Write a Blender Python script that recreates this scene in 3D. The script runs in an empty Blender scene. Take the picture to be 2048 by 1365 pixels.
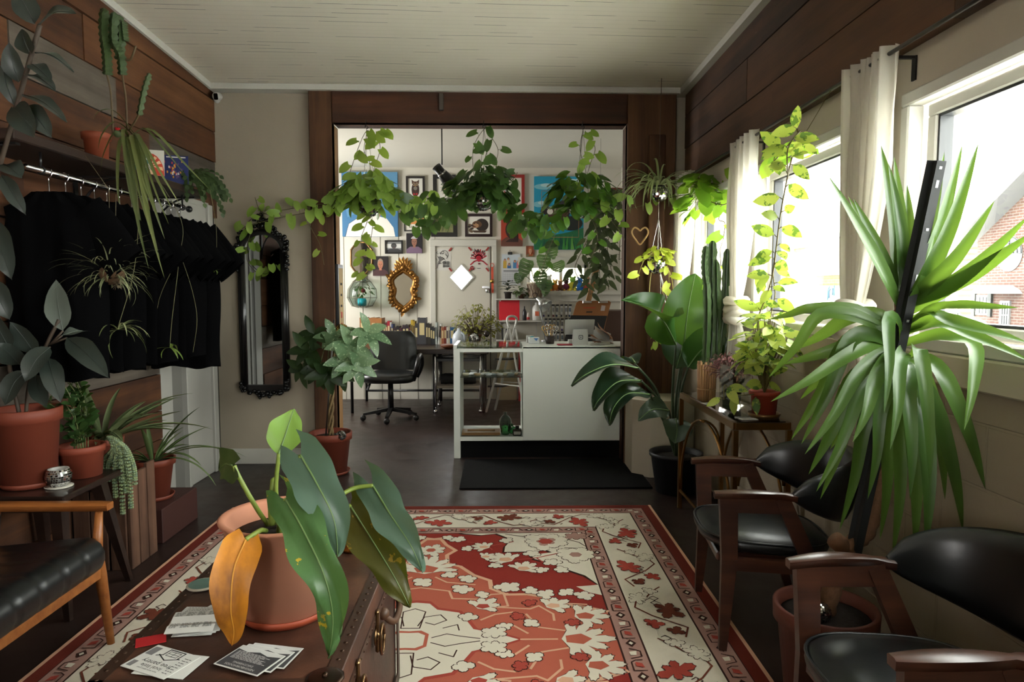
import bpy, bmesh, math, random
from mathutils import Vector, Matrix, Euler, Quaternion
R = random.Random(7)
V = Vector
PI = math.pi
SC = bpy.context.scene
COL = SC.collection
# ------------------------------------------------------------------ camera
F, CX, CY = 24/36*2048, 1024.0, 682.5
EYE = V((0, 0, 1.45))
TH = math.atan((CY-582)/F)
YAW = math.atan((CX-1000)/F*math.cos(TH))
FW = V((math.sin(YAW)*math.cos(TH), math.cos(YAW)*math.cos(TH), -math.sin(TH)))
RT = V((math.cos(YAW), -math.sin(YAW), 0))
UP = RT.cross(FW)
cd = bpy.data.cameras.new('camera'); cam = bpy.data.objects.new('camera', cd); COL.objects.link(cam)
cd.lens = 24; cd.sensor_width = 36; cd.clip_start = .05; cd.clip_end = 300
mw = Matrix((RT, UP, -FW)).transposed().to_4x4(); mw.translation = EYE
cam.matrix_world = mw
SC.camera = cam
# ------------------------------------------------------------------ sky, exposure
SC.view_settings.view_transform = 'Standard'
SC.view_settings.look = 'None'
SC.view_settings.gamma = 1
SC.view_settings.use_curve_mapping = False
SC.view_settings.exposure = 3.3
W = bpy.data.worlds.new('overcast_sky'); SC.world = W; W.use_nodes = True
bg = W.node_tree.nodes['Background']
bg.inputs[0].default_value = (1.0, .985, .95, 1); bg.inputs[1].default_value = 2.4
cy = SC.cycles
cy.max_bounces = 8; cy.diffuse_bounces = 2; cy.glossy_bounces = 3; cy.transmission_bounces = 6; cy.transparent_max_bounces = 12
cy.caustics_reflective = False; cy.caustics_refractive = False
cy.sample_clamp_indirect = 4; cy.use_denoising = True
cy.use_adaptive_sampling = True; cy.adaptive_threshold = .02

def portal(name, loc, sx, sz, rot):
    l = bpy.data.lights.new(name, 'AREA'); l.shape = 'RECTANGLE'; l.size = sx; l.size_y = sz
    o = bpy.data.objects.new(name, l); COL.objects.link(o); o.location = loc; o.rotation_euler = rot
    l.cycles.is_portal = True
WINS = [(-1.35, .55), (.75, 2.62), (2.93, 4.12), (4.4, 5.4)]
WX, WZ0, WZ1 = 1.534, 1.235, 2.19
for a, b in WINS:
    portal('window_portal', (1.72, (a+b)/2, (WZ0+WZ1)/2), WZ1-WZ0, b-a, (0, PI/2, 0))
BWIN = (6.9, 8.4, 1.2, 2.35)           # side window added out of frame (left), sized to light the back room
BX = -3.3
FILLWIN = (-1.7, -.9, 1.2, 2.2)            # unseen window added behind the camera as fill light
portal('window_portal', ((FILLWIN[0]+FILLWIN[1])/2, -2.05, (FILLWIN[2]+FILLWIN[3])/2), FILLWIN[1]-FILLWIN[0], FILLWIN[3]-FILLWIN[2], (PI/2, 0, PI))
portal('window_portal', (BX-.1, (BWIN[0]+BWIN[1])/2, (BWIN[2]+BWIN[3])/2), BWIN[3]-BWIN[2], BWIN[1]-BWIN[0], (0, -PI/2, 0))

# ------------------------------------------------------------------ pixel -> point on a known plane
def at(x, y, X=None, Y=None, Z=None):
    d = FW + RT*((x-CX)/F) - UP*((y-CY)/F)
    for v, i in ((X, 0), (Y, 1), (Z, 2)):
        if v is not None:
            return EYE + d*((v-EYE[i])/d[i])
# ------------------------------------------------------------------ materials
def lin(c):
    return tuple(((v/255)/12.92 if v/255 <= .04045 else ((v/255+.055)/1.055)**2.4) for v in c[:3]) + (1,)
class NT:
    def __init__(s, name):
        s.m = bpy.data.materials.new(name); s.m.use_nodes = True; s.t = s.m.node_tree; s.t.nodes.clear()
        s.out = s.n('ShaderNodeOutputMaterial')
    def n(s, k, **kw):
        x = s.t.nodes.new(k)
        for a, b in kw.items():
            if a[0] == '_': x.inputs[a[1:].replace('_', ' ')].default_value = b
            else: setattr(x, a, b)
        return x
    def l(s, a, b): s.t.links.new(a, b)
    def math(s, op, a, b=None):
        x = s.n('ShaderNodeMath', operation=op)
        for i, q in enumerate((a, b)):
            if q is None: continue
            if isinstance(q, (int, float)): x.inputs[i].default_value = q
            else: s.l(q, x.inputs[i])
        return x.outputs[0]
    def mix(s, fac, a, b, mode='MIX'):
        x = s.n('ShaderNodeMix', data_type='RGBA', blend_type=mode)
        for i, q in ((0, fac), (6, a), (7, b)):
            if isinstance(q, (int, float, tuple)): x.inputs[i].default_value = q
            else: s.l(q, x.inputs[i])
        return x.outputs[2]
    def noise(s, scale, detail=4, vec=None, stretch=None, rough=.6):
        x = s.n('ShaderNodeTexNoise'); x.inputs['Scale'].default_value = scale; x.inputs['Detail'].default_value = detail
        x.inputs['Roughness'].default_value = rough
        tc = s.n('ShaderNodeTexCoord').outputs['Object'] if vec is None else vec
        if stretch:
            mp = s.n('ShaderNodeMapping'); mp.inputs['Scale'].default_value = stretch; s.l(tc, mp.inputs[0]); tc = mp.outputs[0]
        s.l(tc, x.inputs['Vector']); return x.outputs['Fac']
    def ramp(s, fac, stops):
        x = s.n('ShaderNodeValToRGB'); e = x.color_ramp.elements
        while len(e) > 1: e.remove(e[-1])
        e[0].position, e[0].color = stops[0]
        for p, c in stops[1:]:
            q = e.new(p); q.color = c
        s.l(fac, x.inputs[0]); return x.outputs[0]
    def island(s): return s.n('ShaderNodeNewGeometry').outputs['Random Per Island']
    def bsdf(s, col, rough=.5, metal=0, bump=None, bstr=.3, bdist=.01, spec=.5, **kw):
        b = s.n('ShaderNodeBsdfPrincipled')
        for i, q in (('Base Color', col), ('Roughness', rough), ('Metallic', metal), ('Specular IOR Level', spec)):
            if isinstance(q, (int, float, tuple)): b.inputs[i].default_value = q
            else: s.l(q, b.inputs[i])
        for k, q in kw.items(): b.inputs[k.replace('_', ' ')].default_value = q
        if bump is not None:
            bp = s.n('ShaderNodeBump'); bp.inputs['Strength'].default_value = bstr; bp.inputs['Distance'].default_value = bdist
            s.l(bump, bp.inputs['Height']); s.l(bp.outputs[0], b.inputs['Normal'])
        return b
    def done(s, sh): s.l(sh.outputs[0], s.out.inputs[0]); return s.m
MC = {}
def M(c, rough=.5, metal=0, var=0.0, ns=None, spec=.5, emit=0, bump=0):
    """plain material: colour 0-255, optional per-piece variation and mottling (scale, amount)"""
    k = (tuple(c), rough, metal, var, ns, spec, emit, bump)
    if k in MC: return MC[k]
    t = NT('mat_%d' % len(MC)); col = lin(c)
    if var:
        isl = t.island(); f = t.math('ADD', t.math('MULTIPLY', isl, 2*var), 1-var)
        x = t.n('ShaderNodeMix', data_type='RGBA', blend_type='MULTIPLY'); x.inputs[0].default_value = 1
        cb = t.n('ShaderNodeCombineColor')
        for i in range(3): t.l(f, cb.inputs[i])
        x.inputs[6].default_value = col; t.l(cb.outputs[0], x.inputs[7]); col = x.outputs[2]
    h = None
    if ns:
        h = t.noise(ns[0], 5)
        col = t.mix(t.math('MULTIPLY', h, ns[1]), col, tuple(v*.35 for v in lin(c)[:3])+(1,))
    if bump and h is None: h = t.noise(60, 4)
    b = t.bsdf(col, rough, metal, bump=h if bump else None, bstr=bump, spec=spec)
    if emit:
        b.inputs['Emission Color'].default_value = lin(c); b.inputs['Emission Strength'].default_value = emit
    MC[k] = t.done(b); return MC[k]
def wood(name, stops, axis='Y', scale=3, rough=.6, island=.5, bump=.25, fine=True, spec=.4):
    t = NT(name); st = {'X': (.06, 1, 1), 'Y': (1, .06, 1), 'Z': (1, 1, .06)}[axis]
    tc = t.n('ShaderNodeTexCoord').outputs['Object']
    vm = t.n('ShaderNodeVectorMath', operation='ADD'); t.l(tc, vm.inputs[0])
    isl = t.island(); cb = t.n('ShaderNodeCombineXYZ')
    for i in range(3): t.l(t.math('MULTIPLY', isl, 37.0+i*11), cb.inputs[i])
    t.l(cb.outputs[0], vm.inputs[1])
    a = t.noise(scale*4, 8, vm.outputs[0], st, .65); b = t.noise(scale*.9, 3, vm.outputs[0], (1, 1, 1))
    g = t.math('ADD', t.math('MULTIPLY', a, .75), t.math('MULTIPLY', b, .35))
    g = t.math('ADD', g, t.math('MULTIPLY', t.math('SUBTRACT', isl, .5), island*.35))
    col = t.ramp(g, [(p, lin(c)) for p, c in stops])
    return t.done(t.bsdf(col, rough, bump=a, bstr=bump, bdist=.006, spec=spec))
def leafmat(name, c1, c2, trans=.3, rough=.4, back=None, stripe=None, spec=.45):
    t = NT(name); isl = t.island(); n = t.noise(9, 3)
    f = t.math('ADD', t.math('MULTIPLY', isl, .7), t.math('MULTIPLY', n, .4))
    col = t.mix(f, lin(c1), lin(c2))
    if stripe:                                   # (colour, scale, threshold) blotches
        q = t.noise(stripe[1], 5); k = t.math('GREATER_THAN', q, stripe[2]); col = t.mix(k, col, lin(stripe[0]))
    p = t.bsdf(col, rough, spec=spec)
    tr = t.n('ShaderNodeBsdfTranslucent'); t.l(t.mix(.2, col, lin((180, 215, 50))), tr.inputs[0])
    mx = t.n('ShaderNodeMixShader'); mx.inputs[0].default_value = trans
    t.l(p.outputs[0], mx.inputs[1]); t.l(tr.outputs[0], mx.inputs[2]); return t.done(mx)
def glassmat(name, tint=(245, 252, 250), refl=.12, rough=.02):
    t = NT(name); a = t.n('ShaderNodeBsdfTransparent'); a.inputs[0].default_value = lin(tint)
    g = t.n('ShaderNodeBsdfGlossy'); g.inputs['Roughness'].default_value = rough
    fr = t.n('ShaderNodeFresnel'); fr.inputs[0].default_value = 1.45
    mx = t.n('ShaderNodeMixShader'); t.l(t.math('MULTIPLY', fr.outputs[0], refl*8), mx.inputs[0])
    t.l(a.outputs[0], mx.inputs[1]); t.l(g.outputs[0], mx.inputs[2]); return t.done(mx)

# ------------------------------------------------------------------ mesh builder
class MB:
    def __init__(s): s.v = []; s.f = []; s.m = []; s.s = []
    def add(s, vs, fs, mi=0, sm=False, mat=None):
        o = len(s.v)
        s.v += [tuple(mat @ V(p)) if mat is not None else tuple(p) for p in vs]
        for f in fs: s.f.append([i+o for i in f]); s.m.append(mi); s.s.append(sm)
        return s
    def box(s, c, d, rot=None, mi=0, bev=0):
        x, y, z = d[0]/2, d[1]/2, d[2]/2
        mt = Matrix.Translation(V(c))
        if rot is not None: mt = mt @ (rot.to_4x4() if not isinstance(rot, (int, float)) else Matrix.Rotation(rot, 4, 'Z'))
        if bev:
            bm = bmesh.new(); bmesh.ops.create_cube(bm, size=1)
            for v in bm.verts: v.co = V((v.co.x*d[0], v.co.y*d[1], v.co.z*d[2]))
            bmesh.ops.bevel(bm, geom=bm.edges[:], offset=min(bev, min(d)*.49), segments=3 if bev > .008 else 1, profile=.5, affect='EDGES')
            bm.verts.index_update()
            s.add([v.co[:] for v in bm.verts], [[v.index for v in f.verts] for f in bm.faces], mi, bev > .008, mt); bm.free(); return s
        vs = [(-x, -y, -z), (x, -y, -z), (x, y, -z), (-x, y, -z), (-x, -y, z), (x, -y, z), (x, y, z), (-x, y, z)]
        return s.add(vs, [(3, 2, 1, 0), (4, 5, 6, 7), (0, 1, 5, 4), (1, 2, 6, 5), (2, 3, 7, 6), (3, 0, 4, 7)], mi, False, mt)
    def bb(s, a, b, mi=0, bev=0):
        a, b = V(a), V(b); return s.box((a+b)/2, [abs(q) for q in (b-a)], None, mi, bev)
    def tube(s, pts, r, n=8, mi=0, cap=True, flat=None):
        pts = [V(p) for p in pts]; k = len(pts)
        rs = r if isinstance(r, (list, tuple)) else [r]*k
        t0 = (pts[1]-pts[0]).normalized(); u = t0.orthogonal().normalized(); o = len(s.v); vs = []
        for i, p in enumerate(pts):
            t = ((pts[min(i+1, k-1)]-pts[max(i-1, 0)])).normalized() if k > 1 else t0
            u = (u - t*u.dot(t)); u = u.normalized() if u.length > 1e-6 else t.orthogonal().normalized(); w = t.cross(u)
            for j in range(n):
                a = 2*PI*j/n; vs.append(p + u*math.cos(a)*rs[i] + w*math.sin(a)*rs[i]*(flat or 1))
        fs = [(i*n+j, i*n+(j+1) % n, (i+1)*n+(j+1) % n, (i+1)*n+j) for i in range(k-1) for j in range(n)]
        if cap: fs += [list(range(n))[::-1], [(k-1)*n+j for j in range(n)]]
        return s.add(vs, fs, mi, True)
    def bar(s, a, b, w, h, mi=0, up=(0, 0, 1), w2=None, h2=None):
        a, b = V(a), V(b); t = (b-a).normalized(); x = t.cross(V(up))
        x = x.normalized() if x.length > 1e-4 else V((1, 0, 0)); y = x.cross(t); vs = []
        for p, ww, hh in ((a, w, h), (b, w2 or w, h2 or h)):
            vs += [p-x*ww/2-y*hh/2, p+x*ww/2-y*hh/2, p+x*ww/2+y*hh/2, p-x*ww/2+y*hh/2]
        return s.add(vs, [(3, 2, 1, 0), (4, 5, 6, 7), (0, 1, 5, 4), (1, 2, 6, 5), (2, 3, 7, 6), (3, 0, 4, 7)], mi)
    def lathe(s, prof, c=(0, 0, 0), n=24, mi=0, mat=None, smooth=True):
        vs = []; k = len(prof)
        mt = Matrix.Translation(V(c)) @ (mat if mat is not None else Matrix.Identity(4))
        for r, z in prof:
            for j in range(n): vs.append((r*math.cos(2*PI*j/n), r*math.sin(2*PI*j/n), z))
        fs = [(i*n+j, i*n+(j+1) % n, (i+1)*n+(j+1) % n, (i+1)*n+j) for i in range(k-1) for j in range(n)]
        if prof[0][0] > 1e-5: fs.append(list(range(n))[::-1])
        if prof[-1][0] > 1e-5: fs.append([(k-1)*n+j for j in range(n)])
        return s.add(vs, fs, mi, smooth, mt)
    def ball(s, c, r, n=14, mi=0, sq=(1, 1, 1)):
        k = max(5, n//2); pr = [(r*math.sin(PI*i/k), -r*math.cos(PI*i/k)) for i in range(k+1)]
        pr[0] = (0, -r); pr[-1] = (0, r)
        return s.lathe(pr, c, n, mi, Matrix.Diagonal((sq[0], sq[1], sq[2], 1)))
    def prism(s, poly, mat, th, mi=0, top=None):
        n = len(poly); vs = [(p[0], p[1], 0) for p in poly]+[(p[0], p[1], th) for p in poly]
        fs = [list(range(n))[::-1], [n+i for i in range(n)]]+[(i, (i+1) % n, n+(i+1) % n, n+i) for i in range(n)]
        return s.add(vs, fs, mi, False, mat)
    def face(s, pts, mi=0): return s.add(pts, [list(range(len(pts)))], mi)
    def grid(s, rows, mi=0, sm=True, mat=None):
        k, n = len(rows), len(rows[0]); vs = [p for r in rows for p in r]
        return s.add(vs, [(i*n+j, i*n+j+1, (i+1)*n+j+1, (i+1)*n+j) for i in range(k-1) for j in range(n-1)], mi, sm, mat)
    def text(s, body, mat, size, mi=0, align='CENTER'):
        c = bpy.data.curves.new('t', 'FONT'); c.body = body; c.size = size; c.align_x = align; c.align_y = 'CENTER'; c.resolution_u = 2
        o = bpy.data.objects.new('t', c); me = bpy.data.meshes.new_from_object(o)
        s.add([v.co[:] for v in me.vertices], [list(p.vertices) for p in me.polygons], mi, False, mat)
        bpy.data.objects.remove(o); bpy.data.curves.remove(c); bpy.data.meshes.remove(me); return s
    def build(s, name, mats, parent=None, origin=None):
        if parent is not None: og = V(parent['_o']) if '_o' in parent.keys() else V((0, 0, 0))
        elif origin is not None: og = V(origin)
        else:
            lo = [min(p[i] for p in s.v) for i in range(3)]; hi = [max(p[i] for p in s.v) for i in range(3)]
            og = V(((lo[0]+hi[0])/2, (lo[1]+hi[1])/2, lo[2]))
        me = bpy.data.meshes.new(name)
        me.from_pydata([(p[0]-og.x, p[1]-og.y, p[2]-og.z) for p in s.v], [], s.f)
        for m in (mats if isinstance(mats, (list, tuple)) else [mats]): me.materials.append(m)
        me.polygons.foreach_set('material_index', s.m); me.polygons.foreach_set('use_smooth', s.s)
        me.update()
        o = bpy.data.objects.new(name, me); COL.objects.link(o)
        if parent is not None:
            o.parent = parent
            o['_o'] = tuple(og)
        else:
            o.location = og; o['_o'] = tuple(og)
        return o
def tag(o, label=None, cat=None, group=None, kind=None):
    for k, q in (('label', label), ('category', cat), ('group', group), ('kind', kind)):
        if q: o[k] = q
    return o
def thing(name, label, cat, loc=(0, 0, 0), group=None):
    o = bpy.data.objects.new(name, None); COL.objects.link(o); o.location = loc; o.empty_display_size = .05
    o['_o'] = tuple(loc); return tag(o, label, cat, group)
def struct(mb, name, mats): return tag(mb.build(name, mats), kind='structure')
def single(mb, name, mats, label, cat, group=None): return tag(mb.build(name, mats), label, cat, group)
def dup(root, loc=None, rz=None, label=None, group=None):
    r = root.copy(); COL.objects.link(r)
    if loc is not None: r.location = loc
    if rz is not None: r.rotation_euler = (0, 0, rz)
    if label: r['label'] = label
    if group: r['group'] = group
    for ch in list(root.children):
        c = ch.copy(); COL.objects.link(c); c.parent = r
        for g in list(ch.children):
            d = g.copy(); COL.objects.link(d); d.parent = c
    return r
def rotz(a): return Matrix.Rotation(a, 4, 'Z')
def frame_of(o, x, y):                      # matrix with given origin and local x / y axes
    x = V(x).normalized(); z = x.cross(V(y)).normalized(); y = z.cross(x)
    m = Matrix((x, y, z)).transposed().to_4x4(); m.translation = V(o); return m
# ------------------------------------------------------------------ leaves
def prof(kind, t):
    if kind == 'heart': return max(.0, (1.0-t)**.75*(.62+1.25*t)*(1 if t > .04 else .9)) if t < 1 else 0
    if kind == 'ovate': return math.sin(PI*min(1, t**.8))**.8 if 0 < t < 1 else 0
    if kind == 'lance': return math.sin(PI*min(1, t**.65))**.9 if 0 < t < 1 else 0
    if kind == 'strap': return min(1, .55+t*1.8)*(1-t**3)**.9
    if kind == 'arrow': return max(0, (1-t)**.7*(.78+.75*t))*min(1, .5+t*6)
    if kind == 'blade': return min(1, .45+t*1.6)*(1-t**2.2)**.85 if t < 1 else 0
    return 1
def leaf(mb, p, d, up, L, Wd, kind='ovate', droop=.5, fold=.2, n=6, mi=0, lobe=0, wave=0, cols=1, twist=0, ph=0, sidecurve=0):
    p = V(p); d = V(d).normalized(); side = d.cross(V(up))
    side = side.normalized() if side.length > 1e-4 else d.orthogonal().normalized(); rows = []
    for i in range(n+1):
        t = i/n; nr = side.cross(d).normalized(); w = Wd/2*prof(kind, t); row = []
        bk = -d*lobe*L*max(0, 1-t*4)
        for j in range(-cols, cols+1):
            q = j/cols
            row.append(p + side*w*q + nr*(abs(q)**1.3*w*fold) + (bk if j else V((0, 0, 0)))*abs(q) + nr*(math.sin(t*11+ph+q*2)*wave*abs(q)))
        rows.append(row)
        p = p + d*(L/n)
        if droop: q = Quaternion(side, -droop/n); d = q @ d
        if sidecurve: d = Quaternion(nr, sidecurve/n) @ d; side = Quaternion(nr, sidecurve/n) @ side
        if twist: side = Quaternion(d, twist/n) @ side
    mb.grid(rows, mi); return rows
def rv(a=1.0): return V((R.uniform(-a, a), R.uniform(-a, a), R.uniform(-a, a)))
def spline(pts, k=6):
    pts = [V(p) for p in pts]; out = []
    for i in range(len(pts)-1):
        p0, p1, p2, p3 = pts[max(i-1, 0)], pts[i], pts[i+1], pts[min(i+2, len(pts)-1)]
        for j in range(k):
            t = j/k; out.append(.5*((2*p1)+(-p0+p2)*t+(2*p0-5*p1+4*p2-p3)*t*t+(-p0+3*p1-3*p2+p3)*t**3))
    return out+[pts[-1]]
def vine(ms, ml, pts, step=.07, size=.09, r=.0025, kind='heart', ratio=.85, face=V((0, -1, .3)), down=.7, pet=.035, jit=.6, k=6, fold=.15):
    """stem tube through the points with a leaf on a short petiole every step"""
    pp = spline(pts, k); ms.tube(pp, r, 5, cap=False); acc = 0; sd = 1
    for i in range(1, len(pp)):
        seg = pp[i]-pp[i-1]; acc += seg.length
        if acc > step:
            acc = 0; sd = -sd; t = seg.normalized(); s = t.cross(face)
            s = s.normalized() if s.length > 1e-3 else V((1, 0, 0))
            d = (s*sd*.7 + V((0, 0, -down)) + face*.35 + rv(jit*.5)).normalized(); b = pp[i]+ (s*sd*.6+face*.4+V((0, 0, .3))+rv(.3)).normalized()*pet
            ms.tube([pp[i], b], r*.7, 4, cap=False)
            z = size*R.uniform(.7, 1.2)
            leaf(ml, b, d, (face+rv(jit*.6)), z, z*ratio, kind, R.uniform(.1, .7), fold, 5, lobe=.13 if kind == 'heart' else 0)
def clump(ms, ml, c, rad, n, size, kind='heart', ratio=.85, root=None, out=.8, down=.6, lobe=.13, r=.002, face=None, droop=.5, low=-.5):
    c = V(c); rad = V(rad)
    for i in range(n):
        while True:
            u = rv()
            if .3 < u.length < 1 and u.z > low: break
        p = c+V((u.x*rad.x, u.y*rad.y, u.z*rad.z)); o = V((u.x, u.y, 0)); o = o.normalized() if o.length > .05 else V((1, 0, 0))
        if face is not None: o = (o+V(face)*.7).normalized()
        d = (o*out+V((0, 0, -down))+rv(.45)).normalized(); z = size*R.uniform(.65, 1.2)
        leaf(ml, p, d, o+V((0, 0, .7))+rv(.4), z, z*ratio, kind, R.uniform(.1, droop*1.4), .15, 5, lobe=lobe)
        if ms is not None:
            q = V(root) if root is not None else c; mid = (p+q)/2+V((0, 0, .03))
            ms.tube([q, mid, p], r, 4, cap=False)
# ================================================================== materials used by the shell
PAINT = M((170, 159, 140), .8, ns=(6, .12), bump=.05)
CREAM = M((190, 180, 160), .75, ns=(5, .12))
WHITE = M((214, 210, 196), .6, ns=(8, .1))
TRIMW = M((205, 203, 192), .55, ns=(10, .12))
def mk_blocks():
    t = NT('painted_block'); tc = t.n('ShaderNodeTexCoord').outputs['Object']; sp = t.n('ShaderNodeSeparateXYZ'); t.l(tc, sp.inputs[0])
    cb = t.n('ShaderNodeCombineXYZ'); t.l(sp.outputs[1], cb.inputs[0]); t.l(sp.outputs[2], cb.inputs[1])
    br = t.n('ShaderNodeTexBrick', offset=.5, _Scale=1.0, _Mortar_Size=.006, _Brick_Width=.41, _Row_Height=.205, _Mortar_Smooth=.4)
    t.l(cb.outputs[0], br.inputs[0])
    br.inputs['Color1'].default_value = br.inputs['Color2'].default_value = (1, 1, 1, 1); br.inputs['Mortar'].default_value = (0, 0, 0, 1)
    n = t.noise(30, 5); h = t.math('ADD', br.outputs[0], t.math('MULTIPLY', n, .15))
    col = t.mix(t.noise(3, 4), lin((158, 146, 124)), lin((138, 126, 105)))
    return t.done(t.bsdf(col, .75, bump=h, bstr=.6, bdist=.012))
BLOCK = mk_blocks()
def mk_ceiling():
    t = NT('painted_boards'); tc = t.n('ShaderNodeTexCoord').outputs['Object']; sp = t.n('ShaderNodeSeparateXYZ'); t.l(tc, sp.inputs[0])
    y = t.math('MULTIPLY', sp.outputs[1], 17.0); fr = t.math('FRACT', y)
    nar = t.math('LESS_THAN', fr, .055)
    ns = t.noise(1.0, 3, None, (1.1, 9, 1)); gap = t.math('MULTIPLY', nar, t.math('GREATER_THAN', ns, .57))
    soft = t.math('MULTIPLY', t.math('LESS_THAN', fr, .1), .13)
    col = t.mix(t.noise(2.5, 4), lin((236, 230, 212)), lin((222, 215, 196)))
    col = t.mix(soft, col, lin((120, 113, 98))); col = t.mix(gap, col, lin((40, 34, 28)))
    h = t.math('ABSOLUTE', t.math('SUBTRACT', t.math('FRACT', t.math('MULTIPLY', sp.outputs[1], 68.0)), .5))
    return t.done(t.bsdf(col, .7, bump=h, bstr=.12, bdist=.004))
CEIL = mk_ceiling()
def mk_floor():
    t = NT('stained_concrete'); n = t.noise(1.6, 6); n2 = t.noise(7, 6)
    col = t.ramp(t.math('ADD', t.math('MULTIPLY', n, .7), t.math('MULTIPLY', n2, .3)), [(.3, lin((26, 19, 16))), (.55, lin((45, 32, 28))), (.75, lin((68, 51, 44)))])
    sc = t.math('GREATER_THAN', t.noise(5, 8, None, (1, 2.2, 1), .75), .69); col = t.mix(t.math('MULTIPLY', sc, .55), col, lin((128, 112, 100)))
    ro = t.math('ADD', t.math('MULTIPLY', n2, .35), .22)
    return t.done(t.bsdf(col, ro, bump=n2, bstr=.08, spec=.5))
FLOOR = mk_floor()
BARN = wood('barn_board', [(.25, (20, 12, 8)), (.42, (60, 34, 18)), (.6, (90, 54, 28)), (.8, (116, 77, 45))], 'Y', 2.2, .75, .6, .6)
BARNG = wood('weathered_board', [(.25, (38, 33, 28)), (.5, (80, 71, 62)), (.8, (112, 102, 90))], 'Y', 2.5, .8, .5, .5)
BARNX = wood('header_board', [(.25, (26, 14, 8)), (.5, (72, 40, 20)), (.75, (104, 60, 31))], 'X', 2.0, .65, .4, .5)
BARNZ = wood('post_timber', [(.25, (28, 17, 10)), (.5, (66, 40, 22)), (.75, (106, 72, 44))], 'Z', 2.0, .7, .4, .6)
DARKB = wood('dark_cladding', [(.25, (26, 17, 11)), (.5, (62, 42, 27)), (.75, (96, 64, 40))], 'Y', 2.2, .7, .7, .5)
STEEL = M((150, 152, 154), .3, 1); CHROME = M((205, 205, 208), .12, 1); BLACKM = M((16, 16, 17), .35); BLACKR = M((14, 14, 14), .6)
BRASS = M((196, 150, 78), .25, 1); GLASS = glassmat('clear_glass', (253, 254, 253), .07); PANE = glassmat('window_pane', (252, 255, 254), .02)
XL, XR, YD, YB = -2.34, WX, 5.685, 9.1
def zc(x, y):                                                     # the old ceiling is not quite level
    q = (x-XL)/(XR-XL); return 3.088-.02*q + (YD-y)*(.052*(1-q)+.016*q)
YN = -1.9
# floor, ceilings
m = MB(); m.bb((BX-.1, YN, -.1), (2.0, YB+.2, 0)); struct(m, 'floor', FLOOR)
m = MB(); rows = []
for i in range(7):
    y = YN+(YD-YN)*i/6; rows.append([(x, y, zc(x, y)) for x in (XL-.1, (XL+XR)/2, XR+.2)])
m.grid(rows); m.grid([[(p[0], p[1], p[2]+.12) for p in r] for r in rows]); struct(m, 'ceiling', CEIL)
m = MB(); m.bb((BX-.2, YD+.1, 3.06), (2.0, YB+.2, 3.2)); struct(m, 'ceiling', WHITE)
# left wall of old boards
m = MB(); z = .0; row = 0
hs = [.21, .24, .19, .25, .22, .2, .26, .23, .24, .2, .25, .24, .26, .27, .3]
for h in hs:
    y = YN; z1 = z+h-R.uniform(.006, .013)
    yend = 4.66 if z < 2.02 else YD
    y = YN-R.uniform(0, 1.2)
    while y < yend:
        y2 = min(yend, y+R.uniform(1.1, 2.4))
        if yend-y2 < .35: y2 = yend
        grey = R.random() < .06
        if 2.25 < z < 2.5:
            if y < 3.35 < y2: y2 = 3.35
            elif 3.3 <= y < 3.4: y2 = 4.25; grey = True
        jag = R.uniform(-.03, .02) if y2 == yend and yend < 5 else 0
        tk = .03+R.uniform(-.006, .008)
        m.bb((XL-.0, max(y, YN), z), (XL+tk, y2-.004+jag, z1), 1 if grey else 0); y = y2
    z += h
m.bb((XL-.12, YN, 0), (XL-.001, YD+.2, 3.5), 2)  # backing coloured dark to paint shadow into the gaps between boards
struct(m, 'wall_left', [BARN, BARNG, M((26, 19, 14), .9)])
m = MB(); m.bb((XL, YN, 0), (XL+.02, YD, 0)) if False else None
# white crown along the left and front walls
m = MB()
for (a, b) in (((XL+.035, YN), (XL+.035, YD)),):
    pts = [V((a[0], a[1]+(b[1]-a[1])*i/6, zc(XL, a[1]+(b[1]-a[1])*i/6)-.022)) for i in range(7)]
    for p, q in zip(pts, pts[1:]): m.bar(p, q, .045, .05)
struct(m, 'trim_left_crown', TRIMW)
m = MB(); m.bar((XL, YD-.06, zc(XL, YD)-.02), (XR, YD-.06, zc(XR, YD)-.02), .12, .045); struct(m, 'trim_front_crown', TRIMW)
m = MB(); m.bar((XR-.06, YN, zc(XR, YN)-.025), (XR-.06, YD-.1, zc(XR, YD)-.025), .06, .05); struct(m, 'trim_right_crown', TRIMW)
# the front wall around the wide opening
OX0, OX1, OZ, YF, YK = -1.345, 1.03, 2.795, 5.60, 5.81
m = MB(); m.bb((BX-.1, YD, 0), (OX0-.03, YK, 3.2)); m.bb((OX1+.03, YD, 0), (2.0, YK, 3.2)); m.bb((OX0-.03, YD, OZ+.03), (OX1+.03, YK, 3.2))
struct(m, 'wall_front', PAINT)
m = MB()
m.bb((-1.53, YF, 0), (OX0, YD, 3.06), 0, .006); m.bb((OX1, YF, 0), (1.425, YD, 3.06), 0, .006)
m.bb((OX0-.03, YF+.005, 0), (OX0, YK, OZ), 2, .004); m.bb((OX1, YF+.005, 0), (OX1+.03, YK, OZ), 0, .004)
m.bb((1.2, YF-.05, .62), (1.33, YF, 2.7), 0, .01)
m.bb((OX0, YF, OZ), (OX1, YD, 3.06), 1, .006); m.bb((OX0, YF+.005, OZ), (OX1, YK, OZ+.03), 1, .004)
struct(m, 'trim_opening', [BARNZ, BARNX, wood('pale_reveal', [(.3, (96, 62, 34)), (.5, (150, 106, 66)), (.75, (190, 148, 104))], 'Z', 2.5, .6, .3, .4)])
m = MB(); m.bb((XL+.03, YD-.018, 0), (-1.53, YD, .13), 0, .004); struct(m, 'baseboard_front', TRIMW)
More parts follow.
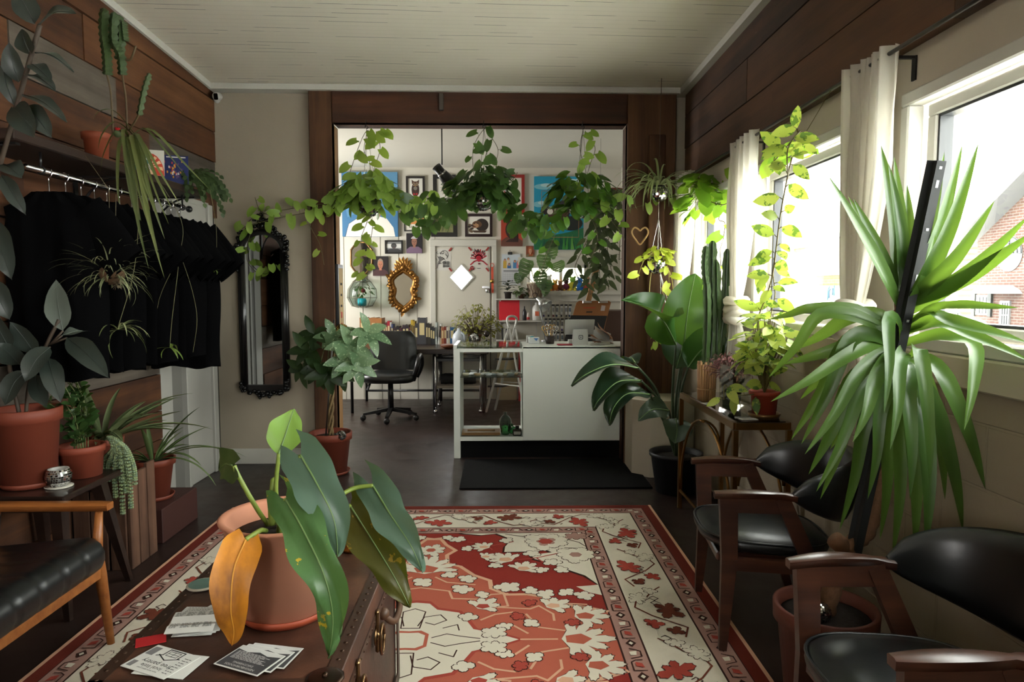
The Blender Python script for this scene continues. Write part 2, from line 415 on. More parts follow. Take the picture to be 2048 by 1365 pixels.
# painted masonry stub below the right post
m = MB()
pl = [(1.04, 5.3), (1.16, 5.2), (1.34, 5.2), (1.525, 5.28), (1.525, 5.6), (1.04, 5.6)]
m.prism(pl, Matrix.Identity(4), .6); struct(m, 'trim_masonry_plinth', CREAM)
# right wall: block below the sill, cladding above the windows, frames
m = MB(); T = .24
m.bb((XR, YN, 0), (XR+T, YD, WZ0)); struct(m, 'wall_right', BLOCK)
m = MB(); m.bb((XR, YN, WZ1), (XR+T, YD, 3.3)); ys = [YN]+[q for w in WINS for q in w]+[YD]
for i in range(0, len(ys), 2): m.bb((XR, ys[i], WZ0), (XR+T, ys[i+1], WZ1))
struct(m, 'wall_right', CREAM)
m = MB(); z = 2.345
for h in (.25, .26, .28):
    y = YN-.4
    while y < YD-.1:
        y2 = min(YD-.085, y+R.uniform(1.5, 2.6)); y2 = YD-.085 if YD-y2 < .5 else y2
        m.bb((XR-.035-R.uniform(0, .008), max(y, YN), z), (XR, y2-.004, z+h-.006), 0); y = y2
    z += h
struct(m, 'wall_right_cladding', DARKB)
m = MB(); m.bb((XR-.03, YN, 1.13), (XR+.02, YD, WZ0), 0, .006); struct(m, 'trim_right_sill', CREAM)
for i, (a, b) in enumerate(WINS):
    m = MB(); x = XR
    for (y0, y1, z0, z1) in ((a, b, WZ1-.05, WZ1), (a, b, WZ0, WZ0+.05), (a, a+.05, WZ0+.05, WZ1-.05), (b-.05, b, WZ0+.05, WZ1-.05)):
        m.bb((x-.015, y0, z0), (x+.05, y1, z1), 0, .006)
    a2, b2, z2, z3 = a+.05, b-.05, WZ0+.05, WZ1-.05
    for (y0, y1, z0, z1) in ((a2, b2, z3-.045, z3), (a2, b2, z2, z2+.045), (a2, a2+.05, z2+.045, z3-.045), (b2-.05, b2, z2+.045, z3-.045)):
        m.bb((x+.06, y0, z0), (x+.13, y1, z1), 0, .005); 
    for (y0, y1, z0, z1) in ((a2+.05, b2-.05, z3-.055, z3-.045), (a2+.05, b2-.05, z2+.045, z2+.055), (a2+.05, a2+.06, z2+.055, z3-.055), (b2-.06, b2-.05, z2+.055, z3-.055)):
        m.bb((x+.07, y0, z0), (x+.12, y1, z1), 1)
    w = struct(m, 'window_%d' % (i+1), [TRIMW, M((40, 42, 44), .5)])
    m = MB(); m.bb((x+.09, a2+.04, z2+.04), (x+.096, b2-.04, z3-.04)); m.build('pane', PANE, w)
# wall behind the camera
a, b, c, d = FILLWIN; m = MB(); m.bb((XL-.1, YN-.2, 0), (XR+T, YN, c)); m.bb((XL-.1, YN-.2, d), (XR+T, YN, 3.7)); m.bb((XL-.1, YN-.2, c), (a, YN, d)); m.bb((b, YN-.2, c), (XR+T, YN, d)); struct(m, 'wall_rear', PAINT)
# back room
m = MB(); m.bb((BX-.1, YB, 0), (2, YB+.15, 3.2)); 
DXa, DXb = at(865, 500, Y=YB).x, at(993, 500, Y=YB).x
m = MB()
wx0, wx1, wz0, wz1 = at(1055, 0, Y=YB).x, at(1178, 0, Y=YB).x, at(1100, 582, Y=YB).z, at(1100, 530, Y=YB).z
m.bb((BX-.1, YB, 0), (wx0, YB+.15, 3.2)); m.bb((wx1, YB, 0), (2, YB+.15, 3.2)); m.bb((wx0, YB, 0), (wx1, YB+.15, wz0)); m.bb((wx0, YB, wz1), (wx1, YB+.15, 3.2))
for k in range(7):
    x = -2.3+k*.24; m.bb((x-.003, YB-.004, 0), (x+.003, YB, 2.9), 1)
struct(m, 'wall_back', [WHITE, M((150, 144, 130), .8)])
m = MB()
for q in (wx0, wx1-.04, (wx0+wx1)/2+.03): m.bb((q, YB-.01, wz0), (q+.04, YB+.1, wz1), 0, .004)
m.bb((wx0, YB-.01, wz0), (wx1, YB+.1, wz0+.04)); m.bb((wx0, YB-.01, wz1-.045), (wx1, YB+.1, wz1))
m.bb((wx0-.12, YB-.03, wz1), (wx1+.3, YB, wz1+.1)); m.bb((wx0-.2, YB-.09, wz0-.05), (wx1+.5, YB, wz0)); m.bb((wx0-.2, YB-.05, wz0-.14), (wx1+.5, YB, wz0-.05))
w = struct(m, 'window_5', TRIMW); m = MB(); m.bb((wx0, YB+.05, wz0), (wx1, YB+.056, wz1)); m.build('pane', PANE, w)
m = MB(); m.bb((1.60, YK, 0), (1.75, YB+.1, 3.2)); struct(m, 'wall_right_back_room', WHITE)
m = MB(); a, b, c, d = BWIN
m.bb((BX-.15, YK, 0), (BX, a, 3.2)); m.bb((BX-.15, b, 0), (BX, YB+.1, 3.2)); m.bb((BX-.15, a, 0), (BX, b, c)); m.bb((BX-.15, a, d), (BX, b, 3.2)); struct(m, 'wall_left_back_room', WHITE)
# left doorway beside the corner (white casing)
m = MB(); m.bb((XL, 4.70, 0), (XL+.02, 5.5, 2.06), 1)
m.bb((XL, 4.66, 0), (XL+.03, 4.82, 2.1), 0, .004); m.bb((XL, 4.98, 0), (XL+.06, 5.02, 2.06), 0, .004); m.bb((XL, 5.03, 0), (XL+.05, 5.42, 2.1), 0, .005); m.bb((XL, 5.42, 0), (XL+.07, 5.5, 2.12), 0, .005)
m.bb((XL, 4.66, 2.06), (XL+.04, 5.5, 2.14), 0, .004); struct(m, 'door_1', [M((168, 166, 158), .55, ns=(10, .12)), M((112, 110, 104), .6)])
# back door with casing and diamond window
m = MB(); dz = at(925, 493, Y=YB).z; dz2 = at(925, 480, Y=YB).z
x0, x1 = at(861, 600, Y=YB).x, at(989, 600, Y=YB).x; xi0, xi1 = at(872, 600, Y=YB).x, at(985, 600, Y=YB).x
m.bb((x0, YB-.03, 0), (xi0, YB, dz2), 0, .004); m.bb((xi1, YB-.03, 0), (x1+.03, YB, dz2), 0, .004); m.bb((x0, YB-.035, dz), (x1+.03, YB, dz2), 0, .004)
dc = at(923, 555, Y=YB); hw, hh = at(945, 555, Y=YB).x-dc.x, dc.z-at(923, 579, Y=YB).z
def ring(mm, outer, inner, y0, y1, mi=0):
    n = len(outer)
    for i in range(n):
        j = (i+1) % n
        A, B, Cc, D = outer[i], outer[j], inner[j], inner[i]
        for (yy, o) in ((y0, 1), (y1, -1)):
            q = [(p[0], yy, p[1]) for p in (A, B, Cc, D)]; mm.face(q if o > 0 else q[::-1], mi)
        mm.face([(D[0], y0, D[1]), (Cc[0], y0, Cc[1]), (Cc[0], y1, Cc[1]), (D[0], y1, D[1])], mi)
dia = [(dc.x-hw, dc.z), (dc.x, dc.z-hh), (dc.x+hw, dc.z), (dc.x, dc.z+hh)]
# door leaf: four panels round the diamond
rect = [(xi0, dc.z), (dc.x, .02), (xi1, dc.z), (dc.x, dz-.01)]
for (p, q, c) in ((0, 1, (xi0, .02)), (1, 2, (xi1, .02)), (2, 3, (xi1, dz-.01)), (3, 0, (xi0, dz-.01))):
    a, b = rect[p], rect[q]; e, f = dia[p], dia[q]
    m.face([(v[0], YB-.012, v[1]) for v in (a, c, b, f, e)], 1)
ring(m, [(dc.x-hw*1.18, dc.z), (dc.x, dc.z-hh*1.18), (dc.x+hw*1.18, dc.z), (dc.x, dc.z+hh*1.18)], dia, YB-.025, YB-.008)
m.bb((xi1-.035, YB-.018, 0), (xi1-.02, YB-.012, dz), 2)
door = struct(m, 'door_2', [TRIMW, M((204, 200, 186), .6), M((90, 84, 76), .6)])
m = MB(); m.face([(p[0], YB-.006, p[1]) for p in dia], 0); m.build('pane', M((250, 252, 252), .5, emit=3.0), door)  # pane glows by itself in place of daylight; the wall behind is solid
m = MB(); k = at(975, 582, Y=YB-.04); m.ball((k.x, YB-.06, k.z), .032); m.lathe([(.03, 0), (.03, .03), (.012, .05)], (k.x, YB-.02, k.z), 16, 0, Matrix.Rotation(PI/2, 4, 'X'))
m.bb((k.x-.07, YB-.04, k.z+.035), (k.x+.03, YB-.012, k.z+.06)); m.build('door_handle', CHROME, door)
# ================================================================== outside, across the street
def outside():
    gz = -.25
    m = MB(); m.bb((XR+T+.01, -60, gz-.1), (60, 90, gz)); struct(m, 'ground_street', M((244, 244, 242), .9, ns=(.6, .06)))
    b = thing('shop_building', 'low pale yellow shop building across the street seen through the middle window', 'building', (18, 40, gz))
    yel = NT('yellow_brick'); tc = yel.n('ShaderNodeTexCoord').outputs['Object']; mp = yel.n('ShaderNodeMapping'); mp.inputs['Rotation'].default_value = (PI/2, 0, PI/2); yel.l(tc, mp.inputs[0])
    sp = yel.n('ShaderNodeSeparateXYZ'); yel.l(tc, sp.inputs[0]); cb = yel.n('ShaderNodeCombineXYZ'); yel.l(sp.outputs[1], cb.inputs[0]); yel.l(sp.outputs[2], cb.inputs[1])
    br = yel.n('ShaderNodeTexBrick', _Scale=1, _Brick_Width=.4, _Row_Height=.14, _Mortar_Size=.012); yel.l(cb.outputs[0], br.inputs[0])
    br.inputs['Color1'].default_value = lin((99, 80, 42)); br.inputs['Color2'].default_value = lin((102, 88, 57)); br.inputs['Mortar'].default_value = lin((103, 97, 79))
    YB_ = yel.done(yel.bsdf(br.outputs[0], .9))
    m = MB(); m.bb((16.4, 32, gz), (24, 60, 3.75)); m.build('wall', [YB_], b)
    m = MB(); m.bb((16.0, 31.5, 2.2), (16.4, 35.4, 4.0)); m.build('fascia', M((80, 79, 75), .8), b)
    m = MB(); m.bb((16.2, 31.8, 3.75), (24, 60, 3.9)); m.build('roof_edge', M((66, 66, 66), .7), b)
    # white sign with its nested door-shaped mark
    m = MB(); m.bb((16.25, 31.9, .95), (16.38, 34.9, 1.7)); s = m.build('sign_board', M((105, 105, 104), .7), b)
    m = MB(); c = (16.235, 33.3, 1.32)
    for w, h, mi in ((.62, .72, 0), (.36, .46, 1)):
        pts = [V((c[0], c[1]+w/2, c[2]-h/2)), V((c[0], c[1]+w/2, c[2]+h/4)), V((c[0], c[1]+w/4, c[2]+h/2)), V((c[0], c[1]-w/2, c[2]+h/2)), V((c[0], c[1]-w/2, c[2]-h/8)), V((c[0], c[1]-w/8, c[2]-h/8))]
        m.tube(pts, .035, 6, mi)
    m.build('logo', [M((42, 83, 88), .6), M((17, 48, 70), .6)], s)
    # brick house, right
    h = thing('brick_house', 'red brick house with arched window and white door canopy across the street', 'house', (19, 20, gz))
    bk = NT('red_brick'); tc = bk.n('ShaderNodeTexCoord').outputs['Object']; sp = bk.n('ShaderNodeSeparateXYZ'); bk.l(tc, sp.inputs[0]); cb = bk.n('ShaderNodeCombineXYZ'); bk.l(sp.outputs[1], cb.inputs[0]); bk.l(sp.outputs[2], cb.inputs[1])
    br = bk.n('ShaderNodeTexBrick', _Scale=1, _Brick_Width=.3, _Row_Height=.1, _Mortar_Size=.012); bk.l(cb.outputs[0], br.inputs[0])
    br.inputs['Color1'].default_value = lin((66, 40, 32)); br.inputs['Color2'].default_value = lin((75, 49, 40)); br.inputs['Mortar'].default_value = lin((94, 88, 83))
    m = MB(); pl = [(8, gz), (25.6, gz), (25.6, 3.4), (21.5, 6.0), (8, 6.0)]
    m.prism([(p[0], p[1]) for p in pl], Matrix(((0, 0, 1, 18), (1, 0, 0, 0), (0, 1, 0, 0), (0, 0, 0, 1))), 6); m.build('wall', bk.done(bk.bsdf(br.outputs[0], .9)), h)
    m = MB(); m.bar((17.6, 26.1, 3.15), (17.6, 21.2, 6.25), .2, .9, up=(1, 0, 0)); m.build('roof', M((97, 97, 97), .8), h)
    def Yx(px): return 18*F/(px-1000)
    for (pa, pb, za, zb) in ((1965, 1990, .55, 1.3), (2014, 2034, .1, 1.1)):
        m = MB(); m.bb((17.94, Yx(pb), za), (18, Yx(pa), zb)); w = m.build('window' if za > .3 else 'front_door', M((92, 93, 93), .5) if za > .3 else M((99, 99, 99), .5), h)
        m = MB(); y0, y1 = Yx(pb)+.06, Yx(pa)-.06
        for r in range(2):
            for c in range(3):
                m.bb((17.92, y0+(y1-y0)*c/3+.02, za+.06+(zb-za-.1)*r/2), (17.94, y0+(y1-y0)*(c+1)/3-.02, za+.02+(zb-za-.1)*(r+1)/2))
        m.build('pane', M((42, 47, 48), .2), w)
    for px in (1961, 1994):
        m = MB(); y = Yx(px); m.bb((17.92, y-.06, .5), (18, y+.12, 1.35)); m.build('shutter', M((26, 29, 30), .6), h)
    m = MB(); y = Yx(2024); 
    m.prism([(-.75, 0), (.75, 0), (.6, .14), (.25, .3), (-.25, .3), (-.6, .14)], Matrix(((0, 0, -1, 18), (1, 0, 0, y), (0, 1, 0, 1.35), (0, 0, 0, 1))), .8); m.build('door_canopy', M((100, 100, 100), .7), h)
    m = MB(); y = Yx(2026); m.face([(17.97, y-.62*math.cos(a), 2.75+.62*math.sin(a)) for a in [2*PI*i/24 for i in range(24)]]); w = m.build('arched_window', M((84, 86, 86), .6), h)
    m = MB()
    for r in (.22, .4, .58): m.tube([(17.95, y+r*math.cos(PI*i/12), 2.75+r*math.sin(PI*i/12)) for i in range(13)], .02, 4)
    for i in range(5): m.bar((17.95, y, 2.75), (17.95, y+.6*math.cos(PI*i/4), 2.75+.6*math.sin(PI*i/4)), .03, .03)
    m.build('glazing_bars', M((44, 46, 48), .6), w)
    tag(single(MB().bb((15.2, 8, gz), (17.9, 25, gz+.12)), 'hedge_bed', M((52, 49, 45), .9, ns=(3, .5)), 'low planting bed in front of the brick house', 'planting'), kind='structure')
    # parked cars
    def car(x, y, c, lab, rz=0):
        r = thing('parked_car', lab, 'car', (0, 0, 0)); m = MB()
        pr = [(-2.2, .3), (-2.2, .72), (-1.9, .86), (-1.0, .95), (-.35, 1.42), (.9, 1.45), (1.75, 1.0), (2.2, .92), (2.25, .35)]
        m.prism(pr, Matrix(((0, 0, 1, -.85), (1, 0, 0, 0), (0, 1, 0, 0), (0, 0, 0, 1))), 1.7); m.build('body', M(c, .3, spec=.6), r)
        m = MB(); w = [(-.85, .98), (-.32, 1.36), (.85, 1.38), (1.5, 1.02)]
        for x0 in (-.862, .852): m.prism(w, Matrix(((0, 0, 1, x0), (1, 0, 0, 0), (0, 1, 0, 0), (0, 0, 0, 1))), .01)
        m.face([(-.75, -.98, .99), (.75, -.98, .99), (.7, -.4, 1.4), (-.7, -.4, 1.4)]); m.build('side_windows', M((37, 42, 45), .15), r)
        for yy in (-1.35, 1.4):
            for xx in (-.87, .67):
                q = MB(); q.lathe([(.1, 0), (.32, 0), (.34, .05), (.34, .15), (.32, .2), (.1, .2)], (xx, yy, .34), 18, 0, Matrix.Rotation(PI/2, 4, 'Y')); q.build('wheel', M((17, 17, 18), .7), r)
        r.location = (x, y, gz); r.rotation_euler = (0, 0, rz)
    car(9.0, 20.6, (86, 88, 90), 'light grey parked car seen past the climbing vine', .1)
    car(8.4, 15.2, (90, 94, 94), 'pale silver parked car behind the knotted curtain', .08)
    car(13.2, 21.5, (66, 68, 70), 'distant grey car parked near the brick house')
outside()
m = MB(); m.bb((-1.5, 13.0, -.2), (3.5, 13.3, 6)); tag(single(m, 'sky_block_wall', M((104, 100, 86), .9, ns=(2, .2)), 'cream wall added outside the small back window to block the bright sky', 'wall'), kind='structure')  # put in outside to dim the glare through the back window

# ================================================================== rug
def rug():
    cx, cyy, z0 = -.385, 2.72, .012; hw, hl = 1.385, 1.76
    CO = dict(red=(112, 46, 36), pink=(172, 134, 122), cream=(220, 211, 192), coral=(184, 98, 78), deep=(144, 52, 44), dark=(62, 38, 32), pale=(216, 168, 138), rose=(170, 74, 62), brown=(116, 62, 46))
    keys = list(CO); mats = []
    for k in keys:
        t = NT('rug_'+k); n = t.noise(4, 5); n2 = t.noise(350, 2)
        c = t.mix(t.math('MULTIPLY', n, .3), lin(CO[k]), tuple(v*.55 for v in lin(CO[k])[:3])+(1,)); mats.append(t.done(t.bsdf(c, .95, bump=n2, bstr=.35, bdist=.004, spec=.1)))
    ix = {k: i for i, k in enumerate(keys)}; m = MB(); lay = [z0]
    jr = random.Random(1)
    def L(d=.00035): lay[0] += d*.25; return lay[0]
    def rect(u, v, k): z = L(); m.face([(cx-u, cyy-v, z), (cx+u, cyy-v, z), (cx+u, cyy+v, z), (cx-u, cyy+v, z)], ix[k])
    def poly(pts, k, z): z += jr.uniform(0, .00002); m.face([(cx+p[0], cyy+p[1], z) for p in pts], ix[k])
    def line(pts, w, k, z):
        for a, b in zip(pts, pts[1:]):
            a, b = V((a[0], a[1], 0)), V((b[0], b[1], 0)); t = (b-a)
            if t.length < 1e-5: continue
            t.normalize(); n = V((-t.y, t.x, 0))*w/2; a = a-t*w*.3; b = b+t*w*.3
            poly([(a-n)[:2], (b-n)[:2], (b+n)[:2], (a+n)[:2]], k, z)
    rows = [[(cx-hw, cyy-hl+2*hl*i/40, z0) for i in range(41)], [(cx+hw+.004*math.sin(i*1.3), cyy-hl+2*hl*i/40, z0) for i in range(41)]]
    m.bb((cx-hw, cyy-hl, .0), (cx+hw, cyy+hl, z0), ix['red'])
    for sx in (-1, 1): m.bb((cx+sx*hw-.008, cyy-hl, .0), (cx+sx*hw+.008, cyy+hl, z0+.001), ix['pale'])
    b = [(0, 'red'), (.062, 'dark'), (.066, 'pink'), (.155, 'dark'), (.163, 'cream'), (.415, 'dark'), (.423, 'pink'), (.512, 'dark'), (.52, 'coral')]
    for d, k in b[1:]: rect(hw-d, hl-d, k)
    fu, fv = hw-.52, hl-.52
    # symmetric painter: every motif is drawn in the four quadrants
    Q = [(1, 1), (-1, 1), (1, -1), (-1, -1)]
    def sym(pts, k, z, ln=None, c=None):
        for sx, sy in Q:
            if c and ((c[0] == 0 and sx < 0) or (c[1] == 0 and sy < 0)): continue
            q = [(p[0]*sx, p[1]*sy) for p in pts]
            line(q, ln, k, z) if ln else poly(q, k, z)
    rr = random.Random(3)
    def zr(x, y): p = at(780+x/2.6256, 980+y/2.6256, Z=z0); return (p.x-cx, p.y-cyy)
    cut = lambda P: [(min(max(p[0], 0), fu), min(max(p[1], 0), fv)) for p in P]
    # deep red ends behind the scalloped medallion
    outl = [(0, fv*.93), (.04, fv*.94)] + cut([zr(*p) for p in ((215, 262), (270, 262), (295, 290), (345, 320), (300, 345), (302, 388), (370, 405), (440, 450), (525, 478), (532, 520), (610, 552), (720, 550), (810, 565), (900, 605), (1010, 615), (1130, 640))])
    outl[-1] = (fu, outl[-1][1]); z = L()
    sym(outl+[(fu, fv), (0, fv)], 'deep', z); z = L(); sym(outl, 'pale', z, .022)
    # cream spandrels in the corners
    sp = cut([zr(*p) for p in ((380, 203), (480, 240), (560, 232), (640, 262), (605, 300), (600, 328), (760, 326), (820, 318), (850, 330), (740, 345), (760, 366), (850, 388), (905, 412), (965, 432), (1025, 452), (1085, 500))]); sp[-1] = (fu, sp[-1][1])
    z = L(); sym([(p[0]-.012, p[1]-.012) for p in sp[:-1]]+[(fu, sp[-1][1]-.015), (fu, fv), (sp[0][0]-.02, fv)], 'dark', z); z = L(); sym(sp+[(fu, fv), (sp[0][0], fv)], 'cream', z)
    s2 = cut([zr(*p) for p in ((1110, 555), (1040, 540), (978, 510), (1050, 505), (1085, 500))]); s2[0] = (fu, s2[0][1]); s2[-1] = (fu, s2[-1][1]); z = L(); sym(s2, 'cream', z)
    def flower(c, r, k='cream', n=7, jag=.38, ang=0, core=None, edge='dark', ew=.005, z=None, squash=1):
        z = z or L(.0001)
        for g, kk, dz in ((ew, edge, 0), (0, k, .00008)):
            pts = []
            for i in range(n*8):
                a = ang+2*PI*i/(n*8); b = PI*(i % 8)/8; q = r*(1-jag+jag*math.sin(b)**.7+.07*(i % 2))*(1+.14*math.sin(i//8*2.3+c[0]*40))+g
                dx, dy = q*math.cos(a), q*math.sin(a)*squash; pts.append((c[0]+dx, c[1]+dy))
            sym(pts, kk, z+dz, None, c)
        if core: sym([(c[0]+r*.36*math.cos(2*PI*i/6+ang), c[1]+r*.36*math.sin(2*PI*i/6+ang)) for i in range(6)], core, z+.00014, None, c)
    def palmette(c, r, ang, k='cream', core='coral', n=5, edge='dark'):
        """fan of pointed leaves on a short stem"""
        z = L(.0001)
        for g, kk, dz in ((.006, edge, 0), (0, k, .00008)):
            pts = []
            for i in range(n*8+1):
                a = ang+(-1.9+3.8*i/(n*8)); f_ = math.sin(PI*(i % 8)/8); q = r*(.5+.42*f_**.8+.08*(i % 2)+.2*math.exp(-((i-n*4)/5)**2))+g
                pts.append((c[0]+q*math.cos(a), c[1]+q*math.sin(a)))
            pts.append((c[0]-r*.35*math.cos(ang), c[1]-r*.35*math.sin(ang))); sym(pts, kk, z+dz, None, c)
        if core: sym([(c[0]+r*.4*math.cos(2*PI*i/5+ang)+.1*r*math.cos(ang), c[1]+r*.3*math.sin(2*PI*i/5+ang)) for i in range(5)], core, z+.00014, None, c)
    zl = L(.0004)
    # central white medallion
    cm = [(0, .34), (.06, .33), (.1, .27), (.2, .24), (.24, .16), (.27, .09), (.4, .035), (.46, 0)]
    sym([(0, 0)]+[(p[0]*1.06, p[1]*1.07) for p in cm], 'rose', L()); sym([(0, 0)]+cm, 'cream', L()); z = L()
    sym([(0, 0), (0, .075), (.05, .08), (.085, .05), (.085, 0)], 'coral', z); sym([(0, 0), (0, .06), (.04, .062), (.07, .04), (.07, 0)], 'cream', z+.0001)
    for q in ([(.1, .02), (.16, .05), (.22, .03), (.3, .01)], [(.03, .12), (.05, .2), (.12, .22), (.15, .17), (.1, .13), (.06, .15)], [(.14, .1), (.2, .13), (.21, .08)], [(.0, .1), (.04, .1), (.05, .25), (0, .28)]): sym(q, 'dark', z, .006)
    # vines and flowers in the coral ground
    z = L()
    for q in ([(0, .5), (.14, .46), (.16, .38), (.3, .37), (.34, .42), (.42, .43)], [(.4, .43), (.42, .3), (.36, .29), (.52, .27), (.56, .3), (.62, .22), (.62, .16)], [(.5, .22), (.55, .1), (.66, .07)], [(.3, .17), (.36, .22), (.44, .24)], [(.47, .0), (.62, .0)], [(.64, .36), (.7, .32), (.78, .31)], [(.44, .12), (.5, .05)], [(.06, .62), (.12, .56), (.26, .53)]): sym(q, 'pale', z, .011)
    palmette((.69, 0), .15, 0, 'cream', 'coral', 7); palmette((.62, .3), .085, .6, 'cream', 'pale'); palmette((.3, .3), .085, .9, 'cream', 'rose'); palmette((.75, .2), .11, .2, 'cream', 'coral', 6)
    palmette((0, .72), .17, PI/2, 'cream', 'coral', 8); flower((0, .98), .08, 'cream', 8, core='coral'); flower((0, .56), .05, 'cream', 4)
    for c, r, n in (((.2, .48), .05, 5), ((.42, .5), .06, 5), ((.24, .2), .04, 4), ((.4, .11), .035, 5), ((.53, .46), .04, 5), ((.6, .42), .045, 5), ((.7, .44), .04, 4), ((.13, .65), .04, 4), ((.22, .6), .045, 5), ((.52, .14), .035, 4), ((.36, .06), .05, 6), ((.78, .4), .045, 5), ((.3, .42), .035, 4)): flower(c, r, 'cream', n, ang=c[0]*9)
    for c in ((.52, .33), (.46, .2), (.7, .14)): flower(c, .032, 'rose', 5)
    # deep red ground: branching sprays
    z = L()
    for q in ([(.2, 1.1), (.3, 1.06), (.34, .98)], [(.3, .86), (.42, .82), (.58, .86), (.7, .92), (.8, .88)], [(.58, .86), (.62, .78), (.72, .72)], [(.34, 1.04), (.46, 1.1)]): sym(q, 'rose', z, .009)
    for c, r, a in (((.3, 1.02), .075, 2.6), ((.42, .84), .1, 2.4), ((.5, .72), .09, 1.0), ((.3, .88), .06, .4)): palmette(c, r, a, 'cream', 'pale', 6)
    for c, r in (((.14, 1.14), .045), ((.42, 1.12), .04), ((.56, .92), .045), ((.66, .8), .045), ((.7, .7), .04), ((.2, 1.0), .035), ((.6, .7), .035), ((.36, .76), .035), ((.08, 1.17), .035)): flower(c, r, 'cream', 5, ang=c[1]*7)
    # spandrel drawing
    z = L()
    flower((fu-.22, fv-.14), .12, 'cream', 9, .2, core='rose'); flower((fu-.22, fv-.14), .06, 'pink', 5); flower((fu-.07, fv-.34), .1, 'cream', 9, .2, core='pink'); flower((fu-.04, fv-.06), .06, 'pink', 6)
    for q in ([(fu-.45, fv-.02), (fu-.35, fv-.06), (fu-.3, fv-.03)], [(fu-.1, fv-.1), (fu-.03, fv-.16), (fu-.0, fv-.22)], [(fu-.12, fv-.24), (fu-.02, fv-.25)]): sym(q, 'dark', z, .006)
    # borders
    def border(d0, d1, step, fn):
        u0, v0 = hw-(d0+d1)/2, hl-(d0+d1)/2; w = d1-d0
        for ax in (0, 1):
            Ln = (v0 if ax else u0); n = max(2, round(2*Ln/step))
            for i in range(n):
                s = -Ln+2*Ln*(i+.5)/n
                for sg in (-1, 1): fn((lambda a, c, sg=sg, s=s, ax=ax: ((u0+c*sg*-1 if sg > 0 else -(u0)+c, s+a) if ax else (s+a, v0-c if sg > 0 else -v0+c))), w, i, sg)
    def small(tr, w, i, sg):
        z = lay[0]
        if i % 3 == 0:
            poly([tr(*p) for p in ((-.03, 0), (0, -.022), (.03, 0), (0, .022))], 'dark', z+.00006); poly([tr(*p) for p in ((-.013, 0), (0, -.01), (.013, 0), (0, .01))], 'cream', z+.00014)
        elif i % 3 == 1:
            line([tr(*p) for p in ((-.04, -.025), (-.04, .025), (.02, .025), (.035, .005), (.035, -.02))], .005, 'dark', z+.00006)
            poly([tr(*p) for p in ((-.02, -.02), (.01, -.015), (.02, .01), (-.01, .012))], 'rose', z+.0001)
        else:
            line([tr(*p) for p in ((-.035, .02), (-.02, -.025), (.02, -.025), (.04, .015))], .005, 'dark', z+.00006)
            poly([tr(*p) for p in ((-.01, -.005), (.02, -.01), (.014, .02), (-.012, .018))], 'cream', z+.0001)
    L(); border(.066, .155, .085, small); border(.423, .512, .08, small)
    def big(tr, w, i, sg):
        z = lay[0]; f = 1 if i % 2 else -1; h = rr.random()
        zig = [(-.24, -.06*f), (-.16, -.09*f), (-.1, -.02*f), (-.05, .04*f), (.03, .1*f), (.1, .08*f), (.14, .02*f), (.2, -.02*f), (.24, -.06*f)]
        line([tr(*p) for p in zig], .008, 'brown', z+.00008)
        def star(c, r, k, n, ph):
            for g, kk, dz in ((.004, 'dark', .00012), (0, k, .0002)):
                pts = []
                for j in range(n*8):
                    a = ph+2*PI*j/(n*8); q = r*(.45+.5*math.sin(PI*(j % 8)/8)**.8+.09*(j % 2))*(1+.25*math.sin(j//8*1.9+i))+g; pts.append(tr(c[0]+q*math.cos(a), c[1]+q*math.sin(a)))
                poly(pts, kk, z+dz)
        star((0, -.045*f), .07, 'rose' if i % 3 else 'brown', 6, h*3); star((.12, .07*f), .05, 'cream', 7, h); star((-.12, .05*f), .042, 'rose', 5, h*2); star((-.19, -.03*f), .035, 'brown', 4, h*5); star((.2, .0), .035, 'cream', 5, h)
        for q in range(3):
            a = rr.uniform(-.22, .2); c = rr.uniform(-.09, .09)
            line([tr(a, c), tr(a+.03, c+.025), tr(a+.05, c), tr(a+.075, c+.02), tr(a+.06, c+.04)], .0045, 'dark', z+.00004)
    L(); border(.163, .415, .46, big)
    return tag(m.build('rug', mats), 'worn red and cream patterned floor rug with flower medallion', 'rug')
rug()
m = MB(); m.bb((-.3, 4.90, 0), (1.12, 5.76, .012), 0, .004)
single(m, 'floor_mat', M((11, 11, 11), .95, ns=(90, .6), spec=.15, bump=.4), 'plain black floor mat in front of the white counter', 'mat')

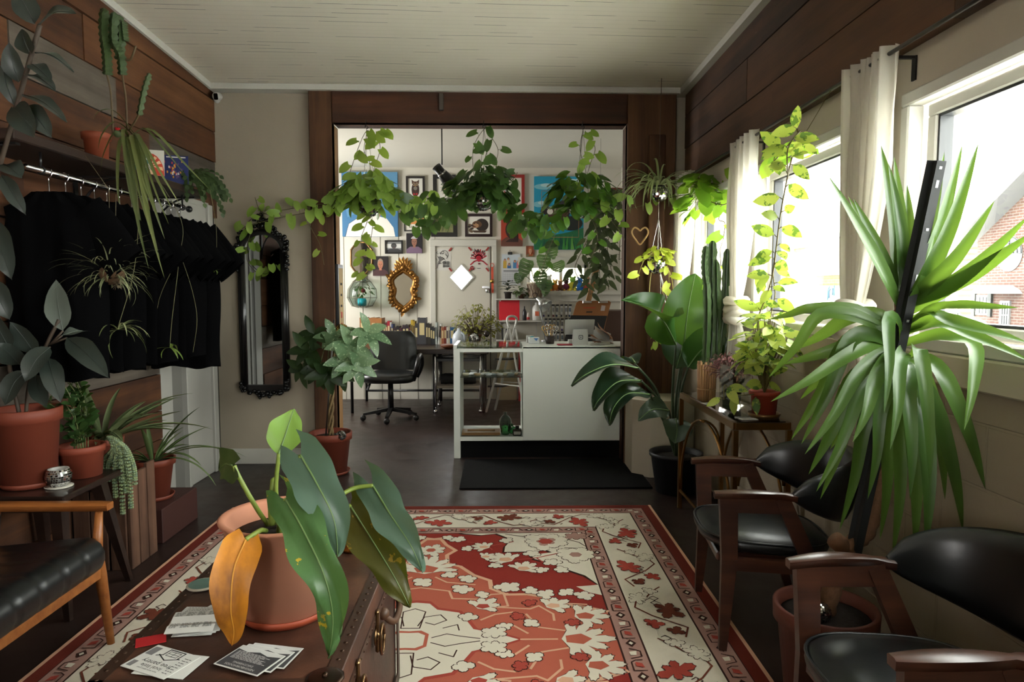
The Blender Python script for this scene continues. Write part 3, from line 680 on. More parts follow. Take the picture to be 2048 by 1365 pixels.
# ================================================================== trunk and what stands on it
TX0, TX1, TY0, TY1, TZ = -.95, -.377, 1.5, 2.44, .55
def trunk():
    r = thing('storage_trunk', 'old brown leather trunk with studded edges used as a coffee table on the rug', 'trunk', ((TX0+TX1)/2, (TY0+TY1)/2, .014))
    LEA = NT('old_leather'); n = LEA.noise(5, 7); n2 = LEA.noise(40, 5)
    c = LEA.ramp(n, [(.3, lin((34, 20, 14))), (.5, lin((66, 40, 28))), (.72, lin((98, 62, 44)))]); LM_ = LEA.done(LEA.bsdf(c, .48, bump=n2, bstr=.25, bdist=.004))
    m = MB(); m.bb((TX0+.008, TY0+.008, .02), (TX1-.008, TY1-.008, TZ-.105), 0, .006); m.build('body', LM_, r)
    m = MB(); m.bb((TX0, TY0, TZ-.1), (TX1, TY1, TZ), 0, .007); lid = m.build('lid', LM_, r)
    m = MB()
    for x in (TX0, TX1):
        s = 1 if x > -.6 else -1
        m.bb((x-.035*s if s > 0 else x, TY0, TZ), (x if s > 0 else x+.035, TY1, TZ+.003)); m.bb((x-.001, TY0, TZ-.1), (x+.003*s, TY1, TZ-.07)); m.bb((x-.001, TY0, .02), (x+.003*s, TY1, .06))
        for y in (TY0+.02, TY1-.02): m.bb((x-.001, y-.02, .02), (x+.004*s, y+.02, TZ-.1))
    for y in (TY0, TY1): m.bb((TX0, y-.03 if y > 2 else y, TZ), (TX1, y if y > 2 else y+.03, TZ+.003))
    m.build('edge_binding', M((58, 38, 28), .4, ns=(14, .5)), r)
    m = MB()
    y = TY0+.03
    while y < TY1:
        m.ball((TX1-.018, y, TZ+.003), .0055, 8, 0, (1, 1, .6)); m.ball((TX0+.018, y, TZ+.003), .0055, 8, 0, (1, 1, .6)); m.ball((TX1+.003, y, TZ-.085), .005, 8, 0, (.6, 1, 1)); y += .04
    o = m.build('studs', M((70, 52, 40), .35, .8), r); o['kind'] = 'stuff'
    for y in (TY0+.03, TY1-.03): m = MB(); m.lathe([(.045, 0), (.045, .003), (.035, .006)], (TX1-.03, y, TZ+.002), 12); m.ball((TX1-.03, y, TZ+.01), .008, 8); m.build('corner_plate', M((60, 44, 34), .35, .9), r)
    for y in (1.72, 2.0):
        m = MB(); m.lathe([(.03, 0), (.03, .004), (.012, .012), (.012, .02)], (TX1, y, .41), 16, 0, Matrix.Rotation(PI/2, 4, 'Y')); m.bb((TX1, y-.012, .36), (TX1+.012, y+.012, .49), 0, .004)
        m.tube([(TX1+.02, y+.03*math.cos(a), .40+.045*math.sin(a)) for a in [PI*2*i/16 for i in range(17)]], .005, 6); m.build('lock', M((110, 84, 56), .3, .9), r)
    m = MB(); m.tube(spline([(TX1+.005, 2.14, .40), (TX1+.03, 2.17, .37), (TX1+.03, 2.29, .37), (TX1+.005, 2.32, .40)]), .011, 8); m.ball((TX1, 2.14, .41), .02, 10); m.ball((TX1, 2.32, .41), .02, 10); m.build('handle', M((84, 58, 40), .5), r)
    m = MB()
    for (x, y) in ((TX0+.06, TY0+.06), (TX1-.06, TY0+.06), (TX0+.06, TY1-.06), (TX1-.06, TY1-.06)): m = MB(); m.lathe([(.02, 0), (.02, .010)], (x, y, .0145), 10); m.build('foot', BLACKM, r)
trunk()
TERRA = M((150, 84, 56), .75, ns=(7, .35), bump=.08); TERRA2 = M((124, 56, 36), .62, ns=(5, .2)); PINKT = M((206, 140, 110), .8, ns=(5, .3), bump=.1); ORNG = M((150, 64, 36), .6)
SOIL = M((34, 24, 18), .95, ns=(60, .5), bump=.6)
def pot_mesh(c, r0, r1, h, rim=.03, th=.008, lip=.008):
    """tapered flower pot with a thick rim band, hollow"""
    m = MB(); rr = r1-lip
    m.lathe([(r0*.2, 0), (r0, 0), (r0+(rr-r0)*(h-rim)/h, h-rim), (r1, h-rim+.002), (r1+.002, h-.003), (r1-.003, h), (rr-th, h-.004), (rr-th-.004, h-rim), (r0*.9, h*.3)], c, 40); return m
def saucer_mesh(c, r, h=.025):
    m = MB(); m.lathe([(r*.2, 0), (r*.88, 0), (r, h), (r-.006, h), (r*.82, .006)], c, 36); return m
def soil_mesh(c, r):
    m = MB(); m.lathe([(0, .0), (r*.6, -.004), (r, -.012)][::-1], c, 24); return m
def potted(name, label, cat, c, r0, r1, h, mat, group=None, rim=.03, sauc=None, saucmat=None, soil=.03):
    c = V(c); r = thing(name, label, cat, c, group); z = c.copy()
    if sauc: saucer_mesh(z, sauc).build('saucer', saucmat or mat, r); z = z+V((0, 0, .012))
    pot_mesh(z, r0, r1, h, rim).build('pot', mat, r)
    t = z+V((0, 0, h-soil)); soil_mesh(t, r0+(r1-r0)*.8-.012).build('soil', SOIL, r); return r, t
def leafpath(mb, pts, Wd, kind='arrow', up=(0, -1, .4), fold=.2, n=14, cols=2, lobe=0, wave=0, mi=0, wf=9, rib=None, tw=0):
    pp = spline(pts, 8); L = [0]
    for a, b in zip(pp, pp[1:]): L.append(L[-1]+(b-a).length)
    up = V(up); rows = []; j = 0; sp = []
    for i in range(n+1):
        s = L[-1]*i/n
        while j < len(L)-2 and L[j+1] < s: j += 1
        q = (s-L[j])/max(1e-6, L[j+1]-L[j]); sp.append(pp[j].lerp(pp[j+1], q))
    for i in range(n+1):
        t = i/n; d = (sp[min(i+1, n)]-sp[max(i-1, 0)]).normalized(); u = up if not tw else Quaternion(d, tw*t) @ up
        side = d.cross(u).normalized(); nr = side.cross(d); w = Wd/2*prof(kind, t); bk = -d*lobe*L[-1]*max(0, 1-t*5); row = []
        for k in range(-cols, cols+1):
            q = k/cols; row.append(sp[i]+side*w*q+nr*(abs(q)**1.4*w*fold)+bk*(abs(q)**1.2)+nr*(math.sin(t*wf+k)*wave*abs(q))+side*(math.sin(t*wf*1.7+k*2)*wave*.5*q))
        rows.append(row)
    mb.grid(rows, mi)
    if rib: mb.tube([p+(V(up).normalized())*.0015 for p in sp], [rib*(1-.75*i/n) for i in range(n+1)], 5, 1, cap=False)
def philodendron():
    r, t = potted('potted_philodendron', 'philodendron with long drooping leaves in a big terracotta pot on the trunk', 'plant', (-.6, 1.86, TZ+.004), .118, .168, .27, PINKT, rim=.012, sauc=.128, saucmat=ORNG, soil=.04)
    st = M((122, 140, 58), .45); ol = leafmat('olive_leaf', (40, 52, 16), (84, 78, 18), .2, .4, stripe=((140, 112, 30), 14, .63))
    dk = leafmat('slate_leaf', (62, 88, 74), (98, 124, 106), .12, .34); gr = leafmat('mid_leaf', (58, 92, 50), (80, 116, 66), .2, .34, stripe=((176, 150, 40), 16, .62)); br = leafmat('young_leaf', (120, 164, 66), (150, 190, 92), .35, .4)
    ye = NT('ageing_leaf'); n = ye.noise(7, 6, None, (1, 1, .5)); ye = ye.done(ye.bsdf(ye.ramp(n, [(.3, lin((120, 70, 14))), (.5, lin((196, 124, 22))), (.7, lin((214, 148, 34)))]), .5))
    rb = M((112, 140, 84), .5); rby = M((204, 142, 48), .5); pc = t
    def P(px, py, y): return at(px, py, Y=y)
    def one(pts, w, mat, ribm, up, pet, label=None, lobe=.12, wave=.011, fold=.22, kind='arrow', pr=.0065):
        m = MB(); leafpath(m, [P(*q) for q in pts], w, kind, up, fold, 30, 4, lobe*1.25, wave, rib=.003); o = m.build('leaf', [mat, ribm], r)
        if label: o['label'] = label
        m = MB(); m.tube(spline([pc+V(pet[0])]+[P(*q) for q in pet[1]]+[P(*pts[0])]), [pr*1.2]*2+[pr]*(6*(len(pet[1])+1)-1), 8); m.build('leaf_stalk', st, r)
    one([(492, 1080, 1.67), (468, 1140, 1.63), (462, 1220, 1.61), (468, 1262, 1.62), (464, 1292, 1.63)], .125, ye, rby, (.1, -1, .1), ((-.04, -.03, 0), [(520, 1062, 1.72)]), 'yellowed dying leaf', .06, .004)
    one([(572, 1000, 1.72), (606, 1060, 1.64), (648, 1150, 1.58), (666, 1235, 1.57), (658, 1316, 1.58)], .13, gr, rb, (.1, -1, .35), ((.0, -.04, 0), [(560, 1030, 1.76)]), 'green leaf with yellow spots', .14, .014)
    one([(602, 912, 1.76), (634, 968, 1.70), (668, 1040, 1.67), (676, 1115, 1.66)], .15, dk, rb, (.0, -1, .2), ((.02, .0, 0), [(586, 985, 1.8)]), None, .2, .006, .15)
    one([(558, 908, 1.86), (572, 868, 1.88), (588, 818, 1.9)], .10, br, rb, (0, -1, .25), ((-.01, .01, 0), [(552, 980, 1.86)]), 'young bright green leaf', .02, .004, .25, 'ovate', .006)
    one([(468, 932, 1.8), (452, 928, 1.88), (438, 940, 1.98)], .115, leafmat('dark_back_leaf', (32, 52, 28), (46, 66, 36), .1, .4), rb, (-1, -.8, .05), ((-.05, .02, 0), [(512, 1015, 1.82), (478, 955, 1.8)]), None, .3, .004)
    one([(746, 972, 1.93), (784, 1034, 1.86), (822, 1092, 1.80), (846, 1146, 1.78)], .13, dk, rb, (-.5, -.7, .7), ((.04, .02, 0), [(660, 1005, 1.88), (706, 978, 1.92)]), None, .22, .008, .2)
    one([(700, 1012, 1.98), (742, 1078, 1.88), (786, 1150, 1.82), (820, 1216, 1.80)], .155, ol, rb, (.3, -1, .2), ((.05, .0, 0), [(655, 1040, 1.9)]), 'dull olive leaf', .12, .011)
    m = MB()
    for (a, b, w) in (((545, 1050, 1.86), (548, 955, 1.88), .011), ((575, 1055, 1.85), (600, 975, 1.87), .011), ((590, 1050, 1.87), (622, 990, 1.92), .009), ((612, 1050, 1.85), (625, 1000, 1.83), .008)):
        m.tube(spline([P(*a), P((a[0]+b[0])/2-3, (a[1]+b[1])/2, a[2]), P(*b)]), [w]*7+[w*.8]*5+[.002], 8)
    m.build('stem', st, r)
philodendron()
PAPER = M((206, 206, 200), .8); INK = M((34, 34, 36), .8); GREYP = M((58, 58, 60), .7)
def card(name, label, cat, c, ang, w, h, z, th=.0012, group=None, base=PAPER, draw=None, cols=(), tilt=None):
    """flat printed sheet lying at c; local x runs along w; draw(m, M) adds the print"""
    mt = Matrix.Translation(V((c[0], c[1], z))) @ rotz(ang) @ (tilt or Matrix.Identity(4)); r = thing(name, label, cat, (c[0], c[1], z), group)
    m = MB(); m.box((0, 0, th/2), (w, h, th)); m.v = [tuple(mt @ V(p)) for p in m.v]; m.build('sheet', base, r)
    if draw:
        m = MB(); draw(m, mt @ Matrix.Translation((0, 0, th+.0004))); m.build('print', list(cols) or [INK], r)
    return r
def lines(m, mt, x0, x1, y0, y1, n, h=.0022, mi=0, ragged=.3, rr=random.Random(5)):
    for i in range(n):
        y = y0+(y1-y0)*i/max(1, n-1); b = x1-(x1-x0)*ragged*rr.random(); x = x0
        while x < b:
            e = min(b, x+rr.uniform(.004, .014)); m.add([(x, y-h/2, 0), (e, y-h/2, 0), (e, y+h/2, 0), (x, y+h/2, 0)], [(0, 1, 2, 3)], mi, False, mt); x = e+.002
def T2(mt, x, y, a=0): return mt @ Matrix.Translation((x, y, 0)) @ rotz(a)
def quad(m, mt, x0, y0, x1, y1, mi=0, z=0): m.add([(x0, y0, z), (x1, y0, z), (x1, y1, z), (x0, y1, z)], [(0, 1, 2, 3)], mi, False, mt)
def ln(m, mt, pts, w, mi=0, z=0):
    for a, b in zip(pts, pts[1:]):
        a, b = V((a[0], a[1], 0)), V((b[0], b[1], 0)); t = (b-a).normalized(); n = V((-t.y, t.x, 0))*w/2; a = a-t*w/2; b = b+t*w/2
        m.add([(a-n)[:2]+(z,) if False else ((a-n).x, (a-n).y, z), ((b-n).x, (b-n).y, z), ((b+n).x, (b+n).y, z), ((a+n).x, (a+n).y, z)], [(0, 1, 2, 3)], mi, False, mt)
def papers():
    z = TZ+.004
    A = lambda px, py: at(px, py, Z=z)
    c = A(405, 1172); r = thing('coaster', 'round coaster with a dark green picture on the trunk behind the orange leaf', 'coaster', (c.x, c.y, z))
    MB().lathe([(.02, 0), (.044, 0), (.046, .003), (.044, .006), (.01, .006)], c, 28).build('disc', M((176, 170, 152), .5), r); MB().face([(c.x+.04*math.cos(a), c.y+.04*math.sin(a), z+.0066) for a in [2*PI*i/28 for i in range(28)]]).build('picture', M((96, 124, 114), .6, ns=(30, .6)), r)
    c = A(302, 1282); card('envelope', 'small bright red envelope on the trunk left of the flyers', 'envelope', c, .45, .07, .05, z, base=M((170, 20, 26), .7))
    # pantry flyers: two sheets, the top one printed (it reads upside down from here)
    a, b, d = A(232, 1325), A(410, 1305), A(345, 1358)
    ang = math.atan2((A(395, 1300)-A(345, 1356)).y, (A(395, 1300)-A(345, 1356)).x)
    cc = A(322, 1326); aa = math.atan2((A(350, 1352)-A(240, 1318)).y, (A(350, 1352)-A(240, 1318)).x)
    def plain(m, mt): lines(m, mt, -.05, .04, -.03, .03, 5)
    card('flyer', 'plain white flyer lying under the pantry flyer on the trunk', 'flyer', (cc.x+.03, cc.y-.012, 0), aa+.22, .135, .10, z, draw=plain)
    def pantry(m, mt):
        w = T2(mt, 0, 0, PI/2)
        m.text('local little', T2(mt, -.0, -.028, PI+.0), .017, 0); m.text('free pantry', T2(mt, .0, -.012, PI), .021, 0); m.text('learn more about your', T2(mt, 0, -.040, PI), .007, 0)
        h = T2(mt, .0, .035, PI)
        ln(m, h, [(-.03, -.012), (-.03, .014), (-.036, .014)], .0035); ln(m, h, [(-.03, -.012), (.02, -.012), (.02, .012), (.034, .02)], .0035); ln(m, h, [(-.034, .014), (-.004, .03), (.03, .014)], .003); ln(m, h, [(-.022, -.006), (.012, -.006), (.012, .012), (-.022, .012), (-.022, -.006)], .0018); ln(m, h, [(-.005, -.006), (-.005, .012)], .0016); ln(m, h, [(-.022, .003), (.012, .003)], .0016)
        lines(m, mt, .045, .066, -.035, .03, 8, .002); quad(m, mt, -.068, .01, -.045, .044, 1); quad(m, mt, -.066, -.044, -.05, -.02, 1)
    card('flyer', 'white pantry flyer with a small house drawing, lying on top at the trunk front', 'flyer', cc, aa, .145, .105, z+.0022, draw=pantry, cols=[INK, M((120, 120, 120), .8)])
    # dark postcards, fanned out
    c2 = A(500, 1325); a2 = math.atan2((A(510, 1352)-A(415, 1325)).y, (A(510, 1352)-A(415, 1325)).x)
    LT = M((196, 196, 192), .8)
    def dark(m, mt):
        quad(m, mt, -.064, -.044, .064, .044, 1); 
        m.text('NEIGHBORHOODS', T2(mt, -.0, -.034, PI).copy() @ Matrix.Translation((0, 0, .0004)), .0105, 0); m.text('DISCOVERING', T2(mt, 0, -.022, PI) @ Matrix.Translation((0, 0, .0004)), .0095, 0)
        lines(m, mt @ Matrix.Translation((0, 0, .0004)), -.055, .055, -.008, .022, 8, .0018, 0); m.add([(-.064, .03, .0004), (-.03, .024, .0004), (0, .034, .0004), (.03, .026, .0004), (.064, .034, .0004), (.064, .044, .0004), (-.064, .044, .0004)], [list(range(7))], 0, False, mt)
    for i, lab in enumerate(('dark printed postcard at the bottom of the fanned stack on the trunk', 'dark printed postcard in the middle of the fanned stack on the trunk', 'dark printed postcard on top of the fanned stack with cloud pattern')):
        k = 2-i; card('postcard', lab, 'postcard', (c2.x+.018*k, c2.y+.014*k), a2+.10*k, .135, .095, z+.0022*i, draw=dark, cols=[LT, GREYP], group='fanned dark postcards on the trunk')
    # folded brochures
    c3 = A(395, 1240)
    def broch(m, mt):
        m.text('report', T2(mt, -.02, .0, PI), .016, 0); lines(m, mt, -.045, .045, .012, .036, 4, .002); lines(m, mt, -.04, .03, -.036, -.012, 4, .002)
    for i, (dx, dy, an, lab) in enumerate(((-.015, .01, .2, 'lowest white brochure in the loose pile by the red envelope'), (.045, .025, -.25, 'white brochure fanned to the right in the loose pile'), (-.005, .02, -.05, 'cream brochure headed report on the loose pile'))):
        card('brochure', lab, 'brochure', (c3.x+dx, c3.y+dy), an, .11, .085, z+.0022*i, draw=broch, group='loose brochures on the trunk')
    r = thing('leaflet', 'folded open leaflet with dense print lying on top of the brochures', 'leaflet', (c3.x, c3.y-.05, z+.007)); mt = Matrix.Translation((c3.x+.012, c3.y-.045, z+.008)) @ rotz(.12)
    m = MB(); rows = [[mt @ V((x, y, zz)) for x in (-.06, -.02, .02, .06)] for y, zz in ((-.05, .004), (-.025, .012), (-.002, .006), (.0, .005), (.02, .016), (.04, .018))]; m.grid(rows, 0, False); m.grid([[p+V((0, 0, -.0008)) for p in q] for q in rows], 0, False); m.build('sheet', PAPER, r)
    m = MB()
    for x in range(4): lines(m, mt @ Matrix.Translation((0, -.026, .0125)) @ Matrix.Rotation(-.0, 4, 'X'), -.054+x*.028, -.03+x*.028, -.01, .012, 6, .0017)
    for x in range(4): lines(m, mt @ Matrix.Translation((0, .022, .018)), -.054+x*.028, -.03+x*.028, -.004, .014, 5, .0017)
    m.build('print', INK, r)
    for i in range(3): card('leaflet', 'folded leaflet in the stack just under the open one', 'leaflet', (c3.x+.02+.006*i, c3.y-.06+.004*i), .1+.08*i, .1, .06, z+.0015*i, group='folded leaflets under the open one')
    c = A(704, 1104)
    r = thing('brass_bell', 'small brass bell on the trunk behind the drooping leaves', 'bell', (c.x, c.y+.03, z)); m = MB(); m.lathe([(.03, 0), (.046, 0), (.047, .008), (.04, .014), (.041, .02), (.036, .026), (.034, .05), (.026, .07), (.012, .078), (.004, .08)], (c.x, c.y+.03, z), 32); m.build('bell', BRASS, r)
    m = MB(); m.lathe([(.005, .078), (.009, .09), (.006, .11), (.012, .125), (.0, .135)], (c.x, c.y+.03, z), 16); m.build('handle', M((40, 30, 24), .5), r)
papers()
# ================================================================== armchairs
LEATHER = M((11, 14, 15), .34, ns=(35, .15), spec=.6, bump=.05)
WALN = wood('dark_walnut', [(.3, (26, 14, 10)), (.5, (50, 27, 18)), (.75, (80, 47, 32))], 'X', 5, .32, .25, .08, spec=.55)
TEAK = wood('teak', [(.3, (96, 52, 22)), (.5, (140, 82, 38)), (.75, (168, 106, 54))], 'X', 5, .35, .25, .08)
def superell(a, b, n=40, p=3.2):
    return [(a*abs(math.cos(t))**(2/p)*(1 if math.cos(t) >= 0 else -1), b*abs(math.sin(t))**(2/p)*(1 if math.sin(t) >= 0 else -1)) for t in [2*PI*i/n for i in range(n)]]
def cushion(m, c, a, b, z0, z1, dome=.02, p=3.2, mi=0, tilt=0):
    n = 40; rings = [(.0, z0), (.9, z0), (.98, z0+.012), (1.0, z0+(z1-z0)*.5), (.985, z1-.012), (.94, z1), (.7, z1+dome*.55), (.35, z1+dome*.9), (.0, z1+dome)]
    vs = []
    for k, z in rings:
        for (x, y) in superell(a*max(k, 1e-4), b*max(k, 1e-4), n, p): vs.append((c[0]+x, c[1]+y, z+tilt*x))
    m.add(vs, [(i*n+j, i*n+(j+1) % n, (i+1)*n+(j+1) % n, (i+1)*n+j) for i in range(len(rings)-1) for j in range(n)], mi, True)
def armchair(label):
    r = thing('armchair', label, 'chair', (0, 0, 0), 'walnut armchairs along the window wall')
    m = MB(); cushion(m, (.235, 0), .265, .245, .375, .43, .03, 3.0, tilt=-.06); m.build('seat', LEATHER, r)
    m = MB(); m.tube([(.235+x*1.0, y, .425-.06*x) for x, y in superell(.262, .243, 44, 3.0)]+[(.235+.262, 0, .409)], .005, 6); m.build('piping', LEATHER, r)
    m = MB(); m.bb((.02, -.2, .335), (.45, .2, .372), 0, .006); m.build('seat_frame', WALN, r)
    for s in (-1, 1):
        y = s*.268; m = MB(); n = 12; top, bot = [], []
        rows = []
        for i in range(n+1):
            t = i/n; x = -.01+.315*t; w = .029*(math.sin(PI*min(1, .12+t*1.0))**.5) if t < .9 else .022; w = max(w, .012); zz = .645+.012*math.sin(PI*t)-.004*t; k = s*.012*math.sin(PI*t)
            rows.append([(x, y+k-w, zz-.004), (x, y+k-w*.6, zz), (x, y+k+w*.6, zz), (x, y+k+w, zz-.004), (x, y+k+w*.9, zz-.026), (x, y+k-w*.9, zz-.026), (x, y+k-w, zz-.004)])
        m.grid(rows); m.face(rows[0][:6]); m.face(rows[-1][:6][::-1]); m.build('armrest', WALN, r)
        m = MB(); m.bar((.045, y*1.0, .625), (.055, y*.97, .37), .032, .07, up=(1, 0, 0), h2=.062); m.bar((.055, y*.97, .37), (.035, y*1.01, 0), .032, .062, up=(1, 0, 0), w2=.026, h2=.03); m.build('leg', WALN, r)
        m = MB(); m.bar((.25, y, .625), (.36, y*.98, .38), .03, .055, up=(1, 0, 0), h2=.06); m.bar((.36, y*.98, .38), (.46, y*1.0, 0), .03, .06, up=(1, 0, 0), w2=.026, h2=.03); m.build('leg', WALN, r)
        m = MB(); m.bar((.06, y, .595), (.27, y, .595), .026, .062); m.build('arm_rail', WALN, r)
        m = MB(); m.bar((.05, y*.95, .35), (.38, y*.95, .34), .024, .05); m.build('side_rail', WALN, r)
    m = MB(); m.bar((.05, -.25, .2), (.05, .25, .2), .02, .02) if False else m.bar((.42, -.26, .22), (.42, .26, .22), .022, .03); m.build('stretcher', WALN, r)
    m = MB(); n = 28; rows = []
    for i in range(n+1):
        t = i/n; a = PI*(t-.5)*1.0; x = .29+.27*math.cos(a)**.8 if math.cos(a) > 0 else .29; y = .275*math.sin(a) if abs(a) < PI/2-.01 else .275*(1 if a > 0 else -1)
        e = max(0, math.cos(a))**.55; zt = .65+.125*e**.7; zb = .615-.13*e**1.2; th = .012+.02*e; nx, ny = (math.cos(a)*.9+.1), math.sin(a)
        L = math.hypot(nx, ny); nx, ny = nx/L, ny/L; ring_ = []
        lean = .05*e
        for j in range(13):
            b = 2*PI*j/12; hz = (zt+zb)/2+(zt-zb)/2*(abs(math.sin(b))**.75)*(1 if math.sin(b) >= 0 else -1); o = th*math.cos(b); q = lean*(hz-zb)/max(.01, zt-zb)
            ring_.append((x+nx*(o+q), y+ny*(o+q*.4), hz))
        rows.append(ring_)
    m.grid(rows); m.face(rows[0][:12]); m.face(rows[-1][:12][::-1]); m.build('backrest', LEATHER, r)
    return r
a = armchair('dark walnut armchair with black seat nearest the camera, cut by the right edge'); a.location = (.86, 1.683, .0135)
b = dup(a, (.885, 2.9, .0135), -.11, 'dark walnut armchair with black seat beside the glass-topped brass table')
def lounge():
    r = thing('lounge_chair', 'teak lounge chair with black channelled cushion at the left edge of the rug', 'chair', (-1.9, 2.42, 0))
    fx, y0, y1 = -1.6, 2.04, 2.72
    m = MB(); rows = []
    nx, ny = 14, 41
    for i in range(nx+1):
        t = i/nx; row = []
        for j in range(ny):
            q = j/(ny-1); y = y0+.03+(y1-y0-.06)*q; ch = -.010*max(0, 1-abs(((q*6) % 1)-.5)*-1 if False else 0)
            g = abs(((q*5+.5) % 1)-.5); ch = -.005*math.exp(-(g*22)**2)
            a = -PI/2+PI*min(1, t*2) if t < .5 else None
            if t < .5: aa = -PI/2+PI*t*2; x = fx+.0+.075*math.cos(aa)-.05; z = .395+.078*math.sin(aa)+ch*math.cos(aa)*0+ch*max(0, math.sin(aa)); x += ch*math.cos(aa)
            else: x = fx-.05-(t-.5)*2*.5; z = .473-(t-.5)*2*.05+ch
            row.append((x, y, z))
        rows.append(row)
    m.grid(rows); m.bb((fx-.55, y0+.035, .33), (fx-.06, y1-.035, .42)); m.build('seat', LEATHER, r)
    for y in (y0, y1):
        m = MB(); rows = []
        for i in range(11):
            t = i/10; x = fx+.03-.52*t; w = .03 if t > .05 else .024; z = .60-.012*math.sin(PI*t)*0+.0*t
            rows.append([(x, y-w, z-.006), (x, y-w*.8, z), (x, y+w*.8, z), (x, y+w, z-.006), (x, y+w*.9, z-.028), (x, y-w*.9, z-.028), (x, y-w, z-.006)])
        m.grid(rows); m.face(rows[0][:6]); m.face(rows[-1][:6][::-1]); m.build('armrest', TEAK, r)
        m = MB(); m.tube([(fx-.015, y, .575), (fx-.03, y, .4), (fx-.02, y, .3), (fx+.01, y, .0)], [.014, .021, .023, .014], 10); m.build('leg', TEAK, r)
        m = MB(); m.tube([(fx-.42, y, .575), (fx-.5, y, .35), (fx-.58, y, 0)], [.016, .022, .014], 10); m.build('leg', TEAK, r)
        m = MB(); m.bar((fx-.02, y, .33), (fx-.52, y, .30), .022, .045); m.build('side_rail', TEAK, r)
    m = MB(); m.bar((fx-.02, y0, .32), (fx-.02, y1, .32), .022, .05); m.build('front_rail', TEAK, r)
    m = MB(); m.box((fx-.6, (y0+y1)/2, .56), (.09, y1-y0-.1, .42), Matrix.Rotation(-.3, 3, 'Y'), 0, .03); m.build('backrest', LEATHER, r)
lounge()
# ================================================================== left side: side table, crate, step box, pots
DKW = wood('black_stained_wood', [(.3, (20, 14, 12)), (.6, (42, 29, 24)), (.8, (62, 44, 36))], 'X', 4, .28, .2, .1, spec=.5)
ROUGHZ = wood('rough_crate_wood', [(.3, (34, 22, 16)), (.5, (78, 52, 38)), (.75, (120, 86, 66))], 'Z', 3, .85, .5, .5)
def side_table():
    r = thing('side_table', 'dark low side table with splayed legs under the big potted rubber plant', 'table', (-2.1, 3.16, 0))
    m = MB(); m.bb((-2.31, 2.93, .53), (-1.89, 3.40, .56), 0, .006); m.build('tabletop', DKW, r)
    for (x, y, ex, ey) in ((-1.96, 3.30, .10, .06), (-1.96, 3.0, .06, -.06), (-2.25, 3.30, 0, .05), (-2.25, 3.0, 0, -.05)):
        m = MB(); m.bar((x, y, .53), (x+ex, y+ey, 0), .055, .055, up=(0, 1, 0), w2=.026, h2=.026); m.build('leg', DKW, r)
    m = MB(); m.bb((-2.27, 2.99, .47), (-1.95, 3.01, .53)); m.bb((-2.27, 3.3, .47), (-1.95, 3.32, .53)); m.build('apron', DKW, r)
side_table()
r = thing('wooden_crate', 'rough weathered plank crate standing on the floor behind the side table', 'crate', (-2.08, 3.6, 0))
for i, (x, h) in enumerate(((-2.26, .5), (-2.16, .53), (-2.07, .49), (-1.975, .52))):
    m = MB(); m.bb((x-.042, 3.48, 0), (x+.042, 3.50, h), 0, .003); m.build('slat', ROUGHZ, r)
for i, (y, h) in enumerate(((3.53, .53), (3.62, .5), (3.71, .52))):
    m = MB(); m.bb((-1.932, y-.04, 0), (-1.912, y+.04, h), 0, .003); m.build('slat', ROUGHZ, r)
m = MB(); m.bb((-2.3, 3.5, .02), (-1.935, 3.75, .44)); m.build('body', M((34, 24, 18), .9), r)
m = MB(); m.bb((-2.30, 3.86, 0), (-1.935, 4.31, .20), 0, .004); single(m, 'step_box', M((66, 34, 28), .6, ns=(5, .35)), 'low painted dark red box on the floor carrying an aloe pot', 'box')
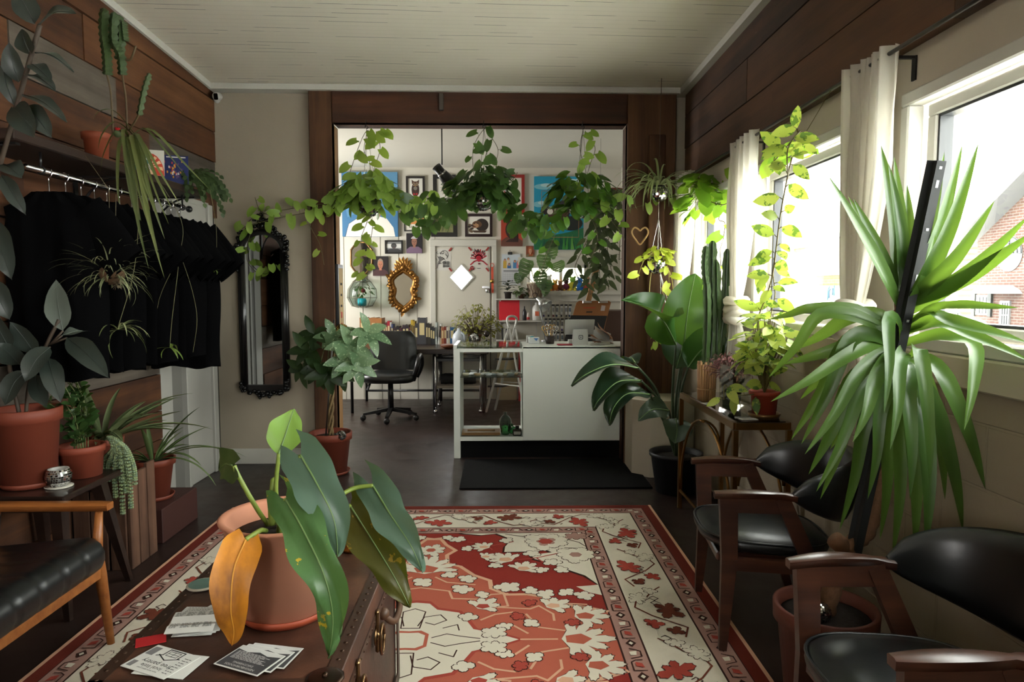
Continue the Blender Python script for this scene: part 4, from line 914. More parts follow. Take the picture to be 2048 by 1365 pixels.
# big rubber plant pot
def rubber():
    r, t = potted('rubber_plant', 'dark leaved rubber plant in a large terracotta coloured pot at the left edge', 'plant', (-2.163, 3.12, .562), .108, .142, .345, TERRA2, rim=.06, sauc=.122)
    bl = leafmat('rubber_leaf', (28, 36, 32), (52, 61, 55), .05, .38, spec=.6); gl = leafmat('rubber_back', (84, 92, 84), (104, 112, 102), .1, .5); st = M((64, 52, 40), .6)
    P = lambda a, b, y: at(a, b, Y=y)
    def lf(base, tip, w, up=(0, -1, .3), mat=bl, sag=.02, root=None):
        a, b = P(*base), P(*tip); m = MB(); leafpath(m, [a, (a+b)/2+V((0, -.01, sag)), b], w, 'ovate', up, .22, 10, 2, 0, .003, rib=.002); m.build('leaf', [mat, mat], r)
        if root: q = MB(); q.tube([P(*root), a], .004, 6); q.build('leaf_stalk', st, r)
    m = MB(); m.tube(spline([t, P(60, 760, 3.12), P(88, 700, 3.1), P(118, 640, 3.1)]), .008, 8); m.tube(spline([t+V((-.03, 0, 0)), P(20, 740, 3.1), P(5, 660, 3.0), P(-30, 560, 2.85), P(-30, 430, 2.73), P(0, 330, 2.68), P(40, 190, 2.63), P(80, 50, 2.58)]), .009, 8); m.build('stem', st, r)
    for a in (((126, 662, 3.1), (112, 560, 3.14), .105, (.2, -1, .1), gl, 0, (100, 690, 3.1)), ((134, 676, 3.08), (218, 756, 2.98), .10, (-.2, -.6, .8), bl, .02, (100, 690, 3.1)), ((124, 672, 3.1), (190, 662, 3.2), .08, (0, -.5, 1), gl, .01, (100, 690, 3.1)), ((70, 708, 3.05), (20, 645, 2.98), .10, (-.1, -1, .4), bl, .02, (80, 705, 3.1)), ((100, 695, 3.05), (50, 765, 2.95), .095, (.3, -.8, .6), bl, .02, (90, 700, 3.1)), ((96, 716, 3.05), (122, 806, 2.98), .09, (.4, -.9, .4), bl, .02, (90, 700, 3.1)), ((70, 750, 3.08), (94, 815, 3.0), .08, (.2, -1, .3), bl, .0, (66, 745, 3.1)), ((40, 730, 3.05), (-10, 690, 2.95), .1, (0, -1, .5), bl, .02, None), ((52, 742, 3.02), (10, 812, 2.95), .1, (0, -1, .4), bl, .02, None), ((20, 700, 3.0), (-20, 620, 2.95), .09, (0, -1, .3), bl, .01, None),
              ((78, 52, 2.58), (152, 26, 2.53), .09, (0, -.8, .8), bl, .02, (74, 60, 2.58)), ((70, 48, 2.58), (34, -20, 2.60), .085, (.3, -1, .2), bl, .01, None), ((62, 110, 2.60), (44, 58, 2.58), .08, (-.3, -1, .2), bl, 0, None), ((70, 106, 2.60), (148, 144, 2.56), .05, (0, -.3, 1), bl, .02, None), ((62, 128, 2.62), (104, 165, 2.58), .06, (0, -.5, .8), bl, .01, None), ((54, 150, 2.62), (112, 182, 2.58), .07, (0, -.4, 1), bl, .015, None), ((38, 165, 2.63), (18, 85, 2.60), .07, (.2, -1, .2), bl, 0, None), ((46, 190, 2.63), (134, 244, 2.56), .07, (.1, -.4, 1), bl, .02, None), ((28, 210, 2.63), (4, 125, 2.63), .05, (.3, -1, .2), bl, 0, None), ((24, 215, 2.64), (70, 275, 2.58), .1, (-.2, -1, .4), bl, .02, None), ((46, 214, 2.64), (104, 276, 2.60), .08, (0, -1, .6), bl, .02, None), ((8, 330, 2.68), (44, 356, 2.63), .09, (0, -.6, .9), bl, .01, None), ((4, 350, 2.68), (52, 430, 2.66), .06, (.2, -1, .3), bl, .01, None), ((-14, 440, 2.73), (24, 560, 2.68), .1, (.2, -1, .2), bl, .01, None), ((-20, 560, 2.73), (20, 640, 2.73), .1, (.1, -1, .4), bl, .01, None)):
        lf(*a)
rubber()
def discotile(name, ntx=26, col=(196, 198, 200), gold=False):
    t = NT(name); uv = t.n('ShaderNodeTexCoord').outputs['Normal']; v = t.n('ShaderNodeTexVoronoi'); v.inputs['Scale'].default_value = 9
    t.l(t.n('ShaderNodeTexCoord').outputs['Object'], v.inputs[0]); b = t.bsdf(lin(col), .08, 1); return t.done(b)
MIRR = M((206, 208, 210), .06, 1); GOLDM = M((214, 176, 90), .1, 1); SEAM = M((60, 60, 62), .5)
def disco(m, c, r, n=26, mi=0, z0=-1, z1=1, tile=.86, mseam=None):
    """mirror ball: a sphere faced with small flat mirror tiles"""
    rows = max(8, n//2); rr = random.Random(int(abs(c[0])*1000)+n)
    if mseam is not None: m.ball(c, r*.985, 20, mseam) if z0 <= -1 and z1 >= 1 else None
    for i in range(rows):
        a0, a1 = -PI/2+PI*(i+.5-tile/2)/rows, -PI/2+PI*(i+.5+tile/2)/rows; am = (a0+a1)/2
        if not z0 <= math.sin(am) <= z1: continue
        k = max(4, round(n*math.cos(am)))
        for j in range(k):
            b0, b1 = 2*PI*(j-tile/2)/k, 2*PI*(j+tile/2)/k; jx, jz = rr.uniform(-.2, .2), rr.uniform(-.2, .2); bm_ = (b0+b1)/2
            n0 = V((math.cos(am)*math.cos(bm_), math.cos(am)*math.sin(bm_), math.sin(am))); e1 = V((-math.sin(bm_), math.cos(bm_), 0)); e2 = n0.cross(e1)
            w = r*math.cos(am)*PI/k*tile; h = r*PI/rows/2*tile; o = V(c)+n0*r
            t1 = e1+n0*jx; t2 = e2+n0*jz
            m.add([o-t1*w-t2*h, o+t1*w-t2*h, o+t1*w+t2*h, o-t1*w+t2*h], [(0, 1, 2, 3)], mi)
c = at(118, 968, Z=.575); r = thing('disco_cup', 'small mirror tiled cup on a saucer at the front of the dark side table', 'cup', (c.x, c.y, .56))
m = MB(); m.lathe([(.01, 0), (.055, 0), (.058, .005), (.02, .004)], (c.x, c.y, .561), 28); m.build('saucer', M((190, 186, 174), .4), r)
m = MB(); disco(m, (c.x, c.y, .612), .054, 34, 0, -.85, .62); m.lathe([(.028, -.046), (.052, -.012), (.053, .005), (.044, .03), (.042, .034), (.038, .03), (.046, 0), (.03, -.035), (0, -.036)], (c.x, c.y, .612), 28, 1); m.build('cup', [MIRR, M((150, 148, 142), .4)], r)
# pilea and trailing sedum on the table
GREEN1 = leafmat('round_leaf', (40, 66, 34), (66, 96, 48), .2, .35); STEMG = M((96, 104, 58), .55); STEMB = M((92, 76, 50), .6)
r, t = potted('pilea_pot', 'terracotta pot of round leaved trailing plant at the far side of the dark table', 'plant', (-2.02, 3.28, .562), .085, .105, .15, M((132, 58, 36), .65, ns=(6, .25)), rim=.035, sauc=None)
m1, m2 = MB(), MB()
for i in range(13):
    a = R.uniform(0, 6.3); h = R.uniform(.1, .42); e = t+V((-.06+.09*math.cos(a), .08*math.sin(a), h)); pts = spline([t+V((.03*math.cos(a), .03*math.sin(a), 0)), t+V((.02*math.cos(a), .05*math.sin(a), h*.6)), e], 4); m1.tube(pts, .0025, 4, cap=False)
    for p in pts[2:]:
        for q in range(2):
            u = V((R.uniform(-1, 1), R.uniform(-1, .3), R.uniform(0, .7))).normalized(); leaf(m2, p+u*.015, u, V((0, -.6, 1))+rv(.4), R.uniform(.03, .055), R.uniform(.03, .05), 'ovate', .4, .1, 5)
m1.build('stem', STEMG, r); m2.build('foliage', GREEN1, r)
r = thing('trailing_sedum', 'blue-green string succulent hanging over the edge of the dark table', 'plant', (-1.94, 3.36, .56))
m, m0 = MB(), MB()
for k, (px, py2, off) in enumerate(((212, 940, 0), (220, 965, .01), (232, 1000, .02), (246, 1030, .03), (262, 1018, .04), (270, 972, .05), (240, 960, .0), (228, 935, .01), (252, 990, .02))):
    top = at(222+k*2, 868, Y=3.34); e = at(px, py2, Y=3.42); mid = at((px+225)/2+8-k, 895, Y=3.33); pts = spline([at(218, 872, Y=3.33), mid, at(px-3, (895+py2)/2, Y=3.41), e], 10); m0.tube(pts, .002, 4, cap=False)
    acc = 0
    for a, b in zip(pts, pts[1:]):
        acc += (b-a).length
        if acc < .009: continue
        acc = 0
        for q in range(6):
            u = V((math.cos(q*1.05+k), math.sin(q*1.05+k), -.35)).normalized(); m.ball(a+u*.009, .0062, 6, 0, (1, 1, 1))
m0.build('stem', STEMG, r); m.build('foliage', leafmat('sedum', (104, 128, 112), (150, 164, 112), .1, .5), r)
m = MB(); m.lathe([(.05, 0), (.07, .1), (.073, .1), (.066, .1), (.05, .02), (0, .02)], (-1.97, 3.345, .562), 24) if False else None
# aloe on the box
AL = leafmat('aloe_leaf', (70, 92, 56), (110, 128, 78), .12, .45)
def strap_plant(name, label, c, r0, r1, h, mat, leaves, lm, soil=.02, rim=.035, sauc=None, off=(0, 0)):
    r, t = potted(name, label, 'plant', c, r0, r1, h, mat, rim=rim, sauc=sauc, soil=soil); m = MB()
    for (a, el, L, w, dr) in leaves:
        if math.cos(a) < -.1: L *= 1-.6*abs(math.cos(a))
        d = V((math.cos(a)*math.cos(el), math.sin(a)*math.cos(el), math.sin(el))); leaf(m, t+V((math.cos(a)*r0*.3+off[0], math.sin(a)*r0*.3+off[1], 0)), d, V((-math.cos(a)*math.sin(el), -math.sin(a)*math.sin(el), math.cos(el))), L, w, 'strap', dr, .6, 10)
    m.build('foliage', lm, r); return r
strap_plant('aloe_pot', 'aloe in a terracotta pot on the dark red box beside the doorway', (-2.09, 4.08, .202), .085, .125, .235, TERRA2, [(R.uniform(0, 6.3), R.uniform(.35, 1.3), R.uniform(.2, .42), R.uniform(.02, .032), R.uniform(.3, 1.3)) for i in range(17)]+[(0.1, .5, .55, .02, 1.1), (.3, .6, .5, .02, 1.5), (-.2, .3, .45, .022, 1.4)], AL, rim=.04, sauc=.115)
strap_plant('aloe_pot', 'large aloe with long pale arching leaves against the plank wall behind the table', (-2.12, 3.86, .44) if False else (-2.12, 3.63, .53), .07, .1, .14, M((120, 56, 36), .7), [(R.uniform(-1.8, 1.6), R.uniform(.3, 1.45), R.uniform(.3, .62), R.uniform(.028, .05), R.uniform(.1, 1.0)) for i in range(24)], leafmat('aloe_pale', (84, 100, 66), (124, 136, 92), .12, .5))
# ================================================================== shelf, rail, shirts
r = thing('wall_shelf', 'long dark wooden shelf on iron brackets high on the plank wall', 'shelf', (-2.15, 3.8, 2.08))
SY0, SY1, SZ, SXF = 2.88, 4.72, 2.115, -1.985
m = MB(); m.bb((-2.305, SY0, SZ-.045), (SXF, SY1, SZ), 0, .005); m.build('board', wood('dark_shelf', [(.3, (22, 14, 10)), (.6, (46, 29, 20)), (.8, (66, 42, 28))], 'Y', 4, .6, .2, .2), r)
for y in (2.95, 3.8, 4.62):
    m = MB(); m.bb((-2.309, y-.015, SZ-.36), (-2.299, y+.015, SZ-.045)); m.bb((-2.3, y-.015, SZ-.055), (-2.02, y+.015, SZ-.045)); m.tube([(-2.3+.25*(1-math.cos(a)), y, SZ-.05-.27*(1-math.sin(a))) for a in [PI/2*i/8 for i in range(9)]], .007, 6); m.build('bracket', BLACKM, r)
r = thing('clothes_rail', 'chrome clothes rail with ball end under the dark shelf', 'rail', (-2.06, 4.0, 1.98))
RX, RZ = -2.06, 1.99
m = MB(); m.tube([(RX, 3.05, RZ), (RX, 4.60, RZ)], .0125, 12); m.build('rod', CHROME, r)
m = MB(); m.ball((RX, 4.615, RZ), .022, 14); m.build('finial', BLACKM, r)
for y in (3.15, 4.52):
    m = MB(); m.tube([(RX, y, RZ+.014), (RX, y, SZ-.045)], .006, 8); m.tube([(RX+.017*math.cos(a), y, RZ+.017*math.sin(a)) for a in [2*PI*i/14 for i in range(15)]], .004, 6); m.build('hook', BLACKM, r)
SHIRT = M((5, 5, 6), 1, ns=(10, .3), spec=.08)
def shirt_mesh(hem=.97, seed=0, wide=1.0):
    rr = random.Random(seed); m = MB(); half = [(0.0, -.075), (.06, -.065), (.10, -.055), (.16, -.085), (.23, -.13), (.30, -.28), (.375, -.40), (.36, -.44), (.305, -.46), (.235, -.37), (.222, -.44), (.226, -.70), (.232, hem-1.96-.0)]
    n = 26; zs = [-.06-(1.96-hem-.06)*i/n for i in range(n+1)]
    def width(z):
        if z > -.075: return .09
        if z > -.13: return .1+(.13)*(-.075-z)/.055
        return .225+.008*math.sin(z*9)
    fr, bk = [], []
    for z in zs:
        w = width(z); a, b = [], []
        for j in range(17):
            q = -1+2*j/16; fold = .016*math.sin(q*7+seed+z*3)*min(1, -z*1.5)+.006*math.sin(q*15+seed*2); th = (.028+.02*min(1, -z))*math.sqrt(max(0, 1-q*q))
            a.append((q*w*wide, -th+fold, z+(.012*math.sin(q*5+seed) if z == zs[-1] else 0))); b.append((q*w*wide, th+fold, z))
        fr.append(a); bk.append(b)
    m.grid(fr); m.grid([x[::-1] for x in bk])
    for s in (-1, 1):
        rows = []
        for i in range(9):
            t = i/8; ctr = V((s*(.15+(.175 if s > 0 else .06)*t), .008*math.sin(t*4), -.14-(.25 if s > 0 else .26)*t)); d = V((s*.55, 0, -.62)).normalized(); nrm = V((s*.75, 0, .66)) if s > 0 else V((-.97, 0, .2)); rw = (.095+.012*t) if s > 0 else .06
            rows.append([ctr+nrm*rw*math.cos(a)*.95+V((0, 1, 0))*.026*math.sin(a) for a in [2*PI*k/12 for k in range(13)]])
        m.grid(rows)
    return m
shirts = [3.2, 3.32, 3.44, 3.55, 3.66, 3.78, 3.9, 4.02, 4.14, 4.25, 4.36, 4.47]
hm = MB(); hm.tube(spline([(0, .0, -.115), (0, 0, -.06), (.0, 0, -.03), (.012, 0, -.018), (.0155, 0, .0), (.008, 0, .0155), (-.008, 0, .0155), (-.014, 0, .006)], 5), .0028, 6)
hm.tube(spline([(-.20, 0, -.20), (-.1, 0, -.135), (0, 0, -.115), (.1, 0, -.135), (.20, 0, -.20)], 5), .008, 6); hm.tube([(-.2, 0, -.2), (.2, 0, -.2)], .004, 6)
h0 = None; s0 = {}
for i, y in enumerate(shirts):
    top = i == len(shirts)-1; first = i == 0
    lab = 'chrome hanger at the doorway end of the rail' if top else 'chrome hanger at the camera end of the rail' if first else 'chrome hanger mid rail between black shirts'
    if h0 is None:
        h0 = hm.build('clothes_hanger', CHROME, None, (0, 0, 0)); h = tag(h0, lab, 'hanger', 'hangers on the clothes rail'); 
    else: h = dup(h0, None, None, lab)
    h.location = (RX, y, RZ+.001); h.rotation_euler = (0, 0, .12*math.sin(i*2.1))
    lab = 'black short sleeved shirt at the doorway end of the rail, sleeve towards the mirror' if top else 'black short sleeved shirt at the camera end of the rail' if first else 'black shirt packed mid rail between other black shirts'
    k = i % 3 if not top else 3
    if k not in s0:
        s0[k] = shirt_mesh(.955 if top else 1.04+.02*k, 3+k*2, 1.0).build('shirt', SHIRT, None, (0, 0, 0)); s = s0[k]
    else: s = dup(s0[k])
    tag(s, lab, 'shirt', 'black shirts on the clothes rail'); s.location = (RX+.01, y, RZ-.03); s.rotation_euler = (0, 0, .1*math.sin(i*1.7))
# plants and cards on the shelf
r, t = potted('cactus_pot', 'terracotta pot with tall climbing cactus and spider leaves on the wall shelf', 'plant', (-2.135, 3.72, SZ+.001), .052, .07, .165, M((132, 60, 34), .65), rim=.035)
CACT = leafmat('cactus_skin', (44, 62, 34), (70, 88, 46), .02, .55)
def ribbed(m, pts, rad, ribs=4, teeth=.012, mi=0):
    pp = spline(pts, 8); n = ribs*2; vs = []; t0 = (pp[1]-pp[0]).normalized(); u = t0.orthogonal().normalized()
    for i, p in enumerate(pp):
        t = (pp[min(i+1, len(pp)-1)]-pp[max(i-1, 0)]).normalized(); u = (u-t*u.dot(t)).normalized(); w = t.cross(u); e = 1 if i < len(pp)-2 else (.75 if i == len(pp)-2 else .3)
        for j in range(n):
            a = 2*PI*j/n; q = (rad+(teeth if i % 2 else 0) if j % 2 == 0 else rad*.5)*e; vs.append(p+u*q*math.cos(a)+w*q*math.sin(a))
    m.add(vs, [(i*n+j, i*n+(j+1) % n, (i+1)*n+(j+1) % n, (i+1)*n+j) for i in range(len(pp)-1) for j in range(n)]+[[(len(pp)-1)*n+j for j in range(n)]], mi, False)
m, ms = MB(), MB(); P = lambda a, b, y: at(a, b, Y=y)
for (a, b) in (([(214, 150, 3.5), (212, 110, 3.48), (206, 62, 3.46), (208, 16, 3.44)], .022), ([(244, 150, 3.5), (240, 110, 3.48), (226, 80, 3.46), (228, 24, 3.44)], .02), ([(236, 120, 3.52), (241, 80, 3.5), (238, 30, 3.5)], .02), ([(250, 82, 3.5), (247, 60, 3.5), (246, 42, 3.5)], .016), ([(278, 230, 3.5), (288, 180, 3.5), (299, 146, 3.5)], .012)): ribbed(m, [P(*q) for q in a], b, 3, .008)
for q in ([(226, 270, 3.55), (222, 190, 3.52), (214, 150, 3.5)], [(254, 262, 3.55), (252, 200, 3.52), (244, 148, 3.5)], [(258, 262, 3.55), (272, 240, 3.52), (278, 228, 3.5)], [(252, 120, 3.5), (262, 118, 3.48), (272, 92, 3.46)]): ms.tube(spline([P(*x) for x in q], 4), .005, 6)
m.build('cactus_stem', CACT, r); ms.build('woody_stem', STEMB, r)
m = MB(); sp = leafmat('spider_leaf_dull', (70, 82, 44), (112, 120, 66), .2, .5)
for (bx, tips) in (((262, 274), [(200, 350), (196, 300), (186, 240), (300, 460), (320, 520), (330, 480), (345, 420), (360, 410), (420, 380), (330, 560), (298, 540), (310, 500), (288, 480), (338, 450), (270, 430), (370, 350), (240, 420), (262, 360), (300, 420), (316, 440)]),):
    for i, tp in enumerate(tips):
        y1 = R.uniform(3.25, 3.5); b = P(bx[0]+R.uniform(-12, 12), bx[1], 3.52); e = P(tp[0], tp[1], y1); up = .06 if tp[1] < 400 else .05
        leafpath(m, [b, b.lerp(e, .35)+V((0, -.05, up+.1*(e-b).length)), b.lerp(e, .75)+V((0, -.04, .05)), e], R.uniform(.011, .02), 'strap', (0, -.6, 1), .3, 12, 1)
m.build('foliage', sp, r)
m = MB(); m.ball(P(235, 268, 3.45), .018, 12, 1); 
for i in range(9): leaf(m, P(235, 262, 3.45), V((math.cos(i*.7), math.sin(i*.7), .8)), (0, 0, 1), .022, .012, 'ovate', -.4, 0, 3)
m.build('flower', [M((214, 44, 52), .6), M((80, 96, 60), .6)], r)
y = 3.86
c = P(281, 340, 3.93); r = thing('patterned_jar', 'green and white patterned jar beside the cactus pot on the wall shelf', 'jar', (c.x, 3.93, SZ))
m = MB(); m.lathe([(.02, 0), (.042, 0), (.046, .02), (.046, .1), (.04, .12), (.034, .125)], (c.x, 3.93, SZ+.001), 20, 0); m.build('body', M((42, 98, 84), .4), r)
m = MB()
for i in range(10): a = 2*PI*i/10; m.tube([(c.x+.0475*math.cos(a+k*.06), 3.93+.0475*math.sin(a+k*.06), SZ+.02+.035*abs((k % 4)-2)/2) for k in range(-3, 4)], .003, 4)
m.lathe([(.0475, .065), (.0475, .075)], (c.x, 3.93, SZ), 20); m.build('pattern', M((206, 204, 190), .5), r)
def upright(name, label, cat, c, w, h, base, draw, cols, face=-.5, lean=-.15, z=SZ):
    r = thing(name, label, cat, (c[0], c[1], z)); mt = Matrix.Translation((c[0], c[1], z+.001)) @ rotz(face) @ Matrix.Rotation(PI/2+lean, 4, 'X')
    m = MB(); m.add([], []); m.box((0, h/2, -.002), (w, h, .003)); m.v = [tuple(mt @ V(p)) for p in m.v]; m.build('board', base, r); m = MB(); draw(m, mt @ Matrix.Translation((0, 0, .0006))); m.build('print', cols, r)
def sun(m, mt):
    m.add([(.075*math.cos(a), .0+.13*math.sin(a), 0) for a in [PI*i/12 for i in range(13)]], [list(range(13))], 0, False, mt)
    for i in range(7):
        a0, a1 = PI*(i+.2)/7, PI*(i+.7)/7; m.add([(.02*math.cos(a0), .05+.02*math.sin(a0), .0004), (.068*math.cos(a0), .02+.1*math.sin(a0), .0004), (.068*math.cos(a1), .02+.1*math.sin(a1), .0004), (.02*math.cos(a1), .05+.02*math.sin(a1), .0004)], [(0, 1, 2, 3)], 1, False, mt)
    m.add([(.025*math.cos(a), .025+.022*math.sin(a), .0005) for a in [2*PI*i/14 for i in range(14)]], [list(range(14))], 1, False, mt)
upright('sunburst_card', 'rounded card printed with a red and cream sunburst on the wall shelf', 'card', (-2.02, 4.04, 0), .15, .15, M((200, 196, 186), .7), sun, [M((196, 66, 44), .7), M((226, 186, 146), .7)], .35, -.12)
def bluec(m, mt):
    for i in range(40): x, y = R.gauss(0, .026), R.gauss(.08, .03); q = .007; quad(m, mt, x-q/2, max(.01, y-q), x+q/2, min(.15, y+q), R.randint(0, 3), i*.00001)
    quad(m, mt, -.055, .165, .055, .172, 0)
upright('blue_card', 'dark blue postcard with a crowd of small figures leaning on the wall shelf', 'card', (-2.02, 4.36, 0), .14, .18, M((26, 38, 92), .5), bluec, [M((214, 210, 200), .6), M((190, 60, 60), .6), M((216, 150, 40), .6), M((90, 60, 110), .6)], .3, -.12)
r = thing('holiday_cactus', 'holiday cactus with flat jointed stems spilling off the doorway end of the shelf', 'plant', (-2.08, 4.6, SZ))
m = MB(); m.lathe([(.03, 0), (.05, 0), (.065, .09), (.06, .09), (.0, .07)], (-2.08, 4.6, SZ+.001), 20); m.build('pot', M((66, 52, 44), .6), r)
m = MB()
for i in range(46):
    a = R.uniform(-1.9, 1.6); p = V((-2.08, 4.6, SZ+.09)); d = V((math.cos(a)*.9+.5, math.sin(a)*.7-.45, R.uniform(-.1, .8))).normalized(); k = R.randint(7, 12)
    for j in range(k):
        L = .037; leaf(m, p, d, V((R.uniform(-.5, .5), -.7, .7)), L, .026, 'ovate', .1, .1, 4); p = p+d*L*.93; d = (d+V((.05, 0, -.16-.02*j))+rv(.07)).normalized()
m.build('foliage', leafmat('holiday', (38, 58, 32), (64, 84, 44), .12, .45), r)
# hanging baby spider plants on their runners
r = thing('hanging_planter', 'small hanging basket of wispy air plants in front of the black shirts', 'plant', (-1.92, 3.3, 1.5))
P2 = lambda a, b: at(a, b, Y=3.25)
m = MB()
for (a, b) in (((206, 400), (214, 520)), ((218, 380), (222, 520)), ((232, 390), (232, 520))): m.tube([P2(*a), P2((a[0]+b[0])/2-1, (a[1]+b[1])/2), P2(*b)], .0012, 4)
m.tube([V((-1.92, 3.25, SZ-.04)), P2(218, 380)], .0012, 4); m.build('cord', M((110, 100, 74), .7), r)
m = MB(); m.ball(P2(221, 548), .062, 16, 0, (1, 1, .85)); m.build('basket', M((92, 66, 40), .9, ns=(20, .6), bump=.6), r)
m = MB()
for i in range(150):
    u = rv(); u.z = u.z*.8+.15; u.normalize(); leaf(m, P2(221, 545)+V((u.x*.055, u.y*.055, u.z*.05)), (u+V((0, 0, .35))).normalized(), V((0, 0, 1))+rv(.2), R.uniform(.08, .22), .006, 'strap', R.uniform(.6, 2.2), .2, 7)
m.build('foliage', leafmat('airplant', (112, 120, 86), (160, 164, 122), .15, .6), r)
m = MB()
for c in ((250, 560), (244, 570), (192, 532)):
    for i in range(26): u = rv().normalized(); leaf(m, P2(*c)+V((0, -.04, 0)), u, V((0, 0, 1)), .03, .007, 'ovate', .3, .2, 3)
m.build('rosette', M((128, 116, 92), .7), r)
for nm, lab, pts, c, n, L in (('spider_plantlet', 'pale spider plantlet dangling on a runner below the hanging basket', [(262, 300), (276, 420), (268, 540), (236, 655)], (236, 660), 22, .2), ('spider_plantlet', 'small green plantlet dangling in front of the shirt hem near the doorway', [(290, 320), (362, 440), (358, 520), (344, 640), (340, 690)], (341, 696), 6, .16), ('spider_plantlet', 'tiny white plantlet dangling over the shirt sleeve', [(420, 380), (432, 450), (433, 520), (432, 540)], (432, 541), 6, .035)):
    yy = 3.3 if c[0] < 300 else 3.75; Q = lambda a, b: at(a, b, Y=yy); e = Q(*c); r = thing(nm, lab, 'plant', e); a0 = at(pts[0][0], pts[0][1], Y=3.5 if c[0] < 400 else 4.3)
    if c[0] > 400: yy = 4.2; e = Q(*c); r.location = e; r['_o'] = tuple(e)
    m = MB(); m.tube(spline([a0]+[Q(*p) for p in pts[1:]], 6), .0014, 4)
    if 300 < c[0] < 400:
        m.tube(spline([Q(361, 510), Q(318, 600), Q(310, 700)], 5), .001, 4); m.tube(spline([Q(361, 510), Q(384, 580), Q(394, 640), Q(386, 705)], 5), .001, 4)
    m.build('runner', M((120, 116, 80), .7), r); m = MB()
    for i in range(n):
        a = R.uniform(0, 6.3); d = V((math.cos(a)*.8, math.sin(a)*.8, R.uniform(-.4, .7))).normalized(); leaf(m, e, d, V((0, 0, 1))+rv(.2), L*R.uniform(.6, 1.1), .009 if n > 8 else .014 if L > .1 else .005, 'strap', R.uniform(.8, 2.2), .2, 8)
    m.build('foliage', leafmat('plantlet', (124, 138, 84), (170, 176, 130), .2, .5) if n > 8 else leafmat('plantlet2', (82, 108, 44), (126, 146, 70), .2, .5), r)
# ================================================================== front wall: camera, mirror, garland, opening
c = at(434, 200, Y=5.6); r = thing('security_camera', 'small white security camera high in the left front corner', 'camera', c)
m = MB(); m.lathe([(.0, 0), (.024, 0), (.03, .012), (.03, .07), (.024, .085), (0, .085)], (c.x, c.y-.03, c.z+.02), 20, 0, Matrix.Rotation(PI/2+.25, 4, 'X') @ Matrix.Scale(-1, 4, V((0, 0, 1))) @ Matrix.Scale(1.0, 4)); m.build('body', M((206, 204, 198), .4), r)
m = MB(); m.box((c.x+.004, c.y-.032, c.z+.018), (.034, .012, .05), Matrix.Rotation(.25, 3, 'X'), 0, .006); m.build('lens', M((12, 12, 14), .15), r)
m = MB(); m.tube([(c.x-.02, c.y+.02, c.z+.01), (c.x-.03, YD-.001, c.z+.02)], .012, 10); m.lathe([(.024, 0), (.024, .01)], (c.x-.03, YD-.012, c.z+.02), 16, 0, Matrix.Rotation(-PI/2, 4, 'X')); m.build('mount', M((206, 204, 198), .4), r)
# ornate black mirror
def black_mirror():
    y = YD-.03; P = lambda a, b: at(a, b, Y=y)
    r = thing('ornate_mirror', 'tall arched black mirror with carved frame on the front wall', 'mirror', P(527, 790))
    L, Rr, B = P(490, 640).x, P(566, 640).x, P(527, 770).z; T0 = P(527, 500).z; cx = (L+Rr)/2; w = (Rr-L)/2; ah = P(527, 468).z-T0
    arch = [(cx-w, B), (cx+w, B), (cx+w, T0)]+[(cx+w*math.cos(a), T0+ah*math.sin(a)) for a in [PI*i/14 for i in range(1, 14)]]+[(cx-w, T0)]
    m = MB(); m.face([(p[0], y, p[1]) for p in arch]); m.build('mirror_glass', M((190, 192, 192), .03, 1), r)
    m = MB(); e = .035
    for s in (-1, 1):
        x = cx+s*(w+.012); m.tube([(x, y-.005, B-.02), (x, y-.005, T0)], .022, 10); m.tube([(x+s*.02, y, B-.03), (x+s*.02, y, T0-.01)], .018, 10); m.tube([(x-s*.012, y-.012, B), (x-s*.012, y-.012, T0)], .008, 8)
    m.bb((cx-w-.03, y-.02, B-.05), (cx+w+.03, YD-.001, B)); m.tube([(cx+(w+.015)*math.cos(a), y-.005, T0+(ah+.015)*math.sin(a)) for a in [PI*i/16 for i in range(17)]], .024, 8); m.build('frame', M((14, 13, 13), .28), r)
    m = MB(); rr = random.Random(4)
    def knot(cx_, cz, sx, sz, n, b=.016):
        for i in range(n): m.ball((cx_+rr.uniform(-sx, sx), y-.02+rr.uniform(-.02, .02), cz+rr.uniform(-sz, sz)), rr.uniform(b*.6, b*1.2), 8)
    for i in range(23): a = PI*i/22; knot(cx+(w+.045)*math.cos(a), T0+(ah+.05)*math.sin(a), .02, .02, 4)
    knot(cx, T0+ah+.085, .06, .03, 16); knot(cx, T0+ah+.13, .025, .02, 6); knot(cx+w+.05, T0-.08, .014, .1, 22, .013); knot(cx-w-.05, T0-.08, .014, .1, 22, .013)
    m.build('carving', M((12, 11, 11), .25), r); m = MB()
    for i in range(13): t = -1+i/6; knot(cx+t*(w+.02), B-.045-.03*(1-abs(t))+.05*max(0, abs(t)-.8), .02, .014, 5)
    knot(cx, B-.09, .05, .022, 16); knot(cx-w-.03, B-.0, .012, .05, 10); knot(cx+w+.03, B-.0, .012, .05, 10); m.build('carving', M((12, 11, 11), .25), r)
black_mirror()
